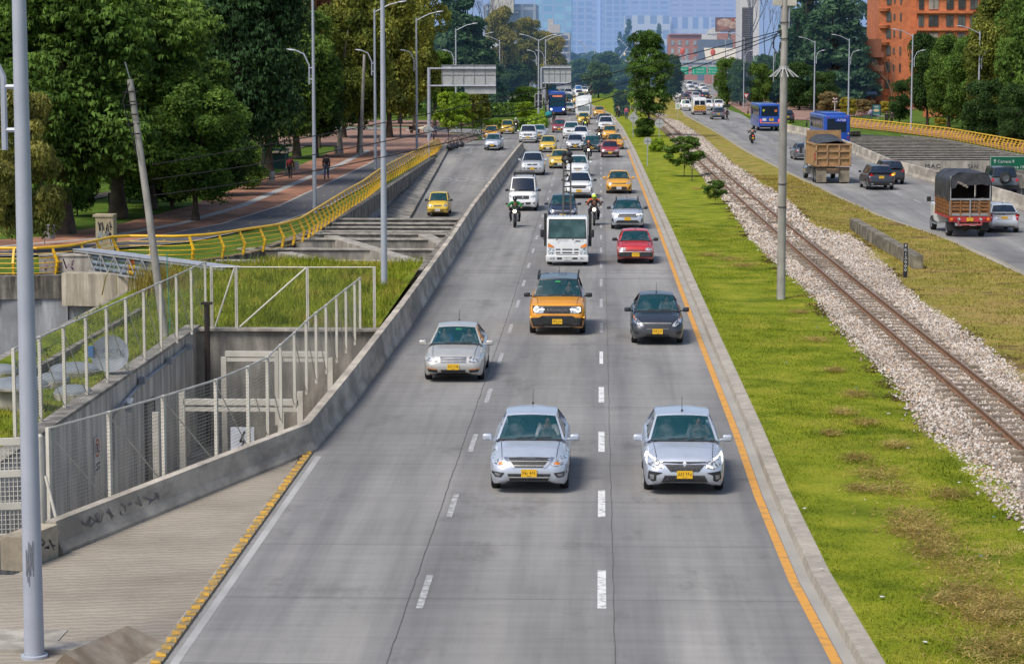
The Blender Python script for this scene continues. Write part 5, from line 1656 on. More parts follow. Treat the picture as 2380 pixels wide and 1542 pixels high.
build_car('van',carspec(L=4.7,W=1.70,H=1.98,hood=1.02,cowl=1.18,yc=.34,yrf=.95,yrr=4.45,yrb=4.62,deck=1.25,tail=1.15,belt=(1.08,1.12),wr=.66,nose=.55,tailw=.3,wheel=.32,bump=.62,clear=.25,wb=2.6,yf=.95,shoulder=.92,van=1),[('headlight','lens',[(.44,.80),(.74,.82),(.79,.94),(.46,.92)],True),('grille','grille',bar(.36,.72,.38,.92),False),('badge','chrome',[(0,.76),(.05,.83),(0,.90),(-.05,.83)],False,.018),('air_intake','grille',bar(.44,.40,.48,.54),False),('fog_lamp','fog',[(.60,.44),(.72,.44),(.72,.54),(.60,.54)],True)])
TL=lambda a:[('tail_light','tail',a,True)]
build_car('fabia',carspec(L=4.0,W=1.66,H=1.50,hood=.82,cowl=1.0,yc=1.0,yrf=1.7,yrr=3.45,yrb=3.86,deck=1.05,tail=.90,belt=(.90,.98),wr=.56,tailw=.55,wheel=.30),[],TL([(.62,.66),(.80,.64),(.82,.90),(.74,.98),(.60,.96),(.58,.84)])+[('plate_recess','silver',bar(.40,.68,.42,.86),False,.006),('bumper_lip','trim',bar(.55,.28,.60,.33),False),('badge','chrome',[(-.045,.92),(.045,.92),(.045,1.0),(-.045,1.0)],False,.014)])
build_car('escape',carspec(L=4.55,W=1.88,H=1.66,hood=.95,cowl=1.1,yc=1.05,yrf=1.75,yrr=3.95,yrb=4.42,deck=1.2,tail=1.05,belt=(1.0,1.08),wr=.62,tailw=.6,wheel=.36,clear=.24,wb=2.7),[],TL([(.50,.98),(.80,.96),(.86,1.02),(.84,1.12),(.66,1.10)])+[('name_bar','grille',bar(.42,1.03,.42,1.09),False,.012),('bumper','trim',bar(.86,.36,.88,.60),False),('exhaust','chrome',[(.56,.38),(.70,.38),(.70,.46),(.56,.46)],True,.02),('reflector','tail',[(.74,.62),(.84,.64),(.84,.72),(.76,.70)],True)])
build_car('jeep',carspec(L=4.2,W=1.87,H=1.84,hood=1.08,cowl=1.22,yc=1.35,yrf=1.6,yrr=3.95,yrb=4.08,deck=1.2,tail=1.15,belt=(1.10,1.14),wr=.72,nose=.2,tailw=.12,wheel=.40,bump=.75,clear=.32,wb=2.46,shoulder=.97),[],[('tail_light','tail',[(.70,.88),(.88,.88),(.88,1.10),(.70,1.10)],True),('bumper','trim',bar(.90,.42,.90,.66),False,.05)])
build_car('rearsedan',carspec(L=4.35,W=1.70,H=1.46,yrb=3.75,deck=1.06,tail=1.02,wr=.55),[],TL([(.60,.76),(.80,.74),(.82,.92),(.62,.94)])+[('bumper_strip','silver',bar(.62,.55,.62,.58),False)])
build_car('rearsuv',carspec(L=4.5,W=1.82,H=1.68,hood=1.0,cowl=1.12,yc=1.05,yrf=1.72,yrr=3.95,yrb=4.36,deck=1.18,tail=1.05,belt=(1.0,1.07),wr=.62,tailw=.55,wheel=.35,clear=.25,wb=2.65),[],TL([(.60,.90),(.82,.90),(.84,1.06),(.62,1.04)])+[('bumper','trim',bar(.80,.32,.84,.52),False)])
build_car('pickup',carspec(L=5.1,W=1.80,H=1.72,hood=1.02,cowl=1.15,yc=1.25,yrf=1.8,yrr=2.75,yrb=3.1,deck=1.08,tail=1.05,belt=(1.02,1.05),wr=.62,tailw=.2,nose=.6,wheel=.37,clear=.30,wb=3.0,shoulder=.95),[],TL([(.70,.72),(.88,.72),(.88,1.0),(.70,1.0)])+[('bumper','silver',bar(.86,.48,.86,.62),False,.05)])
def oncoming(key,px,py,pm,label,**kw):
 """car seen from the front; (px, py) is the contact of the front tyres"""
 S=CARS[key]['S']
 z=kw.pop('z',0.0)
 p=at(px,py,z)
 return place(key,(p.x,p.y-S.yf+.1,z),kw.pop('rz',0.0),pm,label,**kw)
def leaving(key,px,py,pm,label,rz=R(2.0),**kw):
 S=CARS[key]['S']
 p=at(px,py,kw.pop('z',0.0))
 yr=S.L-(S.yf+S.wb)
 d=Vector((-math.sin(rz),math.cos(rz),0))
 q=p+d*(S.yf+S.wb-.1)
 o=p+d*(S.L-yr-.1)
 o=p+d*(S.yf+S.wb-.1)
 o=o+d*0
 loc=o+d*S.yf*0
 return place(key,(loc.x,loc.y,p.z),math.pi+rz,pm,label,away=True,plate=kw.pop('plate',('yellow',.78)),**kw)
onc=oncoming
GT='oncoming cars on the main road'
versa=onc('versa',1231.7,1133.6,p_bsilver,'silver sedan with V shaped chrome grille, nearest car in the middle lane',name='silver_sedan',seed=1)
logan=onc('logan',1588.3,1137,p_bsilver,'silver sedan with lit angular headlights, nearest car in the right lane beside the yellow line',name='silver_sedan',seed=2,antenna=2.0)
jetta=onc('jetta',1057,881.2,p_beige,'warm silver sedan with chrome slat grille alone in the left lane',name='silver_sedan',seed=3)
bronco=onc('bronco',1295.9,773.4,p_orange,'orange boxy off-roader with a black roof and ring headlights',name='orange_suv',roofpaint=p_black,mirrorpaint=p_black,rails=True,seed=4,plate=('yellow',.47))
lt=text('grille_lettering','BRONCO',.085,(0,-.055,.855),(R(90),0,0),m_chrome,bronco,sx=1.6,spacing=1.25)
sail=onc('sail',1527,796.3,p_navy,'dark charcoal sedan with clear headlights in the right lane',name='dark_sedan',seed=5,antenna=2.1)
for c,yy in ((jetta,1.46),(bronco,1.62)):
 m=MB();S=CARS['jetta' if c is jetta else 'bronco']['S']
 yq=S.yrf-.12
 m.box((.06 if c is jetta else 0,yq-.02,S.H-.12),(.16,.02,.05));m.build('sticker',m_green,c)
onc('oldhatch',1476.6,610.6,p_red,'bright red old hatchback with square headlights and black bumper',name='red_hatchback',seed=6,mirrorpaint=m_trim,antenna=1.75,glass=m_ws,plate=('yellow',.43))
onc('nivus',1458,531.4,p_bsilver,'silver blue crossover with black roof rails and lit headlights behind the red hatchback',name='silver_crossover',roofpaint=p_black,mirrorpaint=p_black,rails=True,seed=7,plate=('yellow',.58))
onc('hatch',1307.6,518,p_dblue,'dark blue car half hidden behind the white flatbed truck',name='dark_car',seed=8)
onc('van',1216,489,p_white,'white passenger van with an empty roof rack behind the green motorcyclist',name='white_van',cat='van',rack=(1.3,3.6),mirrorpaint=m_trim,glass=m_dkglass,plate=('white',.47),seed=9,antenna=False)
onc('peugeot',1345.4,459.8,p_white,'white crossover with black mirrors in the middle lane',name='white_crossover',mirrorpaint=m_trim,seed=10,glass=m_dkglass,plate=('yellow',.50),antenna=False)
onc('kia',1438.4,449.2,p_taxi,'orange taxi alone in the right lane next to the yellow line',name='taxi',cat='taxi',plate=('white',.40),seed=11,group='taxis')
onc('whitesedan',1343,410,p_white,'white sedan directly behind the white crossover',name='white_sedan',seed=12,plate=('yellow',.46))
onc('vitara',1237.6,406.9,p_silver,'silver off-roader in the left lane beside the barrier end',name='silver_suv',seed=13,glass=m_dkglass,plate=('yellow',.54),antenna=False)
onc('kia',1301,391.3,p_taxiy,'yellow taxi with blinking indicator beside the silver off-roader',name='taxi',cat='taxi',plate=('white',.40),seed=14,group='taxis')
L1=dict(lod=1)
onc('oldhatch',1417.9,365.7,p_maroon,'dark red old hatchback with a low roof rack in the right lane',name='red_hatchback',seed=15,rack=(1.9,2.9),glass=m_dkglass,**L1)
onc('hatch',1273.3,353.8,p_taxiy,'rounded yellow taxi with dark mirrors left of the silver sedan with diamond badge',name='taxi',cat='taxi',mirrorpaint=m_trim,plate=('white',.42),seed=16,group='taxis',**L1)
onc('logan',1336.8,349.9,p_silver,'silver sedan with diamond badge between the rounded taxi and the dark teal car',name='silver_sedan',seed=17,glass=m_dkglass,**L1)
onc('hatch',1375.7,353.8,p_dgreen,'dark teal small car behind the motorcyclist with orange helmet',name='dark_car',seed=18,**L1)
onc('kia',1429,346.6,p_taxi,'orange taxi behind the dark red hatchback',name='taxi',cat='taxi',plate=('white',.40),seed=19,group='taxis',**L1)
onc('suv',1227.4,332.1,p_white,'white large off-roader with a barred chrome grille',name='white_suv',seed=20,glass=m_dkglass,plate=('yellow',.60),**L1)
onc('hatch',1144,347.9,p_bsilver,'pale blue rounded hatchback at the top of the ramp',name='blue_hatchback',seed=21,rz=R(-3),**L1)
onc('hatch',1141.3,325.5,p_taxi,'orange taxi behind the pale blue hatchback',name='taxi',cat='taxi',plate=('white',.42),seed=22,group='taxis',**L1)
onc('atos',1178.6,311.6,p_taxiy,'yellow taxi with black bumper strip on the side street',name='taxi',cat='taxi',plate=('white',.42),seed=23,group='taxis',mirrorpaint=m_trim,**L1)
onc('atos',1018.4,500.6,p_taxiy,'small yellow taxi driving down the ramp',name='taxi',cat='taxi',plate=('white',.42),seed=24,group='taxis',mirrorpaint=m_trim,z=-1.95,antenna=False)
onc('versa',1252,323,p_silver,'silver car half hidden behind the white large off-roader',name='silver_car',seed=25,lod=2)
onc('versa',1300,308.3,p_maroon,'dark red sedan beside the grass island',name='red_sedan',seed=26,**L1)
onc('suv',1327.6,322.8,p_white,'white van like wagon left of the white sedan',name='white_wagon',seed=27,lod=1,glass=m_ws)
onc('whitesedan',1349.5,328,p_white,'white sedan behind the silver sedan with diamond badge',name='white_sedan',seed=28,lod=1,glass=m_dkglass)
onc('hatch',1417,324.8,p_taxi,'orange taxi with big black grille below the white wagon with roof rack',name='taxi',cat='taxi',plate=('white',.42),seed=29,group='taxis',swaps={'grille':'grille'},mirrorpaint=m_trim,**L1)
onc('suv',1408,307,p_white,'white wagon with a roof rack near the grass edge',name='white_wagon',seed=30,rack=(2.0,3.8),lod=1,glass=m_dkglass)
onc('versa',1404,292.5,p_dblue,'dark blue sedan behind the white wagon with roof rack',name='blue_sedan',seed=31,lod=1)
onc('kia',1392.8,270.8,p_taxi,'yellow orange taxi next to the grass bend, far up the right lane',name='taxi',cat='taxi',plate=('white',.42),seed=32,group='taxis',lod=1)
onc('hatch',1356.6,289.2,p_taxiy,'yellow taxi in front of the white box lorry',name='taxi',cat='taxi',plate=('white',.42),seed=34,group='taxis',lod=1)
L2=dict(lod=2,antenna=False)
onc('logan',1322.3,261.5,p_silver,'silver sedan right of the front blue bus',name='silver_sedan',seed=37,**L2)
onc('kia',1334,258.9,p_taxi,'orange taxi between the silver sedan and the white box lorry',name='taxi',cat='taxi',plate=('white',.42),seed=38,group='taxis',**L2)
onc('suv',1319,243,p_navy,'dark off-roader with a lit lamp behind the front blue bus',name='dark_suv',seed=39,swaps={'fog_lamp':'lit'},**L2)
onc('kia',1341.4,240,p_taxiy,'yellow taxi behind the white box lorry',name='taxi',cat='taxi',plate=('white',.42),seed=40,group='taxis',**L2)
onc('atos',1350.5,234.5,p_taxiy,'pale yellow taxi at the grass edge far up the road',name='taxi',cat='taxi',plate=('white',.42),seed=41,group='taxis',**L2)
onc('suv',1320.5,227,p_white,'white pick-up far up the road beside the rear blue bus',name='white_pickup',seed=42,glass=m_dkglass,**L2)
onc('whitesedan',1346,226.5,p_white,'white car far up the road in front of the blue van',name='white_car',seed=43,glass=m_dkglass,**L2)
onc('van',1344,220,p_white,'white van with a blue windscreen far up the road',name='white_van',cat='van',seed=44,glass=glassmat('blue_glass',(.01,.08,.22),.95),**L2)
onc('versa',1311,221,p_grey,'grey car in the far jam beside the rear blue bus',name='grey_car',seed=45,**L2)
onc('suv',1352,211,p_bsilver,'pale off-roader at the far end of the jam',name='silver_suv',seed=46,**L2)
onc('versa',1329,211.5,p_white,'white car at the far end of the jam',name='white_car',seed=47,**L2)
onc('suv',1300,211,p_navy,'dark off-roader at the far end of the jam',name='dark_suv',seed=48,**L2)
onc('versa',1338,217,p_grey,'grey car squeezed between white cars in the far jam',name='grey_car',seed=49,**L2)
onc('hatch',1358,218,p_white,'white small car at the right of the far jam',name='white_car',seed=50,swaps={'headlight':'lit'},**L2)
p=at(1183,250)
place('versa',(p.x-8,p.y,0),R(80),p_white,'white car seen side on behind the hedge of the side street',name='white_car',lod=2,antenna=False)
leaving('fabia',2328,539.2,p_silver,'silver hatchback with red tail lamps right of the stake truck',name='silver_hatchback',seed=61,plate=('yellow',.77))
jp=leaving('jeep',2328,451,p_grey,'dark boxy off-roader with a spare wheel on its tailgate',name='dark_offroader',cat='off-roader',seed=62,plate=None,antenna=False,roofpaint=p_black)
S=CARS['jeep']['S']
tm,rm=wheelmesh(.38,.24)
so=link('spare_wheel',tm,m_tyre,jp);so.location=(.0,S.L+.14,1.12);so.rotation_euler=(0,0,R(90))
link('rim',rm,m_rim,so)
es=leaving('escape',2043,440,p_navy,'dark grey crossover with its right indicator lit',name='dark_crossover',seed=63,plate=('yellow',.88),rails=False)
m=MB();m.blob((-.76,CARS['escape']['S'].L-.05,1.04),(.10,.07,.06));m.build('lit_indicator',m_amberlit,es,True)
leaving('rearsuv',2069.6,427.3,p_black,'black crossover partly hidden behind the dark grey crossover',name='black_crossover',seed=64)
leaving('rearsedan',1867.6,371.5,p_grey,'dark sedan left of the dump truck',name='dark_sedan',seed=65,plate=None)
leaving('rearsuv',1829,284.9,p_navy,'dark crossover beyond the big pole on the right road',name='dark_crossover',seed=66,lod=1,swaps={'tail_light':'tail'})
leaving('rearsuv',1668.8,277.7,p_grey,'dark grey crossover beside the crossing pedestrian',name='dark_crossover',seed=67,lod=1,swaps={'tail_light':'tail'})
leaving('rearsuv',1669.4,255.7,p_white,'white crossover right of the striped van',name='white_crossover',seed=68,lod=1)
leaving('pickup',1594.2,257.4,p_white,'white pick-up at the left kerb of the right road',name='white_pickup',cat='pick-up',seed=69,lod=1)
leaving('pickup',1645.4,255.8,p_white,'white pick-up half hidden by the striped van',name='white_pickup',cat='pick-up',seed=70,lod=1)
leaving('rearsuv',1593,238,p_grey,'grey off-roader behind the white pick-up',name='grey_suv',seed=71,**L2)
leaving('rearsuv',1581,231,p_white,'white and black car at the left kerb far up the right road',name='white_car',seed=72,**L2)
leaving('rearsedan',1599,231,p_maroon,'red car in the far queue of the right road',name='red_car',seed=73,**L2)
leaving('rearsuv',1616.8,234.2,p_silver,'silver crossover in the far queue of the right road',name='silver_crossover',seed=74,**L2)
leaving('rearsedan',1640,232,p_navy,'dark car with lit red tail lamps in the far queue',name='dark_car',seed=75,swaps={'tail_light':'taillit'},**L2)
leaving('rearsuv',1606.6,215,p_silver,'pale crossover farther up the right road',name='silver_crossover',seed=76,**L2)
leaving('rearsuv',1632,211.6,p_white,'white crossover with red lamps at the far right kerb',name='white_crossover',seed=77,**L2)
leaving('van',1602,206,p_white,'white van at the far end of the right road',name='white_van',cat='van',seed=78,plate=None,**{k:v for k,v in L2.items()})
leaving('rearsuv',1614.5,207,p_bsilver,'pale car beside the far white van',name='silver_car',seed=79,**L2)
leaving('rearsedan',1638.8,218,p_silver,'silver car behind the dark car with lit lamps',name='silver_car',seed=80,**L2)
leaving('rearsuv',1576.7,226,p_navy,'dark off-roader at the far left kerb of the right road',name='dark_suv',seed=81,**L2)
leaving('rearsedan',1624,226,p_black,'black car in the middle of the far right queue',name='black_car',seed=82,**L2)
def wheels(t,places,r,w_=.24):
 tm,rm=wheelmesh(r,w_)
 for x,y in places:
  o=link('tyre',tm,m_tyre,t);o.location=(x,y,r)
  if x<0:o.rotation_euler=(0,0,math.pi)
  link('rim',rm,m_rim,o)
def pt(t,bv,name,poly,mat,mirror=False,off=.012,front=True,L=0):
 for sg in ((1,-1) if mirror else (1,)):
  q=MB();patch(q,bv,[(p[0]*sg,p[1]) for p in poly],L,front,off,.08)
  q.build(name,mat,t,True)
p=at(1318.7,614.4)
t=thing('flatbed_truck','white flatbed truck with a black ladder raised behind its cab','truck',(p.x,p.y-.75,0))
cab=rbox(1.80,1.55,1.75,.11,4,(0,.78,1.25))
for i,v in enumerate(cab.v):
 x,y,z=v
 if y<.5 and z>1.25:
  cab.v[i]=(x,y+(z-1.25)*.22,z)
bv=bvh_of(cab)
cab.build('cab',p_white,t,True,35)
pt(t,bv,'windscreen',[(-.80,1.26),(-.74,1.22),(.74,1.22),(.80,1.26),(.76,1.96),(.70,2.0),(-.70,2.0),(-.76,1.96)],M('truck_glass',(.055,.12,.12),.08,col2=(.012,.045,.05),scale=1.6,lo=.38,hi=.66,spec=.6))  # noise tones in the windscreen colour paint its reflections
pt(t,bv,'windscreen_seal',[(-.84,1.18),(.84,1.18),(.80,2.04),(-.80,2.04)],m_trim,off=.004)
pt(t,bv,'headlight',[(.56,.50),(.84,.50),(.84,.98),(.58,.84)],m_lens,True)
pt(t,bv,'indicator',[(.58,.80),(.84,.82),(.84,1.0),(.58,.86)],m_amber,True,.018)
for z in (.70,.56):
 for x0,x1 in ((-.50,-.30),(-.22,.22),(.30,.50)):
  pt(t,bv,'grille_slot',[(x0,z),(x1,z),(x1,z+.05),(x0,z+.05)],m_grille)
pt(t,bv,'grille',[(-.50,.44),(.50,.44),(.48,.51),(-.48,.51)],m_grille)
m=rbox(1.86,.22,.30,.05,3,(0,.03,.33));bvb=bvh_of(m);m.build('bumper',p_white,t,True)
for x in (-.34,.34):
 pt(t,bvb,'bumper_slot',[(x-.11,.30),(x+.11,.30),(x+.11,.38),(x-.11,.38)],m_grille)
pt(t,bvb,'fog_lamp',[(.55,.30),(.75,.30),(.75,.38),(.55,.38)],m_lens,True)
pb,pmk=plate_meshes(90)
po=link('number_plate',pb,m_platew,t,True);po.location=(0,-.10,.35);po.rotation_euler=(0,0,0);link('plate_marks',pmk,m_ink,po)
for sg in (1,-1):
 m=MB();m.add(rbox(.17,.08,.34,.03,2,(sg*1.09,.05,1.42)).v,rbox(.17,.08,.34,.03,2).f);m.build('wing_mirror',m_trim,t,True)
 m=MB();m.tube([(sg*.9,.15,1.15),(sg*1.05,.02,1.18),(sg*1.08,.05,1.4)],.018,6);m.build('mirror_arm',m_trim,t)
for x0,x1 in ((-.45,.0),(.25,.68)):
 m=MB();m.tube([(x0,-.015,1.16),(x0+.05,.0,1.24),(x1,-.01+.02,1.22)],.014,5);m.blob((x0,-.02,1.14),(.03,.02,.03),8,5);m.build('wiper',m_wiper,t)
pt(t,bv,'model_letters',[(.36,1.06),(.56,1.06),(.56,1.10),(.36,1.10)],m_grille)
m=MB()
for k in range(12):
 m.box((-.75+k*.136,.95,2.135),(.04,.9,.02))
m.build('roof_rib',p_white,t)
for sg in (1,-1):
 m=MB();m.box((sg*.99,1.85,1.45),(.13,.12,1.45));m.build('stake_post',m_trim,t)
m=MB();m.box((0,4.0,.80),(2.05,4.6,.14));m.box((0,3.5,.6),(.8,5.0,.2));m.build('flatbed',M('bed_black',(.05,.05,.055),.7),t)
wheels(t,[(.78,.85),(-.78,.85),(.78,4.4),(-.78,4.4)],.36,.22)
lad=thing('ladder','black crane ladder raised behind the white truck cab','ladder',(p.x-.05,p.y+1.3,.9))
m=MB()
for x in (-.17,.17):
 m.beam((x,0,1.0),(x*.9,1.2,3.45),.08,.10)
m.build('rail',m_trim,lad)
m=MB()
for k in range(9):
 f_=.10+k*.095
 m.beam((-.17,1.2*f_,1.0+2.45*f_),(.17,1.2*f_,1.0+2.45*f_),.06,.06)
m.build('rung',m_trim,lad)
m=MB();m.blob((0,1.25,3.6),(.28,.22,.20),8,6);m.blob((.08,1.2,3.85),(.16,.16,.14),7,5);m.blob((-.16,1.3,3.82),(.1,.14,.18),7,5)
m.build('lamp_cluster',m_trim,lad)
m=MB();m.blob((0,1.06,3.5),(.06,.03,.06),8,5);m.build('lamp_glass',m_lens,lad)
p=at(1356,277)
t=thing('box_lorry','white box lorry with a roof fairing behind a yellow taxi','lorry',(p.x,p.y-.8,0))
cab=rbox(1.9,1.6,1.8,.14,3,(0,.8,1.2));bv=bvh_of(cab);cab.build('cab',p_white,t,True)
pt(t,bv,'windscreen',[(-.82,1.15),(.82,1.15),(.76,1.85),(-.76,1.85)],m_ws);pt(t,bv,'headlight',[(.60,.55),(.88,.55),(.88,.75),(.62,.75)],m_lens,True);pt(t,bv,'bumper',[(-.9,.36),(.9,.36),(.9,.52),(-.9,.52)],m_trim)
rbox(2.2,4.6,2.5,.06,2,(0,4.0,1.95)).build('box_body',p_white,t,True)
rbox(1.7,.9,.75,.2,3,(0,1.0,2.4)).build('roof_fairing',p_white,t,True)
wheels(t,[(.8,.9),(-.8,.9),(.85,4.9),(-.85,4.9)],.38)
def bus_front(px,py,label,lit=True,ww=2.5,L=11.5,scale=1.0):
 p=at(px,py)
 t=thing('city_bus',label,'bus',(p.x,p.y-2.2,0),0)
 b_=rbox(ww,L,2.85,.22,4,(0,L/2,1.75));bv=bvh_of(b_)
 b_.build('body',p_busdark,t,True)
 rbox(ww*.8,L*.8,.3,.1,2,(0,L/2,3.25)).build('roof_unit',p_busblue,t,True)
 pt(t,bv,'windscreen',[(-1.06,1.35),(-.03,1.35),(-.03,2.6),(-1.04,2.6)],m_ws);pt(t,bv,'windscreen',[(.03,1.35),(1.06,1.35),(1.04,2.6),(.03,2.6)],m_ws)
 pt(t,bv,'destination_sign',[(-.7,2.72),(.7,2.72),(.7,2.90),(-.7,2.90)],M('led_sign',(.75,.22,.08),.5,emit=.5))
 pt(t,bv,'front_panel',[(-1.1,.55),(1.1,.55),(1.1,1.25),(-1.1,1.25)],p_busblue,off=.006)
 for x in (-.88,.88):
  m=MB();m.lathe([(.15,0),(.13,-.03),(.02,-.05)],12,(x,-.02,.92),'Y');m.build('headlight',m_lit if lit else m_lens,t,True)
 pt(t,bv,'bumper',[(-1.15,.38),(1.15,.38),(1.15,.52),(-1.15,.52)],m_trim)
 for sg in (1,-1):
  m=MB();m.tube([(sg*1.2,.1,2.9),(sg*1.45,-.35,2.8),(sg*1.45,-.35,2.5)],.035,6);m.blob((sg*1.45,-.35,2.25),(.12,.1,.28));m.build('wing_mirror',m_trim,t,True)
  for k in range(6):
   m=MB();m.box((sg*(ww/2+.004),1.3+k*1.7,1.95),(.02,1.45,1.0));m.build('side_window',m_dkglass,t)
 wheels(t,[(1.08,2.4),(-1.08,2.4),(1.08,L-3),(-1.08,L-3)],.48,.28)
 return t
bus_front(1296,268,'dark blue city bus with lit headlights, nearer of the two oncoming blue buses')
bus_front(1283,224,'dark blue city bus behind the first one in the far jam',lit=False)
def bus_rear(px,py,label,sign=None,rz=R(2.2),L=11.5,hv=1.0):
 p=at(px,py);d=Vector((-math.sin(rz),math.cos(rz),0));o=p+d*(L-2.6)
 t=thing('city_bus',label,'bus',(o.x,o.y,0),math.pi+rz)
 b_=rbox(2.5,L,2.75*hv,.18,4,(0,L/2,.42+1.375*hv));bv=bvh_of(b_);top=.42+2.75*hv
 b_.build('body',p_busblue,t,True)
 if sign:
  q=lambda nm,pl,mt,off=.012:pt(t,bv,nm,pl,mt,off=off,front=False,L=L)
  q('rear_window',[(-.88,1.55),(.98,1.55),(.98,top-.32),(-.88,top-.32)],m_dkglass)
  q('route_panel',[(-.94,top-.62),(.20,top-.62),(.20,top-.34),(-.94,top-.34)],M('route_blue',(.01,.04,.45),.5,emit=.15),.02)
  text('route_number',sign,.30,(-.38,L+.03,top-.48),(R(90),0,R(180)),m_sw,t,sx=1.3)
  rbox(2.1,L*.7,.22,.08,2,(0,L*.5,top+.08)).build('roof_unit',p_busblue,t,True)
  q('tail_light',[(.98,.9),(1.12,.9),(1.12,1.1),(.98,1.1)],m_tail);q('tail_light',[(-1.12,.9),(-.98,.9),(-.98,1.1),(-1.12,1.1)],m_tail)
  q('marker_lamp',[(.8,top-.22),(1.0,top-.22),(1.0,top-.15),(.8,top-.15)],m_tail);q('marker_lamp',[(-1.0,top-.22),(-.8,top-.22),(-.8,top-.15),(-1.0,top-.15)],m_tail)
  q('warning_triangle',[(-1.16,1.36),(-.98,1.36),(-1.07,1.54)],m_plate)
 else :
  q=lambda nm,pl,mt,off=.012:pt(t,bv,nm,pl,mt,off=off,front=False,L=L)
  q('rear_window',[(-1.0,1.75),(1.0,1.75),(.95,top-.22),(-.95,top-.22)],m_dkglass)
  q('diamond_sign',[(.72,2.25),(.88,2.42),(.72,2.59),(.56,2.42)],M('sign_yellow_green',(.55,.60,.03),.5),.02)
  q('orange_notice',[(-.85,2.25),(-.55,2.25),(-.55,2.5),(-.85,2.5)],M('notice_orange',(.65,.16,.03),.5),.02)
  q('yellow_stripe',[(-1.12,.92),(1.12,.92),(1.12,1.02),(-1.12,1.02)],M('stripe_orange',(.75,.30,.03),.5))
  q('tail_light',[(1.0,1.1),(1.13,1.1),(1.13,1.4),(1.0,1.4)],m_taillit);q('tail_light',[(-1.13,1.1),(-1.0,1.1),(-1.0,1.4),(-1.13,1.4)],m_taillit)
  q('plate_panel',[(.40,1.2),(.86,1.2),(.86,1.5),(.40,1.5)],m_platew)
  q('yellow_panel',[(-.45,1.2),(.05,1.2),(.05,1.5),(-.45,1.5)],m_plate)
  q('letter',[(-.34,1.42),(-.06,1.42),(-.06,1.46),(-.34,1.46)],m_ink,.02);q('letter',[(-.24,1.24),(-.18,1.24),(-.18,1.42),(-.24,1.42)],m_ink,.02)
  q('bumper',[(-1.15,.45),(1.15,.45),(1.15,.62),(-1.15,.62)],m_trim)
 for sg in (1,-1):
  for k in range(7):
   m=MB();m.box((sg*1.254,1.4+k*1.35,.42+1.9*hv),(.02,1.15,.95));m.build('side_window',m_dkglass,t)
  m=MB();m.tube([(sg*1.2,.1,2.6),(sg*1.5,-.2,2.5),(sg*1.5,-.2,2.2)],.03,6);m.blob((sg*1.52,-.2,1.95),(.1,.1,.28));m.build('wing_mirror',m_trim,t,True)
 wheels(t,[(1.08,2.4),(-1.08,2.4),(1.08,L-2.6),(-1.08,L-2.6)],.46,.28)
 return t
bus_rear(1937,342,'blue city bus showing route A708 in front of the dump truck','A708')
bus_rear(1783,303.3,'blue city bus with an orange stripe left of the big pole',None,L=10)
p=at(1931.7,425);rz=R(2.2);d=Vector((-math.sin(rz),math.cos(rz),0));L=8.6;o=p+d*(L-1.1)
t=thing('dump_truck','sandy yellow dump truck with a tarpaulin over its ribbed tipper','truck',(o.x,o.y,0),math.pi+rz)
m_dump=M('worn_sand_paint',(.52,.31,.13),.75,col2=(.36,.22,.11),scale=1.6,stain=.4,stain_scale=1.1,grain=.2)
m_dumpr=M('rusty_red_edge',(.40,.09,.05),.8,col2=(.36,.18,.10),scale=3)
m_steel=M('dirty_brown_steel',(.11,.075,.05),.8,col2=(.06,.045,.035),scale=3)
m=MB();m.box((0,5.7,2.0),(2.45,5.2,1.55));m.build('tipper_body',m_dump,t)
m=MB()
for x in (-1.2,-.42,.42,1.2):
 m.box((x,8.36,2.0),(.10,.14,1.6))
for z in (1.25,1.78,2.28,2.76):
 m.box((0,8.37,z),(2.5,.12,.09))
for sg in (1,-1):
 for k in range(7):
  m.box((sg*1.26,3.3+k*.8,2.0),(.10,.12,1.55))
 m.box((sg*1.26,5.7,2.75),(.14,5.3,.12))
m.build('rib',M('worn_sand_rib',(.44,.27,.13),.8,col2=(.30,.19,.10),scale=2,grain=.2),t)
m=MB()
for x in (-.81,0,.81):
 for z in (1.51,2.03):
  m.box((x,8.335,z-.21),(.7,.02,.03));m.box((x+.34,8.335,z),(.03,.02,.42))
m.build('red_edging',m_dumpr,t)
m=MB()
def tarp(u,v):
 x=-1.15+2.3*u;y=3.2+5.05*v
 return (x,y,2.74+.62*max(0,math.sin(math.pi*u))**.6*(1-.55*v)+.05*math.sin(9*u+5*v)+.04*math.sin(17*v))
m.grid(tarp,18,16);m.build('tarpaulin',M('dark_tarpaulin',(.055,.06,.07),.6,col2=(.03,.033,.04),scale=2,bump=.5,bscale=5),t,True)
m=MB();m.box((0,3.1,2.85),(2.5,.1,1.5));m.build('headboard',m_dump,t)
m=MB();m.box((0,8.15,1.05),(2.35,.4,.18));m.box((0,5,.85),(.9,7.0,.3));m.build('chassis',m_steel,t)
for x in (-.82,.82):
 m=MB();m.box((x,8.3,.52),(.72,.03,.86));m.build('mud_flap',M('muddy_flap',(.26,.22,.16),.9,col2=(.15,.13,.10),scale=2),t)
m=MB();m.box((.0,8.36,.98),(.8,.04,.14));m.build('plate_bar',m_dump,t)
rbox(2.3,1.9,1.7,.15,3,(0,1.8,1.75)).build('cab',p_white,t,True);rbox(1.6,1.3,1.0,.15,3,(0,.5,1.2)).build('bonnet',p_white,t,True)
m=MB();m.tube([(1.22,2.75,1.0),(1.22,2.75,2.2)],.12,10);m.tube([(1.22,2.75,2.2),(1.22,2.75,3.1)],.06,8);m.build('exhaust_stack',m_chrome,t,True)
m=MB();m.tube([(1.12,2.6,.75),(1.12,4.0,.75)],.3,14);m.build('fuel_tank',m_chrome,t,True)
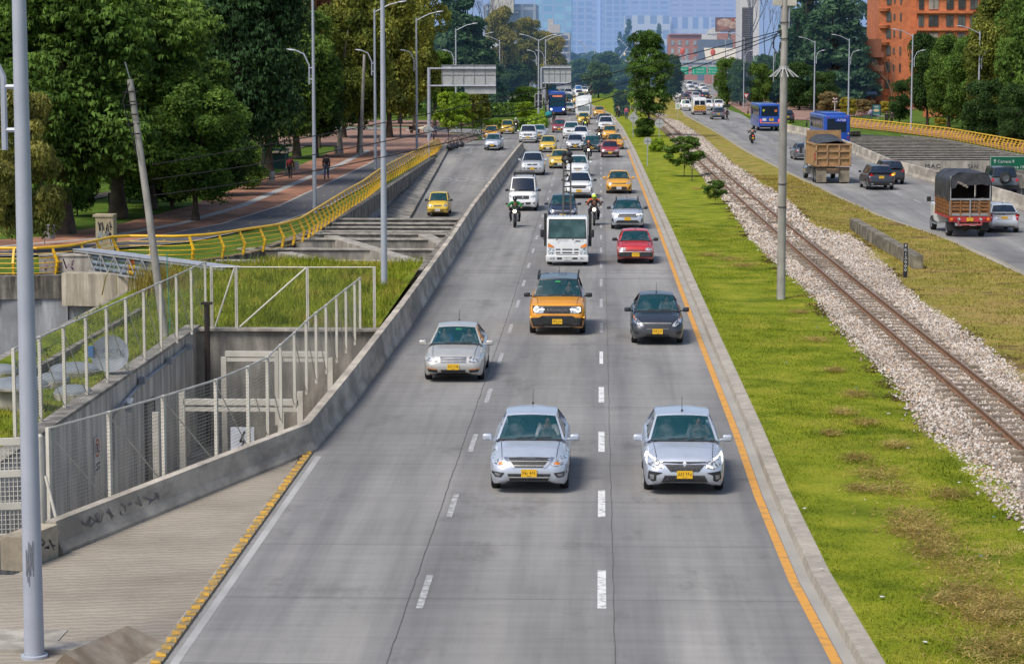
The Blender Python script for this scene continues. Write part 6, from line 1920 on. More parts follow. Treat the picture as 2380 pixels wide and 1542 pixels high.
for sg in (1,-1):
 m=MB();m.box((sg*1.42,1.3,2.1),(.2,.08,.5));m.tube([(sg*1.1,1.4,2.3),(sg*1.42,1.3,2.3)],.02,6);m.build('wing_mirror',m_trim,t)
m=MB();m.box((1.28,8.2,1.9),(.06,.3,.5));m.build('tail_light',m_tail,t)
wheels(t,[(1.0,.9),(-1.0,.9),(1.02,6.2),(-1.02,6.2),(1.02,7.5),(-1.02,7.5),(.72,7.5),(-.72,7.5)],.5,.28)
p=at(2243,548);rz=R(2.2);d=Vector((-math.sin(rz),math.cos(rz),0));L=6.3;o=p+d*(L-1.15)
t=thing('stake_truck','red framed stake truck with wooden slats and a torn black canopy','truck',(o.x,o.y,0),math.pi+rz)
m_wood=M('varnished_wood',(.28,.125,.04),.6,col2=(.17,.075,.025),scale=4,stretch=(1,1,4),grain=.15)
m_bedred=M('bed_red',(.46,.03,.035),.5,col2=(.33,.035,.04),scale=3)
m_canvas=M('black_canvas',(.022,.023,.028),.55,col2=(.05,.052,.06),scale=2.2,bump=.6,bscale=6)
W2=1.02
m=MB();m.box((0,4.25,1.02),(2.1,4.1,.12));m.box((0,6.3,.92),(2.1,.06,.26));m.build('bed',m_bedred,t)
m=MB();m.box((0,6.33,.66),(1.2,.06,.08));m.box((-.58,6.33,.74),(.08,.06,.2));m.box((.58,6.33,.74),(.08,.06,.2));m.build('bumper',M('faded_red_bar',(.42,.10,.10),.6),t)
m=MB()
for z in (1.22,1.42,1.60,1.78):
 m.box((0,6.28,z),(1.96,.04,.125))
 for sg in (1,-1):
  m.box((sg*W2,4.3,z),(.04,3.95,.125))
m.build('slat',m_wood,t)
m=MB()
for x in (-.96,-.48,.0,.48,.96):
 m.box((x,6.32,1.5),(.075,.04,.92))
for sg in (1,-1):
 for k in range(9):
  m.box((sg*(W2+.04),2.4+k*.46,1.5),(.03,.07,.9))
m.build('stake',m_wood,t)
m=MB();m.box((0,6.33,1.93),(2.0,.04,.09));m.box((0,6.345,1.5),(.07,.03,.95));m.box((-1.0,6.3,2.1),(.06,.06,2.0));m.box((1.0,6.3,2.1),(.06,.06,2.0));m.box((0,6.32,1.16),(1.96,.03,.12))
m.build('metal_frame',M('silver_frame',(.36,.37,.38),.5,metal=.4),t)
m=MB()
def canopy(u,v):
 a=math.pi*u
 c_,s_=math.cos(a),math.sin(a)
 x=-1.06*math.copysign(abs(c_)**.55,c_)
 z=2.55+.72*max(s_,0)**.7
 y=2.15+4.2*v
 return (x,y,z+.05*math.sin(7*v*math.pi)*s_+.02*math.sin(23*u))
m.grid(canopy,26,20)
for sg in (1,-1):
 m.grid(lambda u,v:(sg*(1.06+.02*math.sin(40*u)),2.15+4.2*u,2.55-(.70+.03*math.sin(9*u))*v),24,4)
m.add([(-1.0,2.2,1.0),(1.0,2.2,1.0),(1.0,2.2,3.1),(-1.0,2.2,3.1)],[(0,1,2,3)])
def valance(u,v):
 a=math.pi*(.08+.84*u);c_,s_=math.cos(a),math.sin(a)
 x=-1.04*math.copysign(abs(c_)**.55,c_);z0=2.55+.70*max(s_,0)**.7
 return (x,6.38,lerp(z0,max(2.52+(.14 if u<.7 else -.02)+.03*math.sin(21*u),2.4),v) if z0>2.6 else z0)
m.grid(valance,22,4)
m.build('canopy',m_canvas,t,True)
m=MB()
for k in range(7):
 m.blob((.62-k*.07,6.42,2.78-k*.035+.03*math.sin(k*3)),(.07,.03,.06),6,4)
m.build('torn_canvas',M('torn_cloth',(.36,.31,.25),.9,col2=(.05,.05,.05),scale=9),t)
m=MB()
for x,mt in ((-.92,0),(.92,0)):
 m.lathe([(.08,0),(.07,.03),(0,.04)],12,(x,6.34,.93),'Y')
m.build('indicator_lamp',m_amber,t,True)
for x,mt in ((.74,m_tail),(.55,m_lens),(-.55,m_lens),(-.74,m_tail)):
 m=MB();m.lathe([(.075,0),(.065,.03),(0,.04)],12,(x,6.34,.93),'Y');m.build('tail_lamp',mt,t,True)
pb,pmk=plate_meshes(95)
po=link('number_plate',pb,m_plate,t,True);po.location=(0,6.36,.92);po.rotation_euler=(0,0,math.pi);link('plate_marks',pmk,m_ink,po)
for sg in (1,-1):
 m=MB();m.box((sg*.85,5.75,.55),(.42,.03,.45));m.build('mud_flap',m_trim,t)
m=MB();m.box((0,4.0,.75),(.8,4.5,.25));m.tube([(-.8,5.1,.42),(.8,5.1,.42)],.09,8);m.blob((0,5.1,.42),(.18,.16,.18));m.build('chassis',m_steel,t,True)
rbox(1.82,2.1,1.0,.15,3,(0,1.15,.95)).build('cab',p_white,t,True);rbox(1.6,1.2,.85,.18,3,(0,1.55,1.72)).build('cab_roof',p_white,t,True)
for sg in (1,-1):
 m=MB();m.box((sg*.81,1.55,1.65),(.02,.9,.5));m.build('side_window',m_dkglass,t)
 m=MB();m.add(rbox(.22,.1,.26,.03,2,(sg*1.14,.95,1.62)).v,rbox(.22,.1,.26,.03,2).f);m.tube([(sg*.85,1.0,1.5),(sg*1.1,.95,1.55)],.02,6);m.build('wing_mirror',m_trim,t,True)
m=MB();m.tube([(.95,2.1,.42),(.95,.6,.42)],.05,8);m.build('side_step',m_chrome,t)
wheels(t,[(.86,.85),(-.86,.85),(.82,5.1),(-.82,5.1)],.38,.26)
p=at(1625.3,267);rz=R(1.0);d=Vector((-math.sin(rz),math.cos(rz),0));L=5.6;o=p+d*(L-1)
t=thing('striped_van','white high roof van with yellow and black chevrons on its tail','van',(o.x,o.y,0),math.pi+rz)
b_=rbox(2.0,L,2.2,.15,3,(0,L/2,1.4),.06);bv=bvh_of(b_);b_.build('body',p_white,t,True)
q=lambda nm,pl,mt,off=.012:pt(t,bv,nm,pl,mt,off=off,front=False,L=L)
q('rear_window',[(-.78,1.45),(-.05,1.45),(-.05,2.1),(-.74,2.1)],m_dkglass);q('rear_window',[(.05,1.45),(.78,1.45),(.74,2.1),(.05,2.1)],m_dkglass)
q('chevron_panel',[(-.92,.72),(.92,.72),(.9,1.40),(-.9,1.40)],m_plate,.010)
for k in range(-2,5):
 for sg in (1,-1):
  pl=[(sg*.0,.62+k*.26),(sg*.9,1.0+k*.26+.1),(sg*.9,1.0+k*.26+.22),(sg*.0,.62+k*.26+.12)]
  pl=[(x,min(max(z,.72),1.40)) for x,z in pl]
  if abs(pl[0][1]-pl[3][1])>.02 or abs(pl[1][1]-pl[2][1])>.02:
   try:q('chevron',pl,m_ink,.02)
   except Exception:pass
q('bumper',[(-.95,.36),(.95,.36),(.95,.55),(-.95,.55)],m_trim);q('red_strip',[(-.92,.6),(.92,.6),(.92,.70),(-.92,.70)],m_tail)
wheels(t,[(.85,1.0),(-.85,1.0),(.85,L-1),(-.85,L-1)],.34)
for px,py,ww,lab in ((1296,206,2.5,'yellow bus beside the rear blue bus in the far jam'),(1352,204,9,'yellow bus standing side on at the far end of the jam')):
 p=at(px,py)
 t=thing('yellow_bus',lab,'bus',(p.x,p.y,0))
 rbox(ww,3.0,2.6,.15,2,(0,1.5,1.7)).build('body',M('bus_yellow',(.70,.36,.02),.5,haze=.15),t,True)
 m=MB();m.box((0,-.012,2.1),(ww*.86,.03,.9));m.build('window',m_dkglass,t)
 wheels(t,[(ww*.4,1),(-ww*.4,1)],.45)
def crown_blobs(rs,n,h0,h1,w,kind):
 out=[]
 if kind=='cone':
  for i in range(n):
   t=rs.random()**1.3
   z=h0+(h1-h0)*t
   r_=w*(1-t)**.8*.95
   a=rs.random()*6.283
   out.append((math.cos(a)*r_*.75,math.sin(a)*r_*.75,z,.16*w+.30*w*(1-t),.10*w+.16*w*(1-t)))
  out.append((0,0,h1-.6,.35,.8))
  return out
 for i in range(n):
  t=rs.random()
  z=h0+(h1-h0)*(.12+.80*t)
  env=math.sin(math.pi*(.16+.72*t))**.7
  a=rs.random()*6.283
  r_=w*env*math.sqrt(rs.random())*.78
  s=w*(.17+.20*rs.random())
  out.append((math.cos(a)*r_,math.sin(a)*r_,z,s,s*(.78+.3*rs.random())))
 out.append((0,0,h1-.9,w*.3,.9))
 return out
def leaves_on(bl,n,s0,s1,rs_np,droop=0.0,aspect=1.0):
 bl=np.array(bl)
 wgt=bl[:,3]**2;wgt/=wgt.sum()
 idx=rs_np.choice(len(bl),n,p=wgt)
 d=rs_np.normal(0,1,(n,3));d/=np.linalg.norm(d,axis=1)[:,None]
 d[:,2]=np.where(rs_np.random(n)<.55,np.abs(d[:,2]),d[:,2])
 rad=.55+.5*rs_np.random(n)**.5
 C=bl[idx,:3]+d*rad[:,None]*np.stack([bl[idx,3],bl[idx,3],bl[idx,4]],-1)
 nrm=d*.8+rs_np.normal(0,.7,(n,3));nrm/=np.linalg.norm(nrm,axis=1)[:,None]
 t=np.cross(nrm,rs_np.normal(0,1,(n,3)));t[:,2]-=droop;t-=nrm*(t*nrm).sum(1)[:,None];t/=(np.linalg.norm(t,axis=1)[:,None]+1e-9)
 b=np.cross(nrm,t)
 s=(s0+(s1-s0)*rs_np.random(n))[:,None]
 V=np.stack([C-t*s,C+b*s*.5*aspect+t*s*.1,C+t*s,C-b*s*.5*aspect+t*s*.1],1)
 return V.reshape(-1,3)
def needles_on(bl,nclump,nb,ln,wd,rs_np):
 bl=np.array(bl)
 wgt=bl[:,3]**2;wgt/=wgt.sum()
 idx=rs_np.choice(len(bl),nclump,p=wgt)
 d=rs_np.normal(0,1,(nclump,3));d/=np.linalg.norm(d,axis=1)[:,None]
 d[:,2]=np.where(rs_np.random(nclump)<.6,np.abs(d[:,2]),d[:,2])
 C=bl[idx,:3]+d*(.7+.35*rs_np.random(nclump))[:,None]*np.stack([bl[idx,3],bl[idx,3],bl[idx,4]],-1)
 C=np.repeat(C,nb,0);D_=np.repeat(d,nb,0)
 n=len(C)
 a=rs_np.random(n)*6.283
 o=np.stack([np.cos(a),np.sin(a),.25+.5*rs_np.random(n)],-1)+D_*.4
 o/=np.linalg.norm(o,axis=1)[:,None]
 l=ln*(.6+.6*rs_np.random(n))[:,None]
 mid=C+o*l*.55
 tip=mid+(o*.25+np.array([0,0,-.75]))*l*.75
 sd=np.cross(o,np.array([0,0,1.0]));sd/=(np.linalg.norm(sd,axis=1)[:,None]+1e-9)
 w_=wd*(.7+.6*rs_np.random(n))[:,None]
 V=np.stack([C,mid+sd*w_,tip,mid-sd*w_],1)
 return V.reshape(-1,3)
def trunkmesh(rs,h0,h1,r,w,bl,limbs=7,lean=0.0):
 m=MB()
 pts,rad=[],[]
 for i in range(7):
  t=i/6
  pts.append((lean*t*t+rs.uniform(-.12,.12)*t,rs.uniform(-.12,.12)*t,(h0+.55*(h1-h0))*t))
  rad.append(r*(1.25-.35*min(1,t*5))*(1-.6*t) if i else r*1.45)
 m.tube(pts,rad,9)
 for k in range(limbs):
  b=bl[rs.randrange(len(bl))]
  i=rs.choice([2,3,4,5])
  p=Vector(pts[i])
  e=Vector(b[:3])
  mid=p.lerp(e,.5)+Vector((0,0,-.25+.3*rs.random()))
  m.tube([p,mid,e],[rad[i]*.62,rad[i]*.38,.03],6)
 return m.mesh('trunk',True,60)
TREES={}
def make_tree(key,seed,kind,h0,w,nblob,n,s0,s1,r=.22,droop=0.0,needles=None,limbs=7,aspect=1.0):
 """unit tree 10 m tall"""
 rs=random.Random(seed);rnp=np.random.default_rng(seed)
 bl=crown_blobs(rs,nblob,h0,10.0,w,kind)
 if key=='sapling':
  bl=[(b[0]*1.15,b[1]*1.15,b[2],b[3]*.55,b[4]*.75) for b in bl]
 V=needles_on(bl,needles[0],needles[1],needles[2],needles[3],rnp) if needles else leaves_on(bl,n,s0,s1,rnp,droop,aspect)
 if needles and n:
  V=np.concatenate([V,leaves_on(bl,n,s0,s1,rnp,droop)],0)
 Q=np.arange(len(V),dtype=np.int32).reshape(-1,4)
 TREES[key]=(npmesh(key+'_crown',V,Q),trunkmesh(rs,h0,10,r,w,bl,limbs),w)
make_tree('broad1',1,'round',1.6,3.6,70,34000,.10,.19)
make_tree('broad2',2,'round',1.0,3.4,74,34000,.10,.19)
make_tree('broad3',3,'round',2.8,3.0,52,26000,.10,.18,limbs=10)
make_tree('low',4,'round',.5,4.2,60,26000,.12,.22)
make_tree('pine1',5,'round',.7,3.6,80,12000,.08,.15,.30,needles=(4600,11,.30,.040),limbs=10)
make_tree('pine2',6,'round',.9,3.4,76,12000,.08,.15,.28,needles=(4600,11,.30,.040),limbs=10)
make_tree('willow',7,'round',.6,3.2,44,22000,.12,.26,.2,droop=2.5,aspect=.55)
make_tree('cypress',8,'cone',.8,2.4,90,15000,.13,.26,.22,droop=.8)
make_tree('euc',9,'round',1.5,2.0,70,17000,.09,.17,.13,droop=1.8,aspect=.6,limbs=9)
make_tree('euc2',10,'round',4.0,2.6,34,14000,.12,.24,.12,droop=1.2,aspect=.7,limbs=11)
make_tree('far',11,'round',.8,4.0,50,16000,.16,.30)
make_tree('sapling',12,'round',2.8,2.8,90,9000,.11,.24,.10,limbs=14)
make_tree('shrub',13,'round',.2,5.0,40,14000,.18,.34,.12,limbs=3)
def bare(key,seed,leafy=0):
 rs=random.Random(seed);m=MB()
 def br(p,d,l,r,dep):
  q=p+d*l
  m.tube([p,p.lerp(q,.5)+Vector((rs.uniform(-.1,.1),rs.uniform(-.1,.1),0))*l*.3,q],[r,r*.85,r*.7],5 if dep>1 else 7,False)
  if dep==5:return
  for k in range(rs.choice([2,3,3])):
   n_=(d+Vector((rs.uniform(-.7,.7),rs.uniform(-.7,.7),rs.uniform(-.1,.5)))).normalized()
   br(q,n_,l*rs.uniform(.62,.8),r*.6,dep+1)
 br(Vector((0,0,0)),Vector((0,0,1)),3.0,.16,0)
 TREES[key]=(m.mesh(key+'_branches',True,fix=False),None,2.5)
bare('bare1',21);bare('bare2',22)
m_bark=M('bark',(.10,.075,.055),.95,col2=(.045,.034,.026),scale=3,stretch=(3,3,.4),bump=.6,bscale=8)
m_barkp=M('pale_bark',(.33,.30,.25),.9,col2=(.17,.15,.12),scale=3,stretch=(2,2,.5),bump=.4,bscale=8)
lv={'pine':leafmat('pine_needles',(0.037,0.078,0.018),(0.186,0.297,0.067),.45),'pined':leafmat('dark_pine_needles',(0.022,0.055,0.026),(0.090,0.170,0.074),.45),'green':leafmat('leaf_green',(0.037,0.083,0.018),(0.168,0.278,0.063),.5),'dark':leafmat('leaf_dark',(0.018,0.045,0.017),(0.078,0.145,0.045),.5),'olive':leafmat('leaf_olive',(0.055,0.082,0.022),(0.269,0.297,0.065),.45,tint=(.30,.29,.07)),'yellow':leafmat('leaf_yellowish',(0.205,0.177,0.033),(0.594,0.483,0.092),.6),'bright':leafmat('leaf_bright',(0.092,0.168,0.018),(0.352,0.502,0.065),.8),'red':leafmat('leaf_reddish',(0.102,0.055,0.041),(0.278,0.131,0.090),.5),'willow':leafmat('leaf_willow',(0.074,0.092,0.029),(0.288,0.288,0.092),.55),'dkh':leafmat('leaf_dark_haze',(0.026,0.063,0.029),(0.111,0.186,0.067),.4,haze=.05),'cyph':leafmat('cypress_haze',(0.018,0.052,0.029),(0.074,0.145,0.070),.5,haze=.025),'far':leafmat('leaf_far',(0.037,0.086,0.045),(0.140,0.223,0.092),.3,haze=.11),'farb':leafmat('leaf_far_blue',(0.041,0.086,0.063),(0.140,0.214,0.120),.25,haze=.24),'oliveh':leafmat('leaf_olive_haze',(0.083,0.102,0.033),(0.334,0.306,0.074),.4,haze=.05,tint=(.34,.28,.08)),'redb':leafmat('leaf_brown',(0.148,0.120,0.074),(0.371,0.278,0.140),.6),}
def tree(kind,px,by,ty,wpx,leaf,label,name='tree',group=None,bark=None,z=0.0,rz=None,depth=None):
 p=at(px,by,z)
 if depth:p=aty(px,by,depth);p.z=z
 k=ppm(p.y)
 H=(by-ty)/k
 me,tm,w=TREES[kind]
 sx=(wpx/k)/(2*w)
 t=thing(name,label,'tree' if name!='shrub' and name!='hedge' else name,p,0,group)
 r_=rz if rz is not None else random.random()*6.28
 if tm is None:
  c=link('branches',me,bark or m_bark,t,True);c.scale=(sx,sx,H/10);c.rotation_euler=(0,0,r_)
  return t
 c=link('crown',me,lv[leaf],t,True);c.scale=(sx,sx,H/10);c.rotation_euler=(0,0,r_)
 s=link('trunk',tm,bark or m_bark,t,True);s.scale=(min(sx,H/10),min(sx,H/10),H/10);s.rotation_euler=(0,0,r_)
 return t
G1='trees of the park left of the road'
tree('willow',55,587,205,235,'willow','yellowish drooping tree behind the near lamp pole at the left edge',group=G1)
tree('pine1',150,543,-150,520,'pine','big pine with mop like needle clumps nearest the yellow railing','pine_tree',G1)
tree('pine2',275,505,-140,470,'pine','pine behind the cream graffiti pillar','pine_tree',G1)
tree('pine1',350,485,40,400,'pine','shorter pine right of the leaning concrete pole','pine_tree',G1)
tree('broad2',455,512,165,250,'green','leafy green tree hanging over the start of the brick path',group=G1)
tree('pine2',560,432,-170,310,'pined','tall dark pine rising above the brick path','pine_tree',G1)
tree('pine1',625,407,-120,230,'pined','dark pine beside the teal kiosk','pine_tree',G1)
tree('pine2',690,368,5,215,'pine','green pine left of the first footpath lamp','pine_tree',G1)
tree('broad1',735,363,130,160,'dark','dark broad tree behind the two walkers',group=G1)
tree('euc2',742,345,-150,130,'red','reddish brown tree between the pines and the olive trees',group=G1)
tree('broad3',790,358,20,170,'olive','olive tree with a pale greenish trunk',group=G1,bark=m_barkp)
tree('broad1',836,355,-50,190,'olive','tall olive tree behind the second footpath lamp',group=G1)
tree('broad2',905,320,-70,210,'olive','large yellow green tree right of the mid lamp poles',group=G1)
tree('broad1',965,300,-40,170,'olive','olive brown tree above the gantry sign mast',group=G1)
tree('broad3',1010,292,120,110,'green','green tree behind the gantry sign',group=G1)
tree('cypress',1085,270,-40,180,'cyph','tall dark conifer right behind the gantry sign','conifer',G1)
tree('cypress',1040,262,-10,130,'cyph','dark conifer left of the tall conifer by the gantry sign','conifer',G1)
tree('euc2',1165,245,25,110,'oliveh','thin olive tree in front of the grey glass building',group=G1,bark=m_barkp)
tree('euc',1228,240,42,95,'oliveh','tawny topped tree beside the blue banner',group=G1,bark=m_barkp)
tree('broad1',1272,232,78,95,'oliveh','olive tree in front of the cream apartment block',group=G1)
tree('broad2',1190,240,120,110,'dkh','dark low tree behind the side street hedge',group=G1)
tree('broad1',1140,255,150,90,'dkh','dark tree below the conifer at the side street',group=G1)
tree('low',500,455,250,190,'dark','dark low tree beside the brick path bend',group=G1)
tree('low',400,480,300,190,'dark','shaded low tree behind the leaning pole',group=G1)
tree('far',70,470,-60,330,'dark','dark tree in the shade behind the big pine',group=G1)
tree('far',400,400,-80,330,'dark','dark tree behind the shorter pine',group=G1)
tree('far',640,340,-60,240,'dark','dark tree in the back row behind the walkers',group=G1)
tree('far',800,320,60,190,'dark','dark tree in the back row behind the olive trees',group=G1)
tree('far',930,288,80,170,'dark','dark tree in the back row left of the gantry sign',group=G1)
tree('bare1',610,398,190,130,'','leafless brown tree beside the teal kiosk',group=G1,bark=M('brown_twigs',(.20,.14,.09),.9))
tree('sapling',682,366,215,80,'yellow','small yellowish autumn tree left of the first footpath lamp',group=G1)
tree('shrub',575,440,330,110,'green','dark green shrub at the corner of the brick path','shrub')
tree('shrub',300,470,340,140,'dark','dark shrub under the pines','shrub')
tree('shrub',180,500,360,120,'dark','shaded shrub between the pine trunks','shrub')
for i,(x,y,t_,w_) in enumerate(((1043,339,212,78),(1073,327,214,66),(1099,320,216,62),(1119,312,214,56))):
 tree('sapling',x,y,t_,w_,'bright' if i<2 else 'olive',('first','second','third','fourth')[i]+' small street tree in the row by the bicycle racks, counted from the railing','street_tree','small street trees by the bicycle racks')
tree('sapling',1223,290,236,58,'bright','bright green young tree in front of the hedge island','young_tree')
tree('low',1228,268,203,90,'green','rounded green tree behind the hedge island',group=G1)
tree('euc',1508,322,72,128,'green','tall slim eucalyptus standing alone in the middle of the median',group='trees of the median')
tree('broad2',1560,236,128,66,'dkh','dark tree right behind the tall eucalyptus',group='trees of the median')
tree('shrub',1499,322,276,62,'green','green bush at the foot of the tall eucalyptus','shrub')
tree('shrub',1527,358,322,40,'bright','yellow green bush beside the round sign nearest the camera','shrub')
tree('shrub',1443,272,212,48,'dkh','dark rounded bush beside the yellow diamond sign','shrub')
tree('sapling',1590,416,316,108,'green','spreading young tree beside the ballast','young_tree')
tree('sapling',1662,480,418,62,'green','tiny umbrella shaped tree at the ballast edge','young_tree')
tree('bare2',1608,425,370,40,'','leafless sapling next to the spreading young tree','young_tree')
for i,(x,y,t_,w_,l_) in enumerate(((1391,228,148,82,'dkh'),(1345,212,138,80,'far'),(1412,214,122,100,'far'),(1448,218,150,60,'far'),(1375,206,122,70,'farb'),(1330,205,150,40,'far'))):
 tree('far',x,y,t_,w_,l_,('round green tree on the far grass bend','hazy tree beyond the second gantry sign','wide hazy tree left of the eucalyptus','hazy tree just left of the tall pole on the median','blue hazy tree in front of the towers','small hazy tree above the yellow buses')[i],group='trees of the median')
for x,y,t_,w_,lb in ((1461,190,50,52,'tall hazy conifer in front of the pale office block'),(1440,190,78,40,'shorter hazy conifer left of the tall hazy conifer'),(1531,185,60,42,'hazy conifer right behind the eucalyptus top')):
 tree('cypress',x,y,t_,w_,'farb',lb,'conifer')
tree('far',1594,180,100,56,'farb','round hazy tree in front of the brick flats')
G2='trees on the right side'
for i,(kd,x,y,t_,w_,l_,lb) in enumerate((('low',1690,243,138,74,'green','green tree at the left end of the right tree row'),('low',1722,246,142,66,'dkh','tree behind the yield sign'),('far',1705,225,140,70,'far','hazy tree behind the right tree row'),('low',1762,246,150,64,'green','green tree left of the blue bus with orange stripe'),('low',1800,243,165,66,'green','low leafy tree just left of the big pole'),('far',1780,235,130,70,'dkh','dark tree in the back row by the bare trees'),('low',1858,256,148,96,'dark','dark round tree right of the big pole'),('cypress',1935,252,-70,200,'cyph','huge dark conifer in front of the brick building'),('cypress',1868,246,-50,140,'cyph','dark conifer just right of the big pole top'),('low',1910,258,170,80,'dark','dark bushy tree below the huge conifer'),('broad1',2155,298,86,116,'dark','broad dark tree left of the third right lamp'),('broad2',2205,302,84,124,'green','broad green tree in front of the brick windows'),('low',2090,284,190,62,'dark','small feathery tree beside the advertising panel'),('broad1',2255,312,92,140,'green','green tree behind the nearest right lamp'),('broad2',2325,318,-20,190,'olive','tall olive green tree at the right picture edge'),('pine1',2378,330,-60,170,'green','tallest tree at the right picture edge'),('low',2290,330,190,120,'dark','low dark tree near the right end of the railing'),('low',2365,340,200,110,'dark','dark low tree in the right corner above the railing'))):
 tree(kd,x,y,t_,w_,l_,lb,'conifer' if kd=='cypress' else 'tree',G2)
tree('bare1',1742,236,-70,90,'','tall bare tree left of the slatted tower','bare_tree',G2,M('grey_twigs',(.10,.085,.08),.9,haze=.12))
tree('bare2',1778,232,-30,80,'','second tall bare tree nearer the big pole','bare_tree',G2,MATS['grey_twigs'])
tree('bare2',2072,262,110,70,'','bare tree against the brick tower corner','bare_tree',G2,M('brown_twigs2',(.14,.09,.06),.9))
tree('bare1',1118,240,-40,120,'','bare tree against the grey glass building','bare_tree',None,MATS['grey_twigs'])
for x,y,t_,w_,l_,lb in ((1969,272,228,46,'yellow','round yellow bush beside the second right lamp'),(2010,262,232,60,'redb','brown clipped hedge in front of the dark brick block'),(2060,262,236,44,'yellow','yellow topped hedge behind the advertising panel'),(1925,262,215,60,'redb','brownish shrub below the conifer'),(2184,292,274,34,'yellow','yellow green shrub under the broad trees'),(1990,256,232,40,'redb','brown hedge beside the yellow bush')):
 tree('shrub',x,y,t_,w_,l_,lb,'shrub')
def wood(name,x0,x1,y0,y1,h,n,leaf,label,s=(.35,.7)):
 rs=random.Random(sum(map(ord,name)));rnp=np.random.default_rng(len(name))
 bl=[]
 for i in range(n):
  bl.append((rs.uniform(x0,x1),rs.uniform(y0,y1),rs.uniform(.1,.9)*h,rs.uniform(2.5,4.5),rs.uniform(1.8,3.2)))
 V=leaves_on(bl,n*170,s[0],s[1],rnp)
 me=npmesh(name,V,np.arange(len(V),dtype=np.int32).reshape(-1,4))
 o=link(name,me,lv[leaf]);tag(o,label,'wood',None,'stuff')
wood('left_wood',-110,-46,190,330,22,230,'dark','dense dark wood at the back of the left park')
wood('left_near_wood',-75,-40,150,195,13,90,'dark','shaded thicket at the left edge of the park')
wood('right_wood',36,110,440,520,20,170,'dkh','dense trees behind the right footpath',(.5,.9))
wood('far_wood',-60,-4,700,800,9,120,'farb','hazy far trees beyond the bridge',(.7,1.2))
wood('far_right_wood',40,85,540,640,7,90,'far','hazy trees along the far right road',(.6,1.0))
wood('side_wood',-60,-22,345,470,13,150,'dkh','trees behind the side street',(.45,.85))
wood('right_thicket',46,70,225,330,9,120,'dark','shaded undergrowth beneath the right trees',(.3,.6))
def hedge(name,pts,w_,h_,leaf,label,n):
 rnp=np.random.default_rng(n);rs=random.Random(n)
 V=[]
 for a,b in zip(pts[:-1],pts[1:]):
  a,b=Vector(a),Vector(b)
  k=int(n*(b-a).length)
  t=rnp.random(k)
  C=np.array(a)[None]*(1-t)[:,None]+np.array(b)[None]*t[:,None]
  C=C+np.stack([rnp.uniform(-w_,w_,k),rnp.uniform(-w_,w_,k),rnp.random(k)**.6*h_],-1)
  d=rnp.normal(0,1,(k,3));d/=np.linalg.norm(d,axis=1)[:,None]
  tt=np.cross(d,rnp.normal(0,1,(k,3)));tt/=np.linalg.norm(tt,axis=1)[:,None];bb=np.cross(d,tt)
  s=.12+.12*rnp.random(k)[:,None]
  V.append(np.stack([C-tt*s,C+bb*s*.6,C+tt*s,C-bb*s*.6],1).reshape(-1,3))
 V=np.concatenate(V,0)
 o=link(name,npmesh(name,V,np.arange(len(V),dtype=np.int32).reshape(-1,4)),lv[leaf]);tag(o,label,'hedge')
hedge('hedge',[(-7.6,288,0),(-8.2,318,0),(-9.5,345,0)],1.0,1.2,'bright','green hedge island between the side street and the main road',120)
hedge('hedge',[(-9,300,0),(-14,297,0),(-16,299,0)],.8,.9,'bright','low hedge in front of the bright young tree',120)
hedge('hedge',[(-9.5,345,0),(-24,338,0),(-38,346,0)],1.1,2.0,'green','tall clipped hedge along the back of the pink plaza',110)
m_lampp=M('grey_lamp_paint',(.40,.43,.50),.45,col2=(.34,.37,.44),scale=1.2,metal=.1,grain=.06)
m_lamph=M('lamp_head_grey',(.52,.55,.60),.4,metal=.2)
def street_lamp(px,by,h,label,up=1,low=-1,r=.10,both=False,zlow=8.3,z=0.0,upper=True,lean=0.0):
 p=at(px,by,z)
 t=thing('street_lamp',label,'street lamp',p,0,'street lamps')
 if lean:t.rotation_euler=(0,lean,0)
 m=MB();m.tube([(0,0,-.2),(0,0,h*.5),(0,0,h)],[r*1.25,r,r*.72],14);m.lathe([(r*1.7,0),(r*1.7,.05),(r*1.3,.06)],14)
 m.build('pole',m_lampp,t,True)
 for sg in ((1,-1) if both else ((up,) if upper else ())):
  m=MB();m.tube([(0,0,h-.25),(sg*1.2,0,h+.35),(sg*1.9,0,h+.52)],.045,7);a=m.build('arm',m_lampp,t,True)
  m=MB();m.blob((0,0,0),(.42,.14,.07),10,6);b=m.build('lamp_head',m_lamph,a,True);b.location=(sg*2.15,0,h+.56);b.rotation_euler=(0,R(-8)*sg,0)
 if low:
  m=MB();m.tube([(low*(r+.14),0,zlow-.9),(low*(r+.14),0,zlow+.2),(low*(r+.45),0,zlow+.85),(low*(r+.85),0,zlow+1.02)],.05,7)
  m.tube([(0,0,zlow-.6),(low*(r+.14),0,zlow-.6)],.04,6);m.tube([(0,0,zlow+.05),(low*(r+.14),0,zlow+.05)],.04,6)
  a=m.build('arm',m_lampp,t,True)
  m=MB();m.blob((0,0,0),(.34,.13,.065),10,6);b=m.build('lamp_head',m_lamph,a,True);b.location=(low*(r+1.15),0,zlow+1.08);b.rotation_euler=(0,R(-8)*low,0)
 return t
near=street_lamp(80,1527,13.0,'nearest tall grey lamp pole at the left edge with scratched marks',r=.125,zlow=8.75)
g=MB();rs_=random.Random(2)
for st in scrawl(rs_,5,-.06,.05,1.0,1.9):
 strokes(g,st,.012,lambda u,v:(u,-math.sqrt(max(.15**2-u*u,.001))-.006,v))
g.build('scratches',M('scratch_grey',(.16,.17,.20),.7),near,fix=False)
street_lamp(893,672,13.0,'tall grey lamp pole standing in the long grass beside the barrier',r=.10,z=.45,low=0)
street_lamp(731.5,494,12.5,'first footpath lamp, behind the bend of the yellow railing')
street_lamp(872.7,393.4,12.6,'second footpath lamp, just behind the tall pole in the grass')
street_lamp(969,350,12.4,'third footpath lamp, left of the diamond sign')
street_lamp(1060,306,11.9,'fourth footpath lamp, rising behind the gantry sign')
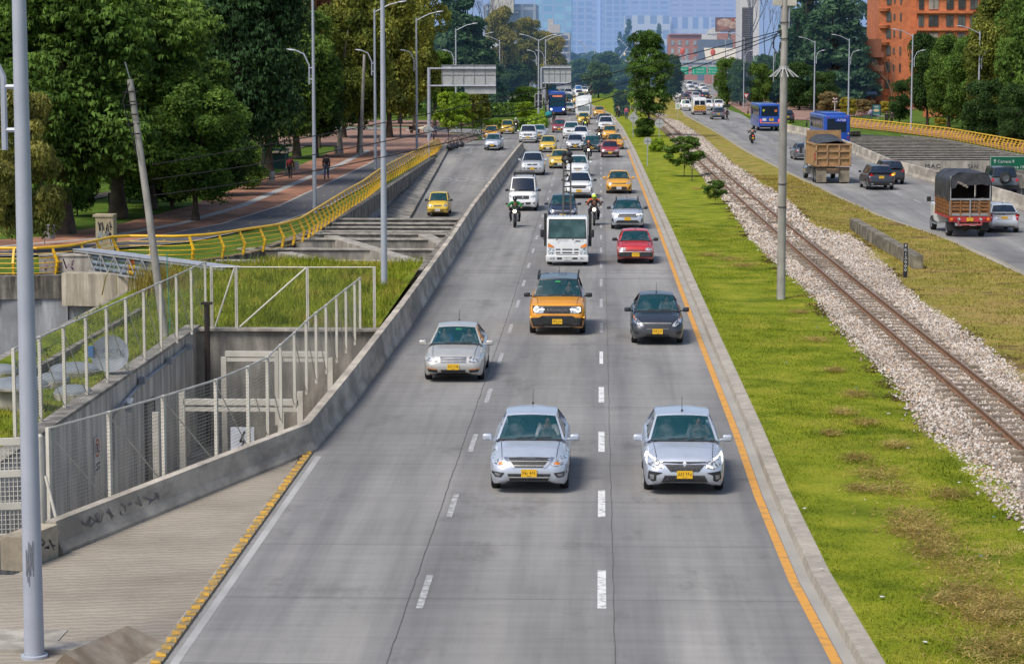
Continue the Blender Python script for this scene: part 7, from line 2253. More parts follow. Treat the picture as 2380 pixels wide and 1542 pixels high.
street_lamp(1112.6,248,11.8,'double armed lamp rising behind the gantry sign',both=True)
street_lamp(1161.5,255,11.05,'lamp at the side street with its arm pointing left',up=-1,low=0)
street_lamp(1198,230.7,10.5,'lamp beyond the side street with its arm pointing right')
street_lamp(1251.6,286.2,10.85,'double armed lamp on the hedge island carrying the signal panel',both=True)
street_lamp(1267.9,267,11.0,'lamp beside the second gantry mast')
for i,(x,y,h) in enumerate(((2272.5,320,11.4),(2117.4,301,11.3),(1971.4,274,11.0),(1892,262,10.8),(1797,245,11))):
 street_lamp(x,y,h,('nearest','second','third','fourth','farthest')[i]+' lamp along the right yellow railing, counted from the right edge',up=-1,low=1)
street_lamp(1684.6,238.7,11.5,'lamp pole left of the right tree row',up=-1,low=1,r=.09)
street_lamp(1728,251,11.5,'slender lamp pole behind the yield sign',up=-1,low=1,r=.07)
street_lamp(1381.7,209,10.0,'far hazy lamp pole on the grass bend',up=-1,low=0,r=.1)
m_cpole=M('concrete_pole',(.44,.42,.385),.85,col2=(.33,.315,.285),scale=2,stain=.35,stain_scale=.8,stretch=(3,3,.3),grain=.18)
def util_pole(px,by,h,r,label,z=0.0,top=None):
 p=at(px,by,z)
 t=thing('utility_pole',label,'utility pole',p)
 tx=top or (0,0,h)
 m=MB();m.tube([(0,0,-.3),(tx[0]*.5,tx[1]*.5,h*.5),tx],[r,r*.86,r*.72],16);m.build('shaft',m_cpole,t,True)
 return t,p
bp_,pb_=util_pole(1815,693,13.5,.165,'big round concrete pole on the median with a ring of spikes',.16)
m=MB()
for k in range(14):
 a=k/14*6.283
 m.beam((.14*math.cos(a),.14*math.sin(a),8.55),(.55*math.cos(a),.55*math.sin(a),8.22),.035,.02)
m.lathe([(.16,8.5),(.18,8.5),(.18,8.62),(.16,8.62)],16);m.build('spike_ring',M('spike_steel',(.55,.55,.55),.5,metal=.4),bp_)
m=MB();m.box((-.26,.05,11.2),(.34,.34,.75));m.box((.26,.05,11.2),(.34,.34,.75));m.build('equipment_box',M('box_beige',(.52,.50,.43),.6),bp_)
m=MB();m.tube([(.16,0,10.0),(.18,0,10.9),(.38,0,11.5),(.80,0,11.75),(.88,0,11.45)],.035,8);m.build('camera_arm',m_lampp,bp_,True)
m=MB();m.lathe([(.03,.42),(.10,.36),(.17,.12),(.165,0)],16,(.88,0,11.05));dh=m.build('camera_housing',M('housing_cream',(.60,.56,.46),.5),bp_,True)
m=MB();m.blob((.88,0,11.05),(.145,.145,.15),14,8);m.build('camera_dome',m_dkglass,dh,True)
m=MB()
for zz in (3.4,4.25,9.6,10.2):
 m.lathe([(.160,zz),(.172,zz),(.172,zz+.03),(.160,zz+.03)],16)
 m.build('steel_band',m_wiper,bp_);m=MB()
m.tube([(-.15+.0,-.1,9.9),(-.38,-.05,9.7),(-.40,0,9.3),(-.2,-.05,9.0),(-.15,-.1,9.5)],.025,6)
m.build('cable_loop',m_wiper,bp_)
lp,lpp=util_pole(385,778,8.1,.135,'leaning concrete pole with a steel spike on the grass bank',.45,(-1.0,.1,8.0))
m=MB();m.tube([(-1.0,.1,8.0),(-1.15,.1,8.55)],.02,6);m.build('spike',MATS['grey_steel'],lp)
m=MB()
for zz in (7.6,7.2,6.6):
 x=-1.0*zz/8
 m.beam((x-.28,.0,zz),(x+.22,.0,zz+.05),.03,.03);m.lathe([(.11,zz-.3),(.125,zz-.3),(.125,zz-.26),(.11,zz-.26)],12,(x,0,0))
m.tube([(-.98,-.1,7.9),(-1.2,-.1,7.3),(-1.0,-.12,6.6),(-.75,-.14,5.5)],.02,5);m.build('brackets',m_wiper,lp)
m=MB();m.tube([(.16,-.12,0.1),(.1,-.13,2.6)],.015,5);m.build('green_tape',M('teal_tape',(.01,.25,.20),.5),lp)
util_pole(837,361,9.0,.17,'grey concrete utility pole leaning slightly among the park trees',0,(.45,0,9.0))
util_pole(931,318,8.5,.10,'white painted pole beside the sitting person',0)
p2_,q2_=util_pole(1476.5,292,10.8,.16,'concrete pole with a camera ring left of the eucalyptus',.16)
m=MB();m.tube([(0,0,9.0),(-1.3,0,9.1)],.03,6);m.lathe([(.05,8.95),(.16,8.75),(.16,8.6),(.03,8.5)],12,(-1.35,0,0));m.tube([(-.35+.28*math.cos(a),0,8.2+.28*math.sin(a)) for a in np.linspace(0,6.283,18)],.03,5);m.build('camera_arm',MATS['housing_cream'],p2_)
util_pole(1233,231,10.5,.14,'slim concrete pole left of the hedge island lamps',0)
for (z0,z1,sag,lab) in ((5.35,9.95,.28,'uppermost'),(4.9,9.90,.62,'middle'),(4.4,9.82,.78,'lowest')):
 a=Vector((lpp.x-.55*z0/8,lpp.y,lpp.z+z0));b=Vector((pb_.x,pb_.y,.16+z1))
 pts=[a.lerp(b,k/36)+Vector((0,0,-4*sag*(k/36)*(1-k/36))) for k in range(37)]
 m=MB();m.tube(pts,.017,5)
 tag(m.build('overhead_cable',m_wiper),lab+' of the three black cables hanging across the road','cable','overhead cables')
m_sback=M('sign_back_grey',(.48,.50,.50),.55,metal=.2,col2=(.42,.44,.44),scale=1.5,stain=.15)
def gantry_back(px,by,mast_h,x0,x1,z0,z1,low,label,bx=None):
 p=at(px,by)
 t=thing('sign_gantry',label,'road sign',p)
 m=MB();m.tube([(0,0,0),(0,0,mast_h)],[.20,.17],14);m.build('mast',m_lampp,t,True)
 for zz in (z0+.08,z1-.38):
  m=MB();m.tube([(0,-.05,zz),(x1,-.05,zz)],.09,10);m.build('arm',m_lampp,t,True)
 m=MB();m.box(((x0+x1)/2,.12,(z0+z1)/2),(x1-x0,.05,z1-z0));pn=m.build('panel',m_sback,t)
 m=MB();m.box(((low+x1)/2,.12,z0-.38),(x1-low,.05,.74));m.build('panel',m_sback,t)
 m=MB()
 n_=5
 for k in range(n_+1):
  m.box((x0+.03+(x1-x0-.06)*k/n_,.05,(z0+z1)/2),(.05,.07,z1-z0))
 for zz in (z0+.03,(z0+z1)/2+.1,z1-.03):
  m.box(((x0+x1)/2,.06,zz),(x1-x0,.05,.05))
 m.build('stiffener',M('stiffener_grey',(.34,.36,.37),.5,metal=.3),pn)
 return t
gantry_back(997.5,325.5,7.6,1.32,7.05,5.6,7.86,3.75,'large grey back of an overhead road sign on the left mast by the street trees')
gantry_back(1258.2,267.5,6.9,.25,4.35,4.55,7.25,2.2,'pale back of a second overhead road sign above the far jam')
p=at(1252,286);t=thing('signal_panel','black framed back of a signal panel on the hedge island lamp','signal',(p.x,p.y-.25,0))
m=MB()
for zz in (3.3,2.35):
 m.box((0,0,zz),(.92,.06,.90))
m.build('panel',m_trim,t)
m=MB()
for x in (-.48,.48):m.box((x,0,2.82),(.05,.08,1.95))
for zz in (1.86,2.82,3.79):m.box((0,0,zz),(1.0,.08,.05))
m.build('frame',m_sw,t);m=MB();m.tube([(0,.15,0),(0,.15,3)],.05);m.build('post',m_lampp,t)
def sign(px,by,cy,size,shape,mat,label,name='traffic_sign',cross=True,post=None,plate=None,border=None):
 p=at(px,by);k=ppm(p.y)
 zc=(by-cy)/k
 t=thing(name,label,'traffic sign',p)
 m=MB()
 s=size/2
 if shape=='diamond':pl=[(-s*1.35,0),(0,-s*1.35),(s*1.35,0),(0,s*1.35)]
 elif shape=='round':pl=[(s*math.cos(a),s*math.sin(a)) for a in np.linspace(0,6.283,25)[:-1]]
 elif shape=='yield':pl=[(-s*1.1,s*.9),(0,-s*1.1),(s*1.1,s*.9)]
 else :pl=[(-s,-s*1.3),(s,-s*1.3),(s,s*1.3),(-s,s*1.3)]
 n_=len(pl)
 m.add([(x,-.015,zc+z) for x,z in pl]+[(x,.015,zc+z) for x,z in pl],[tuple(range(n_)),tuple(range(n_,2*n_))[::-1]]+[(i,n_+i,n_+(i+1)%n_,(i+1)%n_) for i in range(n_)])
 pn=m.build('panel',mat,t)
 if cross:
  m=MB();m.box((0,-.03,zc),(s*1.7,.03,.05));m.box((0,-.03,zc),(.05,.03,s*1.9));m.build('stiffener',MATS['stiffener_grey'],pn)
 if border:
  m=MB();q=[(x*.62,z*.62) for x,z in pl];m.poly([(x,-.022,zc+z) for x,z in q]);m.build('symbol',border,pn,fix=False)
 if plate:
  m=MB();m.box((0,-.01,zc-s*2.3),(s*1.1,.03,s*1.7));m.build('plate',m_sw,t)
 m=MB();m.tube([(0,.03,-.1),(0,.03,zc+s*.6)],.035,8);m.build('post',m_lampp,t)
 return t
m_ysign=M('warning_yellow',(.72,.40,.01),.5)
sign(997,370,302,.72,'diamond',m_sback,'grey diamond sign back on a thin post at the end of the yellow railing')
sign(1181,252,226,.9,'diamond',m_sback,'grey back of a diamond sign beyond the side street')
sign(1471.4,323,274,.9,'diamond',m_sback,'grey back of a diamond sign left of the bush under the eucalyptus')
sign(1532,326,287.5,.95,'round',m_sback,'grey back of the farther round sign at the railway')
sign(1504.6,391,328,.62,'round',m_sback,'grey back of the nearer round sign on a thin post in the grass')
sign(1417.5,228,200.7,.85,'diamond',m_ysign,'yellow diamond warning sign on the far grass bend',cross=False,border=m_amber,plate=True)
sign(1450,262,223.8,.85,'diamond',m_ysign,'yellow diamond warning sign with a white plate, nearer of the two',cross=False,border=m_amber,plate=True)
sign(1575,277,247,.62,'board',m_sw,'white notice board beside the right road',cross=False,border=M('notice_green',(.35,.48,.32),.6))
sign(1589,268,237.6,.5,'round',m_sw,'small round sign with a green mark at the right road edge',cross=False,border=M('sign_green_mark',(.05,.35,.12),.5))
sign(1734,253,223,.85,'yield',M('yield_red',(.55,.03,.03),.5),'red and white yield sign under the right trees',cross=False,border=m_sw)
p0=at(1568,227.5)
t=thing('overhead_sign_gantry','overhead gantry with three green direction signs above the far right road','road sign',(p0.x,p0.y,0))
k=ppm(p0.y)
m_sgh=M('sign_green_far',(.0,.36,.19),.5,haze=.08)
for x0,x1,l1,l2 in ((1569,1599,'Calle 116','Calle 127'),(1607,1640.5,'Calle 100','Carrera 7'),(1644.5,1671,'Carrera 11','Avenida')):
 xa,xb=(x0-1568)/k,(x1-1568)/k
 zt,zb=9.4-(155.6-118)/k,9.4-(173.5-118)/k
 m=MB();m.box(((xa+xb)/2,0,(zt+zb)/2),(xb-xa,.06,zt-zb));pn=m.build('panel',m_sgh,t)
 for s_,zz in ((l1,.68),(l2,.30)):
  text('lettering',s_,.40,((xa+xb)/2+.25,-.05,zb+(zt-zb)*zz),(R(90),0,0),m_sw,pn)
  m=MB();xx=xa+.32;zc=zb+(zt-zb)*zz
  m.poly([(xx-.14,-.05,zc),(xx+.14,-.05,zc),(xx,-.05,zc+.2)]);m.poly([(xx-.05,-.05,zc-.18),(xx+.05,-.05,zc-.18),(xx+.05,-.05,zc),(xx-.05,-.05,zc)]);m.build('arrow',m_sw,pn,fix=False)
 m=MB();m.box(((xa+xb)/2,0,zt+.16),((xb-xa)*.95,.06,.26));m.build('grey_plate',m_sback,t)
m=MB()
for zz in (4.9,5.9):m.tube([(-1,.2,zz),(10.5,.2,zz)],.1,8)
for x in (-1,10.5):m.tube([(x,.2,0),(x,.2,6.4)],.16,10)
m.build('frame',m_lampp,t)
m=MB();p=at(248,594);m.box((p.x,p.y,.92),(.82,.75,1.84));m.box((p.x-.05,p.y,1.86),(.95,.85,.10))
pc=m.build('graffiti_pillar',M('cream_pillar',(.52,.43,.30),.85,col2=(.42,.34,.23),scale=3,stain=.3,grain=.2));tag(pc,'cream rendered pillar with blue and black graffiti behind the railing','pillar')
for sd,mt,vv in ((1,M('blue_grey_spray',(.33,.38,.45),.6),(.5,1.3)),(5,m_spray,(1.15,1.6))):
 g=MB();rs_=random.Random(sd)
 for st in scrawl(rs_,6,-.34,.34,vv[0],vv[1]):
  strokes(g,st,.035,lambda u,v:(p.x+u,p.y-.385,v))
 g.build('graffiti',mt,pc,fix=False)
p=at(165,634);m=MB();m.box((p.x,p.y,.38),(2.5,.9,.76));m.box((p.x+.2,p.y,.78),(2.9,1.0,.06))
lb=m.build('concrete_box',m_concl);tag(lb,'low pale concrete box with pink graffiti behind the yellow railing','concrete box')
g=MB();rs_=random.Random(8)
for st in scrawl(rs_,6,-1.0,.2,.15,.65):
 strokes(g,st,.05,lambda u,v:(p.x+u,p.y-.46,v))
g.build('graffiti',M('pink_spray',(.42,.28,.36),.7),lb,fix=False)
m_bin=M('bin_steel',(.36,.37,.38),.4,metal=.5,col2=(.28,.29,.30),scale=3)
for x,y,lb in ((118,568,'steel litter bin behind the low concrete box'),(688,405,'steel litter bin left of the two walkers path'),(785,365,'steel litter bin by the pale trunk'),(886,340,'dark litter bin beside the utility pole'),(632,430,'litter bin in the shade beside the kiosk')):
 p=at(x,y);t=thing('litter_bin',lb,'litter bin',p,0,'litter bins')
 m=MB();m.lathe([(.02,.28),(.22,.28),(.24,.95),(.21,.97),(.0,.9)],14);m.build('drum',m_bin,t,True)
 m=MB();m.tube([(-.3,0,0),(-.3,0,1.0)],.025,6);m.tube([(-.3,0,.6),(0,0,.6)],.02,5);m.build('stand',MATS['grey_steel'],t)
p=at(640,406);t=thing('kiosk','dark teal kiosk shelter in the shade of the pines','kiosk',p)
m=MB();m.box((0,0,1.9),(2.0,1.6,.12));m.build('roof',M('teal_paint',(.02,.10,.11),.5),t)
m=MB()
for x in (-.9,.9):
 for y in (-.7,.7):m.box((x,y,.95),(.08,.08,1.9))
m.box((0,.7,1.0),(1.8,.04,1.2));m.build('frame',MATS['teal_paint'],t)
for i,(cx_,cy_) in enumerate(((1710,1262),(1762,1240),(1818,1222),(1872,1208),(1918,1186),(1962,1166),(2005,1140))):
 p=at((1000+cx_/2.1418)/1.721,cy_/2.1418/1.721)
 m=MB();m.tube([Vector((.55*math.cos(a),0,.9*math.sin(a))) for a in np.linspace(0,math.pi,12)],.05,7)
 m.tube([Vector((.28*math.cos(a),0,.62*math.sin(a))) for a in np.linspace(0,math.pi,10)],.035,6);m.tube([(-.55,0,.05),(.55,0,.05)],.04,6)
 o=m.build('bicycle_rack',M('rack_steel',(.17,.18,.19),.5,metal=.3),None,True);o.location=p
 tag(o,'arched bicycle rack, '+('nearest the rubbish bags','second','third','fourth','fifth','sixth','last at the orange taxi')[i]+' in the row under the street trees','bicycle rack','arched bicycle racks')
for i,(x,y) in enumerate(((1052,347),(1059,345),(1071,342),(1046,349))):
 p=at(x,y);m=MB();m.blob((0,0,.26),(.38,.33,.30),10,7);m.blob((.1,0,.55),(.1,.1,.12),6,5)
 o=m.build('rubbish_bag',M('black_plastic',(.02,.021,.025),.35,col2=(.05,.05,.055),scale=8,bump=.6,bscale=12),None,True);o.location=p
 tag(o,'black rubbish bag by the ramp kerb, '+('the widest in the middle','right of the widest','standing apart at the right','leftmost of the pile')[i],'rubbish bag','rubbish bags')
p=at(252,512);sign(263,500,462,.55,'board',M('park_sign_dark',(.03,.05,.05),.5),'small dark park notice on a post among the pines',cross=False,border=m_sback)
p=at(2036.8,271);t=thing('advertising_panel','black framed advertising panel with a teal food poster on the right footpath','advertising panel',p)
m=MB();m.box((0,0,.85),(1.30,.18,1.75));m.build('frame',m_trim,t)
m=MB();m.box((0,-.095,.9),(1.08,.02,1.5));pp2=m.build('poster',M('poster_teal',(.03,.16,.17),.5,col2=(.02,.09,.11),scale=2),t)
m=MB();m.blob((0,-.11,.86),(.42,.015,.22),14,8);m.build('picture',M('poster_food',(.62,.36,.12),.6,col2=(.5,.5,.42),scale=9),pp2,True)
m=MB();m.box((0,-.115,1.45),(.55,.01,.08));m.box((0,-.115,1.33),(.7,.01,.04));m.box((0,-.115,.32),(.8,.01,.05));m.build('text_lines',m_sw,pp2)
p=at(2026,268);t=thing('solar_lamp','thin post with a tilted solar panel beside the advertising panel','solar lamp',p)
m=MB();m.tube([(0,0,0),(0,0,3.1)],.05,8);m.build('post',m_trim,t);m=MB();m.box((0,0,3.2),(1.5,.9,.05),0,(R(25),0,0));m.build('panel',m_dkglass,t)
p=at(2050,277);m=MB();m.box((0,0,.42),(1.5,.5,.12));m.box((-.55,0,.2),(.2,.45,.36));m.box((.55,0,.2),(.2,.45,.36));o=m.build('bench',m_concl);o.location=p;tag(o,'pale stone bench right of the advertising panel','bench')
p=at(1879,256);t=thing('slide','grey playground slide behind the fourth right lamp','slide',p)
m=MB();m.beam((-1.8,0,.25),(.2,0,1.5),.5,.08);m.build('chute',M('slide_grey',(.45,.47,.50),.4),t);m=MB();m.box((.6,0,1.0),(.7,.6,2.0));m.build('tower',M('slide_teal',(.18,.25,.25),.6),t)
p=at(1940,273);t=thing('flower_pole','white post topped with a cluster of pale flower shapes','post',p)
m=MB();m.tube([(0,0,0),(0,0,2.1)],.05,8);m.build('post',m_sw,t);m=MB()
for x,z in ((0,2.5),(-.25,2.2),(.25,2.2),(0,2.15),(-.18,2.65),(.2,2.6)):m.blob((x,0,z),(.15,.1,.12),7,5)
m.build('flower',M('pale_pink',(.55,.42,.42),.6),t,True)
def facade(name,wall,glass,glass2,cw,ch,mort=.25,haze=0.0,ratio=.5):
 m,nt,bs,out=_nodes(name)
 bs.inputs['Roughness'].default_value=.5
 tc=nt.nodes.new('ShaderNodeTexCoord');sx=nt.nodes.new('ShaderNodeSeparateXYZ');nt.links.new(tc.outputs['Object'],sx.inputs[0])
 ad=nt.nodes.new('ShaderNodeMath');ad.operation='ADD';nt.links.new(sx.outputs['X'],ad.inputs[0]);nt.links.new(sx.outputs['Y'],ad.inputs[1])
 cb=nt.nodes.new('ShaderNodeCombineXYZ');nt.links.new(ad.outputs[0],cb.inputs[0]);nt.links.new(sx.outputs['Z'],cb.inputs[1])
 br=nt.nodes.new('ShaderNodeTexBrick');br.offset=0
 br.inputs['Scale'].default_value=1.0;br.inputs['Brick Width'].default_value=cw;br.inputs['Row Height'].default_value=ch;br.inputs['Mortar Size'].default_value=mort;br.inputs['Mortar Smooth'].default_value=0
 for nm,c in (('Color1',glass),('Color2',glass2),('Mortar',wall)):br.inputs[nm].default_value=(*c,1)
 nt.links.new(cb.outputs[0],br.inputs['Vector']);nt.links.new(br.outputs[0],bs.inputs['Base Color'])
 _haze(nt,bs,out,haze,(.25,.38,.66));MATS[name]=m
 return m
def block(name,label,x0,x1,ytop,Y,mat,depth=30,zbot=-1,cat='building'):
 """box building given by its picture columns at distance Y"""
 k=ppm(Y)
 X0,X1=(x0-1396)/k,(x1-1396)/k
 z1=9.4-(ytop-118)/k
 t=thing(name,label,cat,((X0+X1)/2,Y,0))
 m=MB();m.box((0,depth/2,(z1+zbot)/2),(X1-X0,depth,z1-zbot));m.build('wall',mat,t)
 return t,k,X1-X0,z1
fb=lambda nm,w_,g1,g2,cw,ch,mo,hz:facade(nm,w_,g1,g2,cw,ch,mo,hz)
f1=fb('tower_glass_a',(.22,.36,.48),(.06,.26,.38),(.24,.56,.62),6,4.2,.7,.60)  # pale blue wall and pane colours carry painted haze too
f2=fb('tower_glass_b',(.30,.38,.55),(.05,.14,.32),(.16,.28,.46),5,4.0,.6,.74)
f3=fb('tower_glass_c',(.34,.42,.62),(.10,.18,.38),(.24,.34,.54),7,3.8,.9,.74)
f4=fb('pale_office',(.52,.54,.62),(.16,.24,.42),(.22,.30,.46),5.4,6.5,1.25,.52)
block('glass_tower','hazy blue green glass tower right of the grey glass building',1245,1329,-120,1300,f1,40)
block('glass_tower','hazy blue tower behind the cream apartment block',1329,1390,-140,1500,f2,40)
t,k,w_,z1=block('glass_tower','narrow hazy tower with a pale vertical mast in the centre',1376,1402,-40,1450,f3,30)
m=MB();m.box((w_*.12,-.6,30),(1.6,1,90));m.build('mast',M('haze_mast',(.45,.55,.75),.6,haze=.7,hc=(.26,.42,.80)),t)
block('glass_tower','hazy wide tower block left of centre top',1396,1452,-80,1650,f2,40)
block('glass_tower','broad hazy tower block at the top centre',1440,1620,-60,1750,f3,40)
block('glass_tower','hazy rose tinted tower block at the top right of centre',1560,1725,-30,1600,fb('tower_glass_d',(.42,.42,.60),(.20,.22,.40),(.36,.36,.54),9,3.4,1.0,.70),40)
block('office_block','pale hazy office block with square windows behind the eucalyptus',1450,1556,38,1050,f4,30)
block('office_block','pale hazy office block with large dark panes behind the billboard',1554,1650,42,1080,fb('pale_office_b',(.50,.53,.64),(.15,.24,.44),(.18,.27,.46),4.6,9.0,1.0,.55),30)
t,k,w_,z1=block('grey_building','grey glass building with a cream top left of the towers',1125,1246,12,620,fb('grey_glass',(.28,.31,.36),(.10,.14,.20),(.17,.22,.29),3.2,5.0,.35,.22),30)
m=MB();m.box((-1.8,-.3,z1+1.0),(6,6,6.5));m.box((-1.5,-.5,z1-2.1),(7.6,.6,.5));m.build('penthouse',M('cream_wall_haze',(.56,.52,.46),.8,haze=.12),t)
m=MB();m.box((-.5,-.4,z1-11.0),(8.5,.5,2.6));m.build('white_band',M('white_wall_haze',(.62,.63,.66),.7,haze=.15),t)
m=MB();m.box((4.2,-.6,z1-9.2),(3.6,.5,4.0));m.build('blue_banner',M('banner_blue',(.01,.10,.45),.6,haze=.08),t)
t,k,w_,z1=block('apartment_block','cream stepped apartment block with balconies in front of the blue tower',1272,1325,78,700,M('cream_flats',(.52,.46,.40),.8,haze=.22),25)
m=MB();m.box((-1.0,2,z1+1.2),(3.0,6,2.4));m.box((-2.3,3,z1+2.0),(1.6,4,4));m.build('stair_head',MATS['cream_flats'],t)
for i in range(7):
 zz=z1-1.2-i*1.85
 m=MB();m.box((.9,-.1,zz),(3.4,.4,.95));m.build('window',M('flat_glass',(.10,.12,.17),.3,haze=.2),t)
 m=MB();m.box((.9,-.4,zz-.75),(4.0,1.0,.35));m.build('balcony',MATS['cream_flats'],t)
m_bh=M('brick_haze',(.42,.17,.10),.8,col2=(.34,.14,.09),scale=.5,haze=.14);m_wh=M('white_render_haze',(.66,.64,.60),.8,haze=.12);m_gw=M('slate_wall_haze',(.13,.15,.19),.8,col2=(.10,.12,.15),scale=.4,haze=.16)
def winrow(t,xs,zs,w_,h_,mat,fr=None,d=-.06):
 for z in zs:
  for x in xs:
   m=MB();m.box((x,d,z),(w_,.1,h_));q=m.build('window',mat,t)
   if fr:
    m=MB();m.box((x,d-.05,z),(.07,.06,h_));m.build('glazing_bar',fr,q)
m_gw2=M('house_glass_haze',(.14,.18,.20),.3,col2=(.35,.38,.34),scale=.3,haze=.12)
t,k,w_,z1=block('brick_flats','orange brick flats with tall windows behind the round hazy tree',1553,1628,82,780,m_bh,20)
winrow(t,[-4,-1.8,.6,3.2],[z1-2.6,z1-5.2,z1-7.8],1.1,1.5,m_gw2,m_wh)
m=MB();m.box((0,-.2,z1+.1),(w_*1.02,1,.35));m.build('parapet',m_bh,t)
t,k,w_,z1=block('slate_house','dark slate walled house beside the orange brick flats',1624,1700,93,760,m_gw,18)
t,k,w_,z1=block('white_house','white rendered house with brick gable above the slate wall',1622,1672,80,820,m_wh,15)
m=MB();m.add([(-1,-.2,z1),(3.5,-.2,z1),(3.5,-.2,z1+1.2),(1.5,-.2,z1+2.2),(-1,-.2,z1+1.0)],[(0,1,2,3,4)]);m.build('gable',m_wh,t)
winrow(t,[1.6],[z1+.9],.6,.6,m_gw2)
t,k,w_,z1=block('brick_house','small brick house with a cream gable below the white chimney',1668,1740,78,800,m_bh,15)
t,k,w_,z1=block('cream_house','cream gabled house with a red brick front beside the far right trees',1640,1710,138,690,m_bh,15)
m=MB();m.add([(-4.6,-1,z1),(4.8,-1,z1),(4.8,12,z1+3.2),(-4.6,12,z1+3.2),(-4.6,-1,z1-.3),(4.8,-1,z1-.3)],[(0,1,2,3),(0,4,5,1)]);m.build('roof',M('cream_roof_haze',(.60,.54,.42),.7,haze=.1),t)
winrow(t,[-2.6,0,2.6],[z1-1.1],1.2,1.1,m_gw2)
t,k,w_,z1=block('white_house','white house front with two windows under the cream roof',1683,1712,118,720,m_wh,12)
winrow(t,[-.9,.9],[z1-1.5],.8,1.0,m_gw2)
t,k,w_,z1=block('white_tower','white rendered wall building right of the billboard',1716,1760,-60,640,M('white_tower_wall',(.66,.62,.60),.8,haze=.10),20)
t,k,w_,z1=block('slatted_tower','dark brown slatted advertising tower in front of the white building',1722,1746,20,600,M('dark_slats',(.10,.085,.08),.8,col2=(.05,.045,.045),scale=2,stretch=(.3,.3,3),haze=.08),3,zbot=3)
m=MB()
for i in range(24):m.box((0,-.05,z1-.3-i*.55),(w_,.12,.12))
m.build('slat',M('slat_tan',(.22,.18,.15),.8,haze=.08),t)
m=MB();m.tube([(0,1,0),(0,1,4)],.3);m.build('post',m_lampp,t)
Yb=760;k=ppm(Yb);cx=(1692-1396)/k
t=thing('billboard','wide billboard with a dark reddish picture high above the brick houses','billboard',(cx,Yb,0))
zc=9.4-(59-118)/k
m=MB();m.box((0,0,zc),(8.8,.3,4.4));m.build('panel',m_trim,t)
m=MB();m.box((0,-.17,zc),(8.5,.04,4.1));pn=m.build('picture',M('billboard_picture',(.30,.14,.10),.6,col2=(.10,.07,.08),scale=.45,lo=.42,hi=.58,haze=.08),t)
m=MB();m.blob((-1.6,-.2,zc+.6),(2.2,.03,1.3),14,8,0);m.blob((.9,-.2,zc-.2),(1.4,.03,1.1),12,8);m.build('pale_shape',M('billboard_pale',(.55,.40,.32),.6,col2=(.3,.16,.12),scale=.6,haze=.08),pn,True)
m=MB();m.box((1.15,-.22,zc+1.55),(.55,.03,.5));m.build('red_square',M('billboard_red',(.5,.03,.04),.6),pn)
text('lettering','insignia',.95,(2.85,-.22,zc+1.5),(R(90),0,0),m_sw,pn)
m=MB();m.tube([(0,.5,0),(0,.5,zc-2)],.45,10);m.box((0,-.3,zc-2.6),(8.6,.9,.15));m.build('post',m_lampp,t)
t=thing('road_bridge','long concrete road bridge crossing the far end of both roads','bridge',(0,640,0))
m=MB();m.box((6,0,5.75),(150,9,.9));m.build('deck',M('bridge_deck_haze',(.22,.23,.25),.9,haze=.16),t)
m=MB();m.box((6,-4.6,6.55),(150,.2,.7));m.build('parapet',M('bridge_rail_haze',(.42,.43,.44),.8,haze=.14),t)
for x in (-42,-22,3,14,42):
 m=MB();m.tube([(x,0,-1),(x,0,5.4)],.8,12);m.build('pier',MATS['bridge_deck_haze'],t,True)
m_arm=M('slanted_arm',(.42,.46,.52),.5,haze=.15)
for i,(xa,ya,xb,yb,xc,yc_) in enumerate(((1271,142,1305,103,1288,90),(1320,132,1293,100,1290,99),(1382,124,1352,100,1348,96),(1430,150,1459,110,1440,92),(1578,142,1586,112,1598,130),(1597,134,1585,112,1580,112))):
 a,b,c=aty(xa,ya,636),aty(xb,yb,636),aty(xc,yc_,636)
 a.z=min(a.z,6.3) if i!=1 else a.z
 m=MB();m.tube([a,b,c],.14,6);m.blob(c,(.5,.2,.16),8,5)
 tag(m.build('bridge_lamp',m_arm,None,True),'slanted lamp arm on the bridge, '+('leftmost','second from the left','third from the left, before the towers','left of the tall pole on the median','right of the round hazy tree','rightmost, leaning left')[i],'lamp','slanted lamps of the far bridge')
for x,y in ((1586,120),(1657,122)):
 a=aty(x,y,520);m=MB();m.blob(a,(.55,.1,.75),8,6);o=thing('banner_pole','pole topped by a small orange red sign, '+('left' if x<1600 else 'right')+' of the two near the far bridge','pole',(a.x,a.y,0))
 m2=MB();m2.blob((0,0,a.z),(.55,.1,.75),8,6);m2.build('sign',M('orange_red_sign',(.62,.10,.04),.6,haze=.1),o,True);m2=MB();m2.tube([(0,.1,0),(0,.1,a.z)],.09,7);m2.build('post',m_lampp,o)
Yb=400;k=ppm(Yb)
m_brk=M('orange_brick',(.58,.19,.08),.85,col2=(.47,.15,.065),scale=1.2,stain=.15,stain_scale=.3,bump=.2,bscale=3)
m_brk2=M('dark_brown_brick',(.22,.085,.05),.85,col2=(.17,.065,.04),scale=1.2)  # brown brick of the darker block
m_win=M('window_glass_dark',(.035,.04,.045),.2,col2=(.09,.10,.10),scale=.35,lo=.45,hi=.6,spec=.6)
m_blind=M('window_blind',(.34,.30,.26),.7,col2=(.26,.23,.20),scale=.5)
def bx_(x):return (x-1396)/k
def bz_(y):return 9.4-(y-118)/k
t=thing('brick_apartments','orange brick apartment building with rows of dark square windows','building',(bx_(2170),Yb,0))
ox=bx_(2170)
m=MB();m.box(((bx_(2034)+bx_(2118))/2-ox,9,15),(bx_(2118)-bx_(2034),18,32));m.build('wall',m_brk,t)
m=MB();m.box(((bx_(2118)+bx_(2420))/2-ox,7.5,15),(bx_(2420)-bx_(2118),18,32));m.build('wall',m_brk,t)
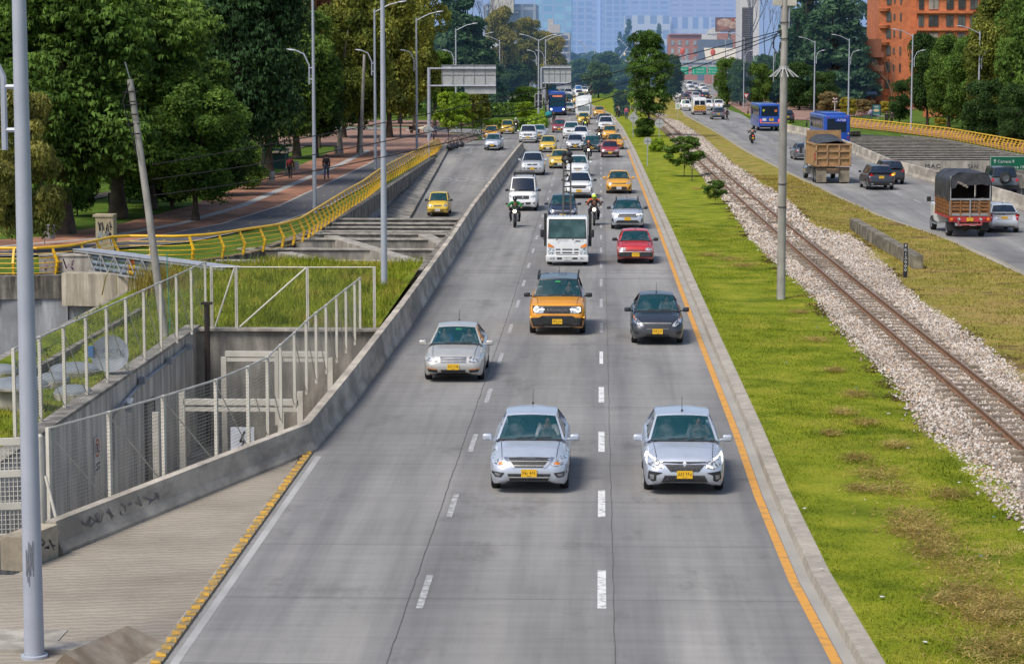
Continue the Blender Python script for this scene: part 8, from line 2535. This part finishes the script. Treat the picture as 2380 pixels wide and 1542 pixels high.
for i in range(7):
 y=-35+i*38.4
 zc=bz_(y)
 for x,w_,h_ in ((2056,.75,1.5),(2068.5,.25,1.0),(2083,.25,1.35)):
  xx=bx_(x)-ox
  m=MB();m.box((xx,-.02,zc),(w_,.18,h_));wq=m.build('window',m_win,t)
 m=MB();m.lathe([(.0,-.55),(.9,-.5),(1.0,.0),(.95,.05),(0,.05)],14,(bx_(2046)-ox,.3,zc-1.35));m.build('balcony',m_brk,t,True)
for i in range(4):
 y=-26+i*39
 zc=bz_(y)
 for j,x in enumerate((2127,2155,2192,2219,2246,2274,2310)):
  w_=(.8,1.55,1.15,1.15,1.15,1.15,1.9)[j]
  m=MB();m.box((bx_(x)-ox,-1.55,zc),(w_,.16,1.75));q=m.build('window',m_blind if j==1 and i%2 else m_win,t)
  m=MB();m.box((bx_(x)-ox,-1.66,zc),(.07,.06,1.75));m.box((bx_(x)-ox,-1.64,zc+.9),(w_+.1,.08,.10));m.build('frame',M('bronze_frame',(.07,.05,.04),.5),q)
 m=MB();m.box((bx_(2220)-ox,-1.75,zc-1.35),(bx_(2330)-bx_(2110),.5,.35));m.build('ledge',m_brk,t)
t2=thing('brick_block','darker brown brick block with strip windows left of the orange apartments','building',(bx_(1990),Yb-6,0))
ox2=bx_(1990)
m=MB();m.box(((bx_(1930)+bx_(2036))/2-ox2,10,5.5),(bx_(2036)-bx_(1930),14,11.5));m.build('wall',m_brk2,t2)
for y0,y1 in ((122,134),(152,166),(184,203),(218,232)):
 m=MB();m.box(((bx_(1926)+bx_(2040))/2-ox2,2.6,(bz_(y0)+bz_(y1))/2),(bx_(2040)-bx_(1926),1.2,bz_(y0)-bz_(y1)));m.build('balcony_band',m_brk2,t2)
for i,y in enumerate((145,176,210)):
 for x in (1956,1972,1988,2004,2020):
  m=MB();m.box((bx_(x)-ox2,2.92,bz_(y)),(.9,.08,1.2));m.build('window',m_blind if (x//16+i)%3 else m_win,t2)
m=MB();m.box((bx_(2070)-bx_(2070),0,.7),(5.5,.6,1.4));o=m.build('brick_garden_wall',m_brk);o.location=(bx_(2075),345,0);tag(o,'salmon brick garden wall behind the advertising panel','wall')
mb=MB()
def hill(u,v):
 x=-2600+5200*u
 return (x,4200+900*v,-5+(620+90*math.sin(u*9)+50*math.sin(u*23))*v)
mb.grid(hill,40,6)
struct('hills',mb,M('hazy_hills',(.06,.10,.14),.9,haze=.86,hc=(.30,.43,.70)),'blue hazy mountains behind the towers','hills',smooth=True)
_SK={}
def skin(name,V,E,root,sub=1):
 """one continuous surface grown round a skeleton: V name -> ((x, y, z), radius)"""
 names=list(V)
 me=bpy.data.meshes.new(name+'_bones')
 me.from_pydata([V[k][0] for k in names],[(names.index(a),names.index(b)) for a,b in E],[])
 o=bpy.data.objects.new(name+'_bones',me)
 COL.objects.link(o)
 md=o.modifiers.new('skin','SKIN');md.use_smooth_shade=True
 for i,k in enumerate(names):
  sv=me.skin_vertices[0].data[i]
  r=V[k][1]
  sv.radius=r if isinstance(r,tuple) else (r,r)
  sv.use_root=(k==root)
 s=o.modifiers.new('sub','SUBSURF');s.levels=sub;s.render_levels=sub
 dg=bpy.context.evaluated_depsgraph_get()
 out=bpy.data.meshes.new_from_object(o.evaluated_get(dg))
 out.name=name
 out.shade_smooth()
 bpy.data.objects.remove(o)
 return out
def pose(kind):
 P={}
 def leg(s,knee,ank,toe):
  P['hip'+s],P['knee'+s],P['ank'+s],P['toe'+s]=(.09 if s=='L' else -.09,0,P['pel'][2]-.04),knee,ank,toe
 if kind in ('stand','walk','walk2'):
  P.update(pel=(0,0,.95),spi=(0,-.01,1.12),che=(0,0,1.33),nec=(0,0,1.48),hea=(0,-.015,1.60),top=(0,0,1.70),nose=(0,-.125,1.59))
  sw=0 if kind=='stand' else (.24 if kind=='walk' else -.24)
  P['hipL'],P['kneeL'],P['ankL'],P['toeL']=(.09,0,.92),(.10,-.05-sw*.6,.50),(.10,-sw*.9+.03,.09),(.11,-sw*.9-.13,.04)
  P['hipR'],P['kneeR'],P['ankR'],P['toeR']=(-.09,0,.92),(-.10,-.05+sw*.6,.50),(-.10,sw*.9+.03,.09+abs(sw)*.2),(-.11,sw*.9-.12,.04+abs(sw)*.1)
  for s,g in (('L',1),('R',-1)):
   a=sw*g
   P['sho'+s]=(.185*g,0,1.42);P['elb'+s]=(.235*g,.04+a*.5,1.14);P['wri'+s]=(.25*g,-.02+a*.9,.90);P['han'+s]=(.25*g,-.04+a*.95,.83)
 elif kind=='ride':
  P.update(pel=(0,.22,.86),spi=(0,.19,1.02),che=(0,.10,1.22),nec=(0,.04,1.37),hea=(0,-.01,1.48),top=(0,.01,1.58),nose=(0,-.12,1.46))
  for s,g in (('L',1),('R',-1)):
   P['hip'+s]=(.10*g,.20,.84);P['knee'+s]=(.25*g,-.20,.74);P['ank'+s]=(.22*g,.08,.36);P['toe'+s]=(.24*g,-.08,.31)
   P['sho'+s]=(.19*g,.06,1.31);P['elb'+s]=(.36*g,-.10,1.10);P['wri'+s]=(.36*g,-.34,1.06);P['han'+s]=(.36*g,-.40,1.06)
 elif kind=='sit':
  P.update(pel=(0,.1,.48),spi=(0,.12,.64),che=(0,.10,.85),nec=(0,.06,1.0),hea=(0,.02,1.11),top=(0,.03,1.21),nose=(0,-.10,1.09))
  for s,g in (('L',1),('R',-1)):
   P['hip'+s]=(.10*g,.08,.46);P['knee'+s]=(.13*g,-.36,.47);P['ank'+s]=(.13*g,-.40,.09);P['toe'+s]=(.13*g,-.55,.04)
   P['sho'+s]=(.19*g,.08,.94);P['elb'+s]=(.27*g,-.04,.70);P['wri'+s]=(.19*g,-.28,.72);P['han'+s]=(.17*g,-.35,.73)
 return P
def person_meshes(kind):
 if kind in _SK:return _SK[kind]
 P=pose(kind)
 rad=dict(pel=(.135,.10),spi=(.12,.09),che=(.145,.10),nec=.055,hea=(.085,.10),top=(.07,.08),nose=.014,hip=.085,knee=.056,ank=.04,toe=.035,sho=.06,elb=.042,wri=.030,han=(.038,.02))
 V,E={},[]
 for k,p in P.items():
  V[k]=(p,rad[k if k in rad else k[:-1]])
 E+=[('pel','spi'),('spi','che'),('che','nec'),('nec','hea'),('hea','top'),('hea','nose')]
 for s in 'LR':
  E+=[('pel','hip'+s),('hip'+s,'knee'+s),('knee'+s,'ank'+s),('ank'+s,'toe'+s),('che','sho'+s),('sho'+s,'elb'+s),('elb'+s,'wri'+s),('wri'+s,'han'+s)]
  h,w_=Vector(P['han'+s]),Vector(P['wri'+s])
  d=(h-w_).normalized();sd=d.cross(Vector((0,0,1)) if abs(d.z)<.8 else Vector((0,1,0))).normalized()
  curl=Vector((0,0,-1)) if abs(d.z)<.8 else Vector((0,-1,0))
  for i,(o_,ln) in enumerate(((-.030,.055),(-.010,.075),(.010,.08),(.030,.07))):
   a=h+sd*o_+d*.02
   V[f'f{s}{i}a']=(tuple(a+d*ln*.5),.0095);V[f'f{s}{i}b']=(tuple(a+d*ln*.8+curl*ln*.4),.0085)
   E+=[('han'+s,f'f{s}{i}a'),(f'f{s}{i}a',f'f{s}{i}b')]
  V[f't{s}']=(tuple(w_.lerp(h,.6)+sd*.055+d*.02+curl*.02),.010);E.append(('han'+s,f't{s}'))
 body=skin(kind+'_person',V,E,'pel')
 def sub(keys,edges,grow,root):
  VV={}
  for k in keys:
   r=V[k][1]
   VV[k]=(P[k],tuple(q+grow for q in r) if isinstance(r,tuple) else r+grow)
  return VV,edges,root
 jk=['pel','spi','che','nec']+[a+s for a in ('sho','elb','wri') for s in 'LR']
 VV,EE,rt=sub(jk,[('pel','spi'),('spi','che'),('che','nec')]+[(a+s,b+s) for a,b in (('sho','elb'),('elb','wri')) for s in 'LR']+[('che','shoL'),('che','shoR')],.020,'pel')
 VV['nec']=(tuple(Vector(P['nec']).lerp(Vector(P['che']),.35)),.07)
 jacket=skin(kind+'_jacket',VV,EE,rt)
 tk=['pel']+[a+s for a in ('hip','knee','ank') for s in 'LR']
 VV,EE,rt=sub(tk,[('pel','hipL'),('pel','hipR')]+[(a+s,b+s) for a,b in (('hip','knee'),('knee','ank')) for s in 'LR'],.022,'pel')
 trousers=skin(kind+'_trousers',VV,EE,rt)
 m=MB()
 for s in 'LR':
  a,t=Vector(P['ank'+s]),Vector(P['toe'+s])
  m.tube([a+Vector((0,.03,-.01)),a.lerp(t,.5)+Vector((0,0,-.005)),t+Vector((0,-.02,0))],[.055,.052,.04],8)
 shoes=m.mesh('shoes',True)
 hd=Vector(P['hea'])
 m=MB();m.blob(hd+Vector((0,.025,.045)),(.098,.108,.095),14,9);hair=m.mesh('hair',True)
 m=MB();m.blob(hd+Vector((0,.01,.03)),(.125,.15,.145),16,10);helmet=m.mesh('helmet',True)
 m=MB();m.blob(hd+Vector((0,-.06,.005)),(.105,.095,.055),14,8);visor=m.mesh('visor',True)
 m=MB();m.blob(Vector(P['che'])+Vector((0,.17,-.06)),(.155,.09,.23),12,8);pack=m.mesh('backpack',True)
 _SK[kind]=(body,jacket,trousers,shoes,hair,helmet,visor,pack)
 return _SK[kind]
m_skin=M('skin',(.36,.20,.13),.6,col2=(.30,.165,.105),scale=8)
def cloth(name,c):return M('cloth_'+name,c,.9,col2=tuple(q*.7 for q in c),scale=7)
C_=dict(black=cloth('black',(.022,.023,.026)),navy=cloth('navy',(.02,.03,.06)),maroon=cloth('maroon',(.20,.025,.03)),green=cloth('green',(.01,.22,.04)),orange=cloth('orange',(.70,.13,.02)),white=cloth('white',(.6,.6,.62)),blue=cloth('blue',(.04,.10,.28)),grey=cloth('grey',(.20,.21,.23)),teal=cloth('teal',(.02,.25,.28)),pink=cloth('pink',(.55,.12,.2)),jeans=cloth('jeans',(.05,.08,.15)),lilac=cloth('lilac',(.42,.38,.52)),red=cloth('red',(.5,.04,.04)))
m_hair=M('dark_hair',(.015,.011,.009),.6)
m_lime=M('helmet_lime',(.55,.80,.02),.3);m_hblack=M('helmet_black',(.015,.015,.018),.25,coat=.6);m_horange=M('helmet_orange',(.75,.18,.05),.3);m_hgrey=M('helmet_grey',(.30,.31,.33),.3);m_hwhite=M('helmet_white',(.65,.65,.63),.3)
def person(kind,loc,rz,label,top,legs,helmet=None,pack=None,scale=1.0,sitz=0,packlabel=None):
 b,j,tr_,sh,ha,he,vi,pk=person_meshes(kind)
 o=link('person',b,m_skin)
 o.location=loc;o.rotation_euler=(0,0,rz);o.scale=(scale,)*3
 tag(o,label,'person')
 link('jacket',j,C_[top],o,True);link('trousers',tr_,C_[legs],o,True);link('shoes',sh,C_['white'] if pack=='w' else C_['black'],o,True)
 if helmet:
  h=link('helmet',he,helmet,o,True);link('visor',vi,m_dkglass,h,True)
 else :
  link('hair',ha,m_hair,o)
 if packlabel:
  q=link('backpack',pk,C_['black'] if pack!='m' else C_['maroon'],None,True);q.location=loc;q.rotation_euler=(0,0,rz);q.scale=(scale,)*3
  tag(q,packlabel,'backpack')
 return o
def moto(px,by,label,col,rider,rz=0.0,lit=True,scale=1.0,back=False,lampmat=None):
 p=at(px,by)
 t=thing('motorcycle',label,'motorcycle',(p.x,p.y+.70,0),rz,'motorcycles')
 for y in (-.68,.66):
  m=MB();m.lathe([(.20,-.05),(.27,-.06),(.305,-.03),(.305,.03),(.27,.06),(.20,.05)],20,(0,0,0),'X');wo=m.build('tyre',m_tyre,t,True);wo.location=(0,y,.305)
  m=MB();m.lathe([(0,-.02),(.20,-.03),(.20,.03),(0,.02)],14,(0,0,0),'X');m.build('rim',m_rim,wo,True)
 m=MB()
 for sg in (1,-1):
  m.tube([(sg*.085,-.68,.305),(sg*.085,-.50,.80),(sg*.07,-.44,1.0)],.026,7)
 m.build('fork',MATS['grey_steel'],t,True)
 m=MB();m.box((0,-.68,.63),(.13,.34,.03));m.build('mudguard',m_trim,t)
 m=MB();m.tube([(-.38,-.36,1.05),(-.18,-.43,1.03),(.18,-.43,1.03),(.38,-.36,1.05)],.018,7);m.build('handlebar',m_trim,t)
 for sg in (1,-1):
  m=MB();m.tube([(sg*.26,-.40,1.04),(sg*.40,-.42,1.22)],.01,5);m.blob((sg*.43,-.42,1.25),(.075,.02,.05),8,6);m.build('mirror',m_trim,t)
 m=MB();m.blob((0,-.60,.86),(.125,.09,.12),12,8);hl=m.build('headlamp_shell',m_trim,t,True)
 m=MB();m.lathe([(.10,0),(.08,-.025),(.0,-.04)],14,(0,-.675,.86),'Y');m.build('headlamp',lampmat or (m_lit if lit else m_lens),hl,True)
 m=MB();m.blob((0,-.18,.84),(.15,.28,.13),12,8);m.build('tank',col,t,True)
 m=MB();m.box((0,-.02,.50),(.26,.46,.34));m.box((0,.1,.7),(.14,1.0,.05));m.tube([(.16,0,.3),(.2,.4,.34),(.2,.8,.42)],.045,8);m.build('engine',M('engine_dark',(.06,.06,.065),.5,metal=.3),t)
 m=MB();m.blob((0,.34,.80),(.14,.46,.07),10,6);m.build('seat',m_trim,t,True)
 m=MB();m.box((0,.84,.80),(.12,.06,.08));m.build('tail_lamp',m_taillit if back else m_tail,t)
 m=MB();m.box((0,.90,.58),(.2,.015,.14));m.build('number_plate',m_plate,t)
 if rider:
  top,legs,hm,lb=rider
  c,s=math.cos(rz),math.sin(rz)
  person('ride',(p.x,p.y+.70,0),rz,lb,top,legs,hm)
 return t
red_m=M('moto_red',(.45,.03,.03),.3,coat=.5);blk_m=M('moto_black',(.02,.02,.024),.3,coat=.5);blu_m=M('moto_blue',(.02,.05,.25),.3,coat=.5)
moto(1196,528.8,'black motorcycle with a lit headlamp in front of the white van',blk_m,('green','black',m_hblack,'motorcyclist in a bright green jacket and black helmet'))
moto(1381,524.3,'black and red motorcycle with a lit headlamp right of the white truck',red_m,('black','black',m_lime,'motorcyclist in dark clothes and lime yellow helmet beside the white truck'))
person('ride',(at(1381,524.3).x-.03,at(1381,524.3).y+1.18,.04),0,'pillion passenger in an orange jacket behind the lime helmet rider','orange','black',m_hwhite)
moto(1367.8,371.6,'motorcycle with a yellow lit lamp left of the dark red old hatchback',blk_m,('black','navy',m_horange,'motorcyclist with an orange helmet in the middle lane'))
moto(1392.2,330.7,'motorcycle between the dark teal car and the taxis',blu_m,('black','black',m_hblack,'motorcyclist in black between the orange taxis and the teal car'))
moto(1360.5,301.7,'motorcycle with a greenish lamp behind the white sedan',blk_m,('black','black',m_hblack,'motorcyclist in black in front of the yellow taxi by the box lorry'),lampmat=M('lamp_lime',(.6,.9,.1),.3,emit=1.2))
moto(1198.4,307,'motorcycle with a lit lamp beside the yellow taxi on the side street',blk_m,('grey','black',m_hwhite,'motorcyclist in a grey jacket on the side street'))
moto(1749,333.7,'dark motorcycle seen from behind on the empty right road',red_m,('black','black',m_hblack,'motorcyclist in black riding away on the right road'),rz=math.pi+R(2),back=True)
moto(1650,241,'motorcycle seen from behind right of the far queue',blk_m,('black','black',m_hblack,'motorcyclist riding away beside the far queue'),rz=math.pi+R(2),back=True)
def ped(px,by,label,top,legs,rz=0.0,kind='walk',pack=None,packlabel=None,scale=1.0,z=0.0):
 p=at(px,by,z)
 return person(kind,p,rz,label,top,legs,None,pack,scale,packlabel=packlabel)
ped(674.6,415,'woman in a maroon jacket walking away on the brick path','maroon','black',math.pi,pack='m',packlabel='maroon backpack on the back of the left walker',scale=.97)
ped(758.7,416.4,'man in dark jacket and jeans walking away on the brick path','black','jeans',math.pi,'walk2','b','black backpack on the back of the man in jeans',1.05)
ped(1434.5,275.4,'person in dark clothes and white shoes stepping along the grass bend','black','black',R(60),'walk','w',z=.2)
ped(1437.5,274,'person in a white top beside the one in dark clothes on the grass bend','white','black',R(40),'stand',z=.2)
ped(1455.8,278,'person in a pink top standing by the warning sign','pink','jeans',0,'stand',z=.2)
ped(1373.7,229,'person in dark blue standing at the far grass edge','navy','black',0,'stand')
ped(1381,226.6,'person in red and white at the far grass edge','red','grey',0,'stand')
ped(1689.7,281.7,'person crossing the right road in black with white shoes','black','black',R(-70),'walk','w')
p=at(1688,281.5);m=MB();m.add(rbox(1.0,.5,.34,.08,2).v,rbox(1.0,.5,.34,.08,2).f);o=m.build('delivery_bag',C_['black'],None,True);o.location=(p.x-.02,p.y,1.98);tag(o,'black box shaped bag carried on the head of the crossing person','bag')
ped(1671.6,233,'person in a pale top standing under the right trees','white','jeans',0,'stand')
ped(1757,238.7,'person standing left of the blue bus under the trees','black','black',0,'stand')
ped(2023.6,281,'man in a lilac shirt and jeans walking left of the advertising panel','lilac','jeans',0,'walk')
ped(2060.6,291,'left of the two people in black on the right footpath','black','black',math.pi,'walk')
ped(2071.9,291.6,'right of the two people in black on the right footpath','black','black',math.pi,'walk2',scale=1.05)
ped(2276.6,314,'person in a pale top beside the nearest right lamp','white','black',math.pi,'walk')
ped(2324,338,'person in dark blue walking behind the right railing','navy','black',math.pi,'walk2')
p=at(966,310);person('sit',(p.x,p.y,0),R(60),'person in dark clothes sitting on a bench under the trees','black','black')
m=MB();m.box((0,.15,.40),(1.6,.45,.07));m.box((0,.38,.65),(1.6,.06,.4));m.box((-.6,.15,.2),(.08,.4,.4));m.box((.6,.15,.2),(.08,.4,.4));o=m.build('park_bench',m_bark);o.location=(p.x,p.y,0);o.rotation_euler=(0,0,R(60));tag(o,'dark park bench under the trees with a sitting person','bench')
dv={'hipc':((0,.38,.52),.15),'bel':((0,.05,.50),.16),'che':((0,-.25,.53),.18),'nec':((0,-.45,.68),.11),'hea':((0,-.58,.78),.105),'muz':((0,-.74,.73),.055),'ta':((0,.52,.60),.06),'tb':((0,.66,.74),.08),'e1':((.08,-.56,.88),.03),'e2':((-.08,-.56,.88),.03)}
de=[('hipc','bel'),('bel','che'),('che','nec'),('nec','hea'),('hea','muz'),('hipc','ta'),('ta','tb'),('hea','e1'),('hea','e2')]
for s,g in (('L',1),('R',-1)):
 dv['s'+s]=((.10*g,-.26,.38),.075);dv['w'+s]=((.10*g,-.25-.06*g,.18),.05);dv['p'+s]=((.10*g,-.30-.06*g,.03),.05)
 dv['k'+s]=((.11*g,.30,.36),.085);dv['h'+s]=((.11*g,.46+.04*g,.20),.048);dv['q'+s]=((.11*g,.40+.04*g,.03),.05)
 de+=[('che','s'+s),('s'+s,'w'+s),('w'+s,'p'+s),('hipc','k'+s),('k'+s,'h'+s),('h'+s,'q'+s)]
dg_=skin('dog',dv,de,'bel')
p=at(978.6,309);o=link('dog',dg_,M('white_fur',(.62,.58,.50),.95,col2=(.48,.44,.37),scale=9,bump=.8,bscale=20));o.location=p;o.rotation_euler=(0,0,R(75));tag(o,'fluffy white dog standing on the brick plaza','dog')
def bicycle(loc,rz,label,col,group=None):
 t=thing('bicycle',label,'bicycle',loc,rz,group)
 for y in (-.52,.52):
  m=MB();m.tube([(0,.33*math.cos(a),.33*math.sin(a)) for a in np.linspace(0,6.283,19)],.022,5,False);wo=m.build('wheel',m_tyre,t);wo.location=(0,y,.34)
 m=MB()
 for a,b in (((0,-.38,.82),(0,-.05,.32)),((0,-.38,.82),(0,.18,.78)),((0,-.05,.32),(0,.18,.85)),((0,-.05,.32),(0,.52,.34)),((0,.18,.76),(0,.52,.34)),((0,-.52,.34),(0,-.40,.95))):
  m.tube([a,b],.02,5)
 m.build('frame',col,t);m=MB();m.tube([(-.28,-.36,.98),(0,-.42,.98),(.28,-.36,.98)],.014,5);m.build('handlebar',m_trim,t);m=MB();m.blob((0,.22,.88),(.08,.13,.04),8,5);m.build('saddle',m_trim,t)
 return t
p=at(1008.4,325);bicycle((p.x,p.y,0),math.pi,'dark bicycle ridden behind the diamond sign',blu_m)
person('ride',(p.x,p.y,.1),math.pi,'cyclist in blue behind the diamond sign','blue','jeans',None,scale=.98)
p=at(1281.4,290);bicycle((p.x-.2,p.y,0),0,'loaded bicycle pushed along the hedge island',blk_m)
person('walk',(p.x+.3,p.y+.3,0),0,'person in dark clothes pushing a loaded bicycle beside the hedge island','black','black')
m=MB();m.blob((0,0,1.25),(.5,.4,.45),12,8);o=m.build('bundle',C_['teal'],None,True);o.location=(p.x-.35,p.y+.25,0);tag(o,'teal bundle loaded on the pushed bicycle','bundle')
for i,(x,y) in enumerate(((1999,275),(2004,276),(2009,277),(2014,278))):
 bicycle(at(x,y),R(70),('leftmost','second','third','rightmost')[i]+' of the four parked bicycles left of the advertising panel',(blk_m,red_m,blk_m,blu_m)[i],'parked bicycles')
def occupant(car,key,x,label,top,s=1.0):
 S=CARS[key]['S']
 return person('sit',(car.location.x+x,car.location.y+S.yrf+.08,S.belt[0]-.58*s),0,label,top,'navy',scale=s)
occupant(versa,'versa',.36,'driver in a pale shirt inside the nearest middle lane sedan','white',.88)
occupant(logan,'logan',.36,'driver in grey inside the nearest right lane sedan','grey',.88)
occupant(jetta,'jetta',.36,'driver in grey inside the warm silver sedan','grey',.86)
occupant(jetta,'jetta',-.36,'front passenger in blue inside the warm silver sedan','blue',.86)
occupant(sail,'sail',.34,'driver inside the dark charcoal sedan','grey',.86)
occupant(bronco,'bronco',.38,'driver inside the orange off-roader','black',.95)
rs_=random.Random(31)
m_lit1=M('litter_white',(.6,.6,.58),.7);m_lit2=M('litter_blue',(.12,.25,.35),.6);m_leafl=M('dead_leaf',(.25,.12,.05),.9);m_stick=M('dark_stick',(.06,.045,.035),.9)
spots=[(1768,800),(1828,842),(1910,1320),(2050,1385),(1990,900),(2065,960),(2230,1120),(2310,1200),(2010,1160),(1870,1180),(2280,1290),(2150,1490),(1980,700),(1900,760),(1560,440),(1640,520),(1700,570),(2110,1040)]
for i,(x,y) in enumerate(spots):
 p=at(x,y,.22)
 m=MB();a=rs_.uniform(.025,.055)
 m.blob((0,0,0),(a,a*rs_.uniform(.5,1.2),a*.25),6,4,rs_.random()*3)
 k=i%3
 o=m.build('litter',(m_lit1,m_lit2,m_lit1)[k]);o.location=p
 tag(o,('white','bluish','white')[k]+' scrap of litter lying on the grass verge','litter','scraps of litter on the verge')
 if k!=1:o['label']='white scrap of litter lying on the grass verge'
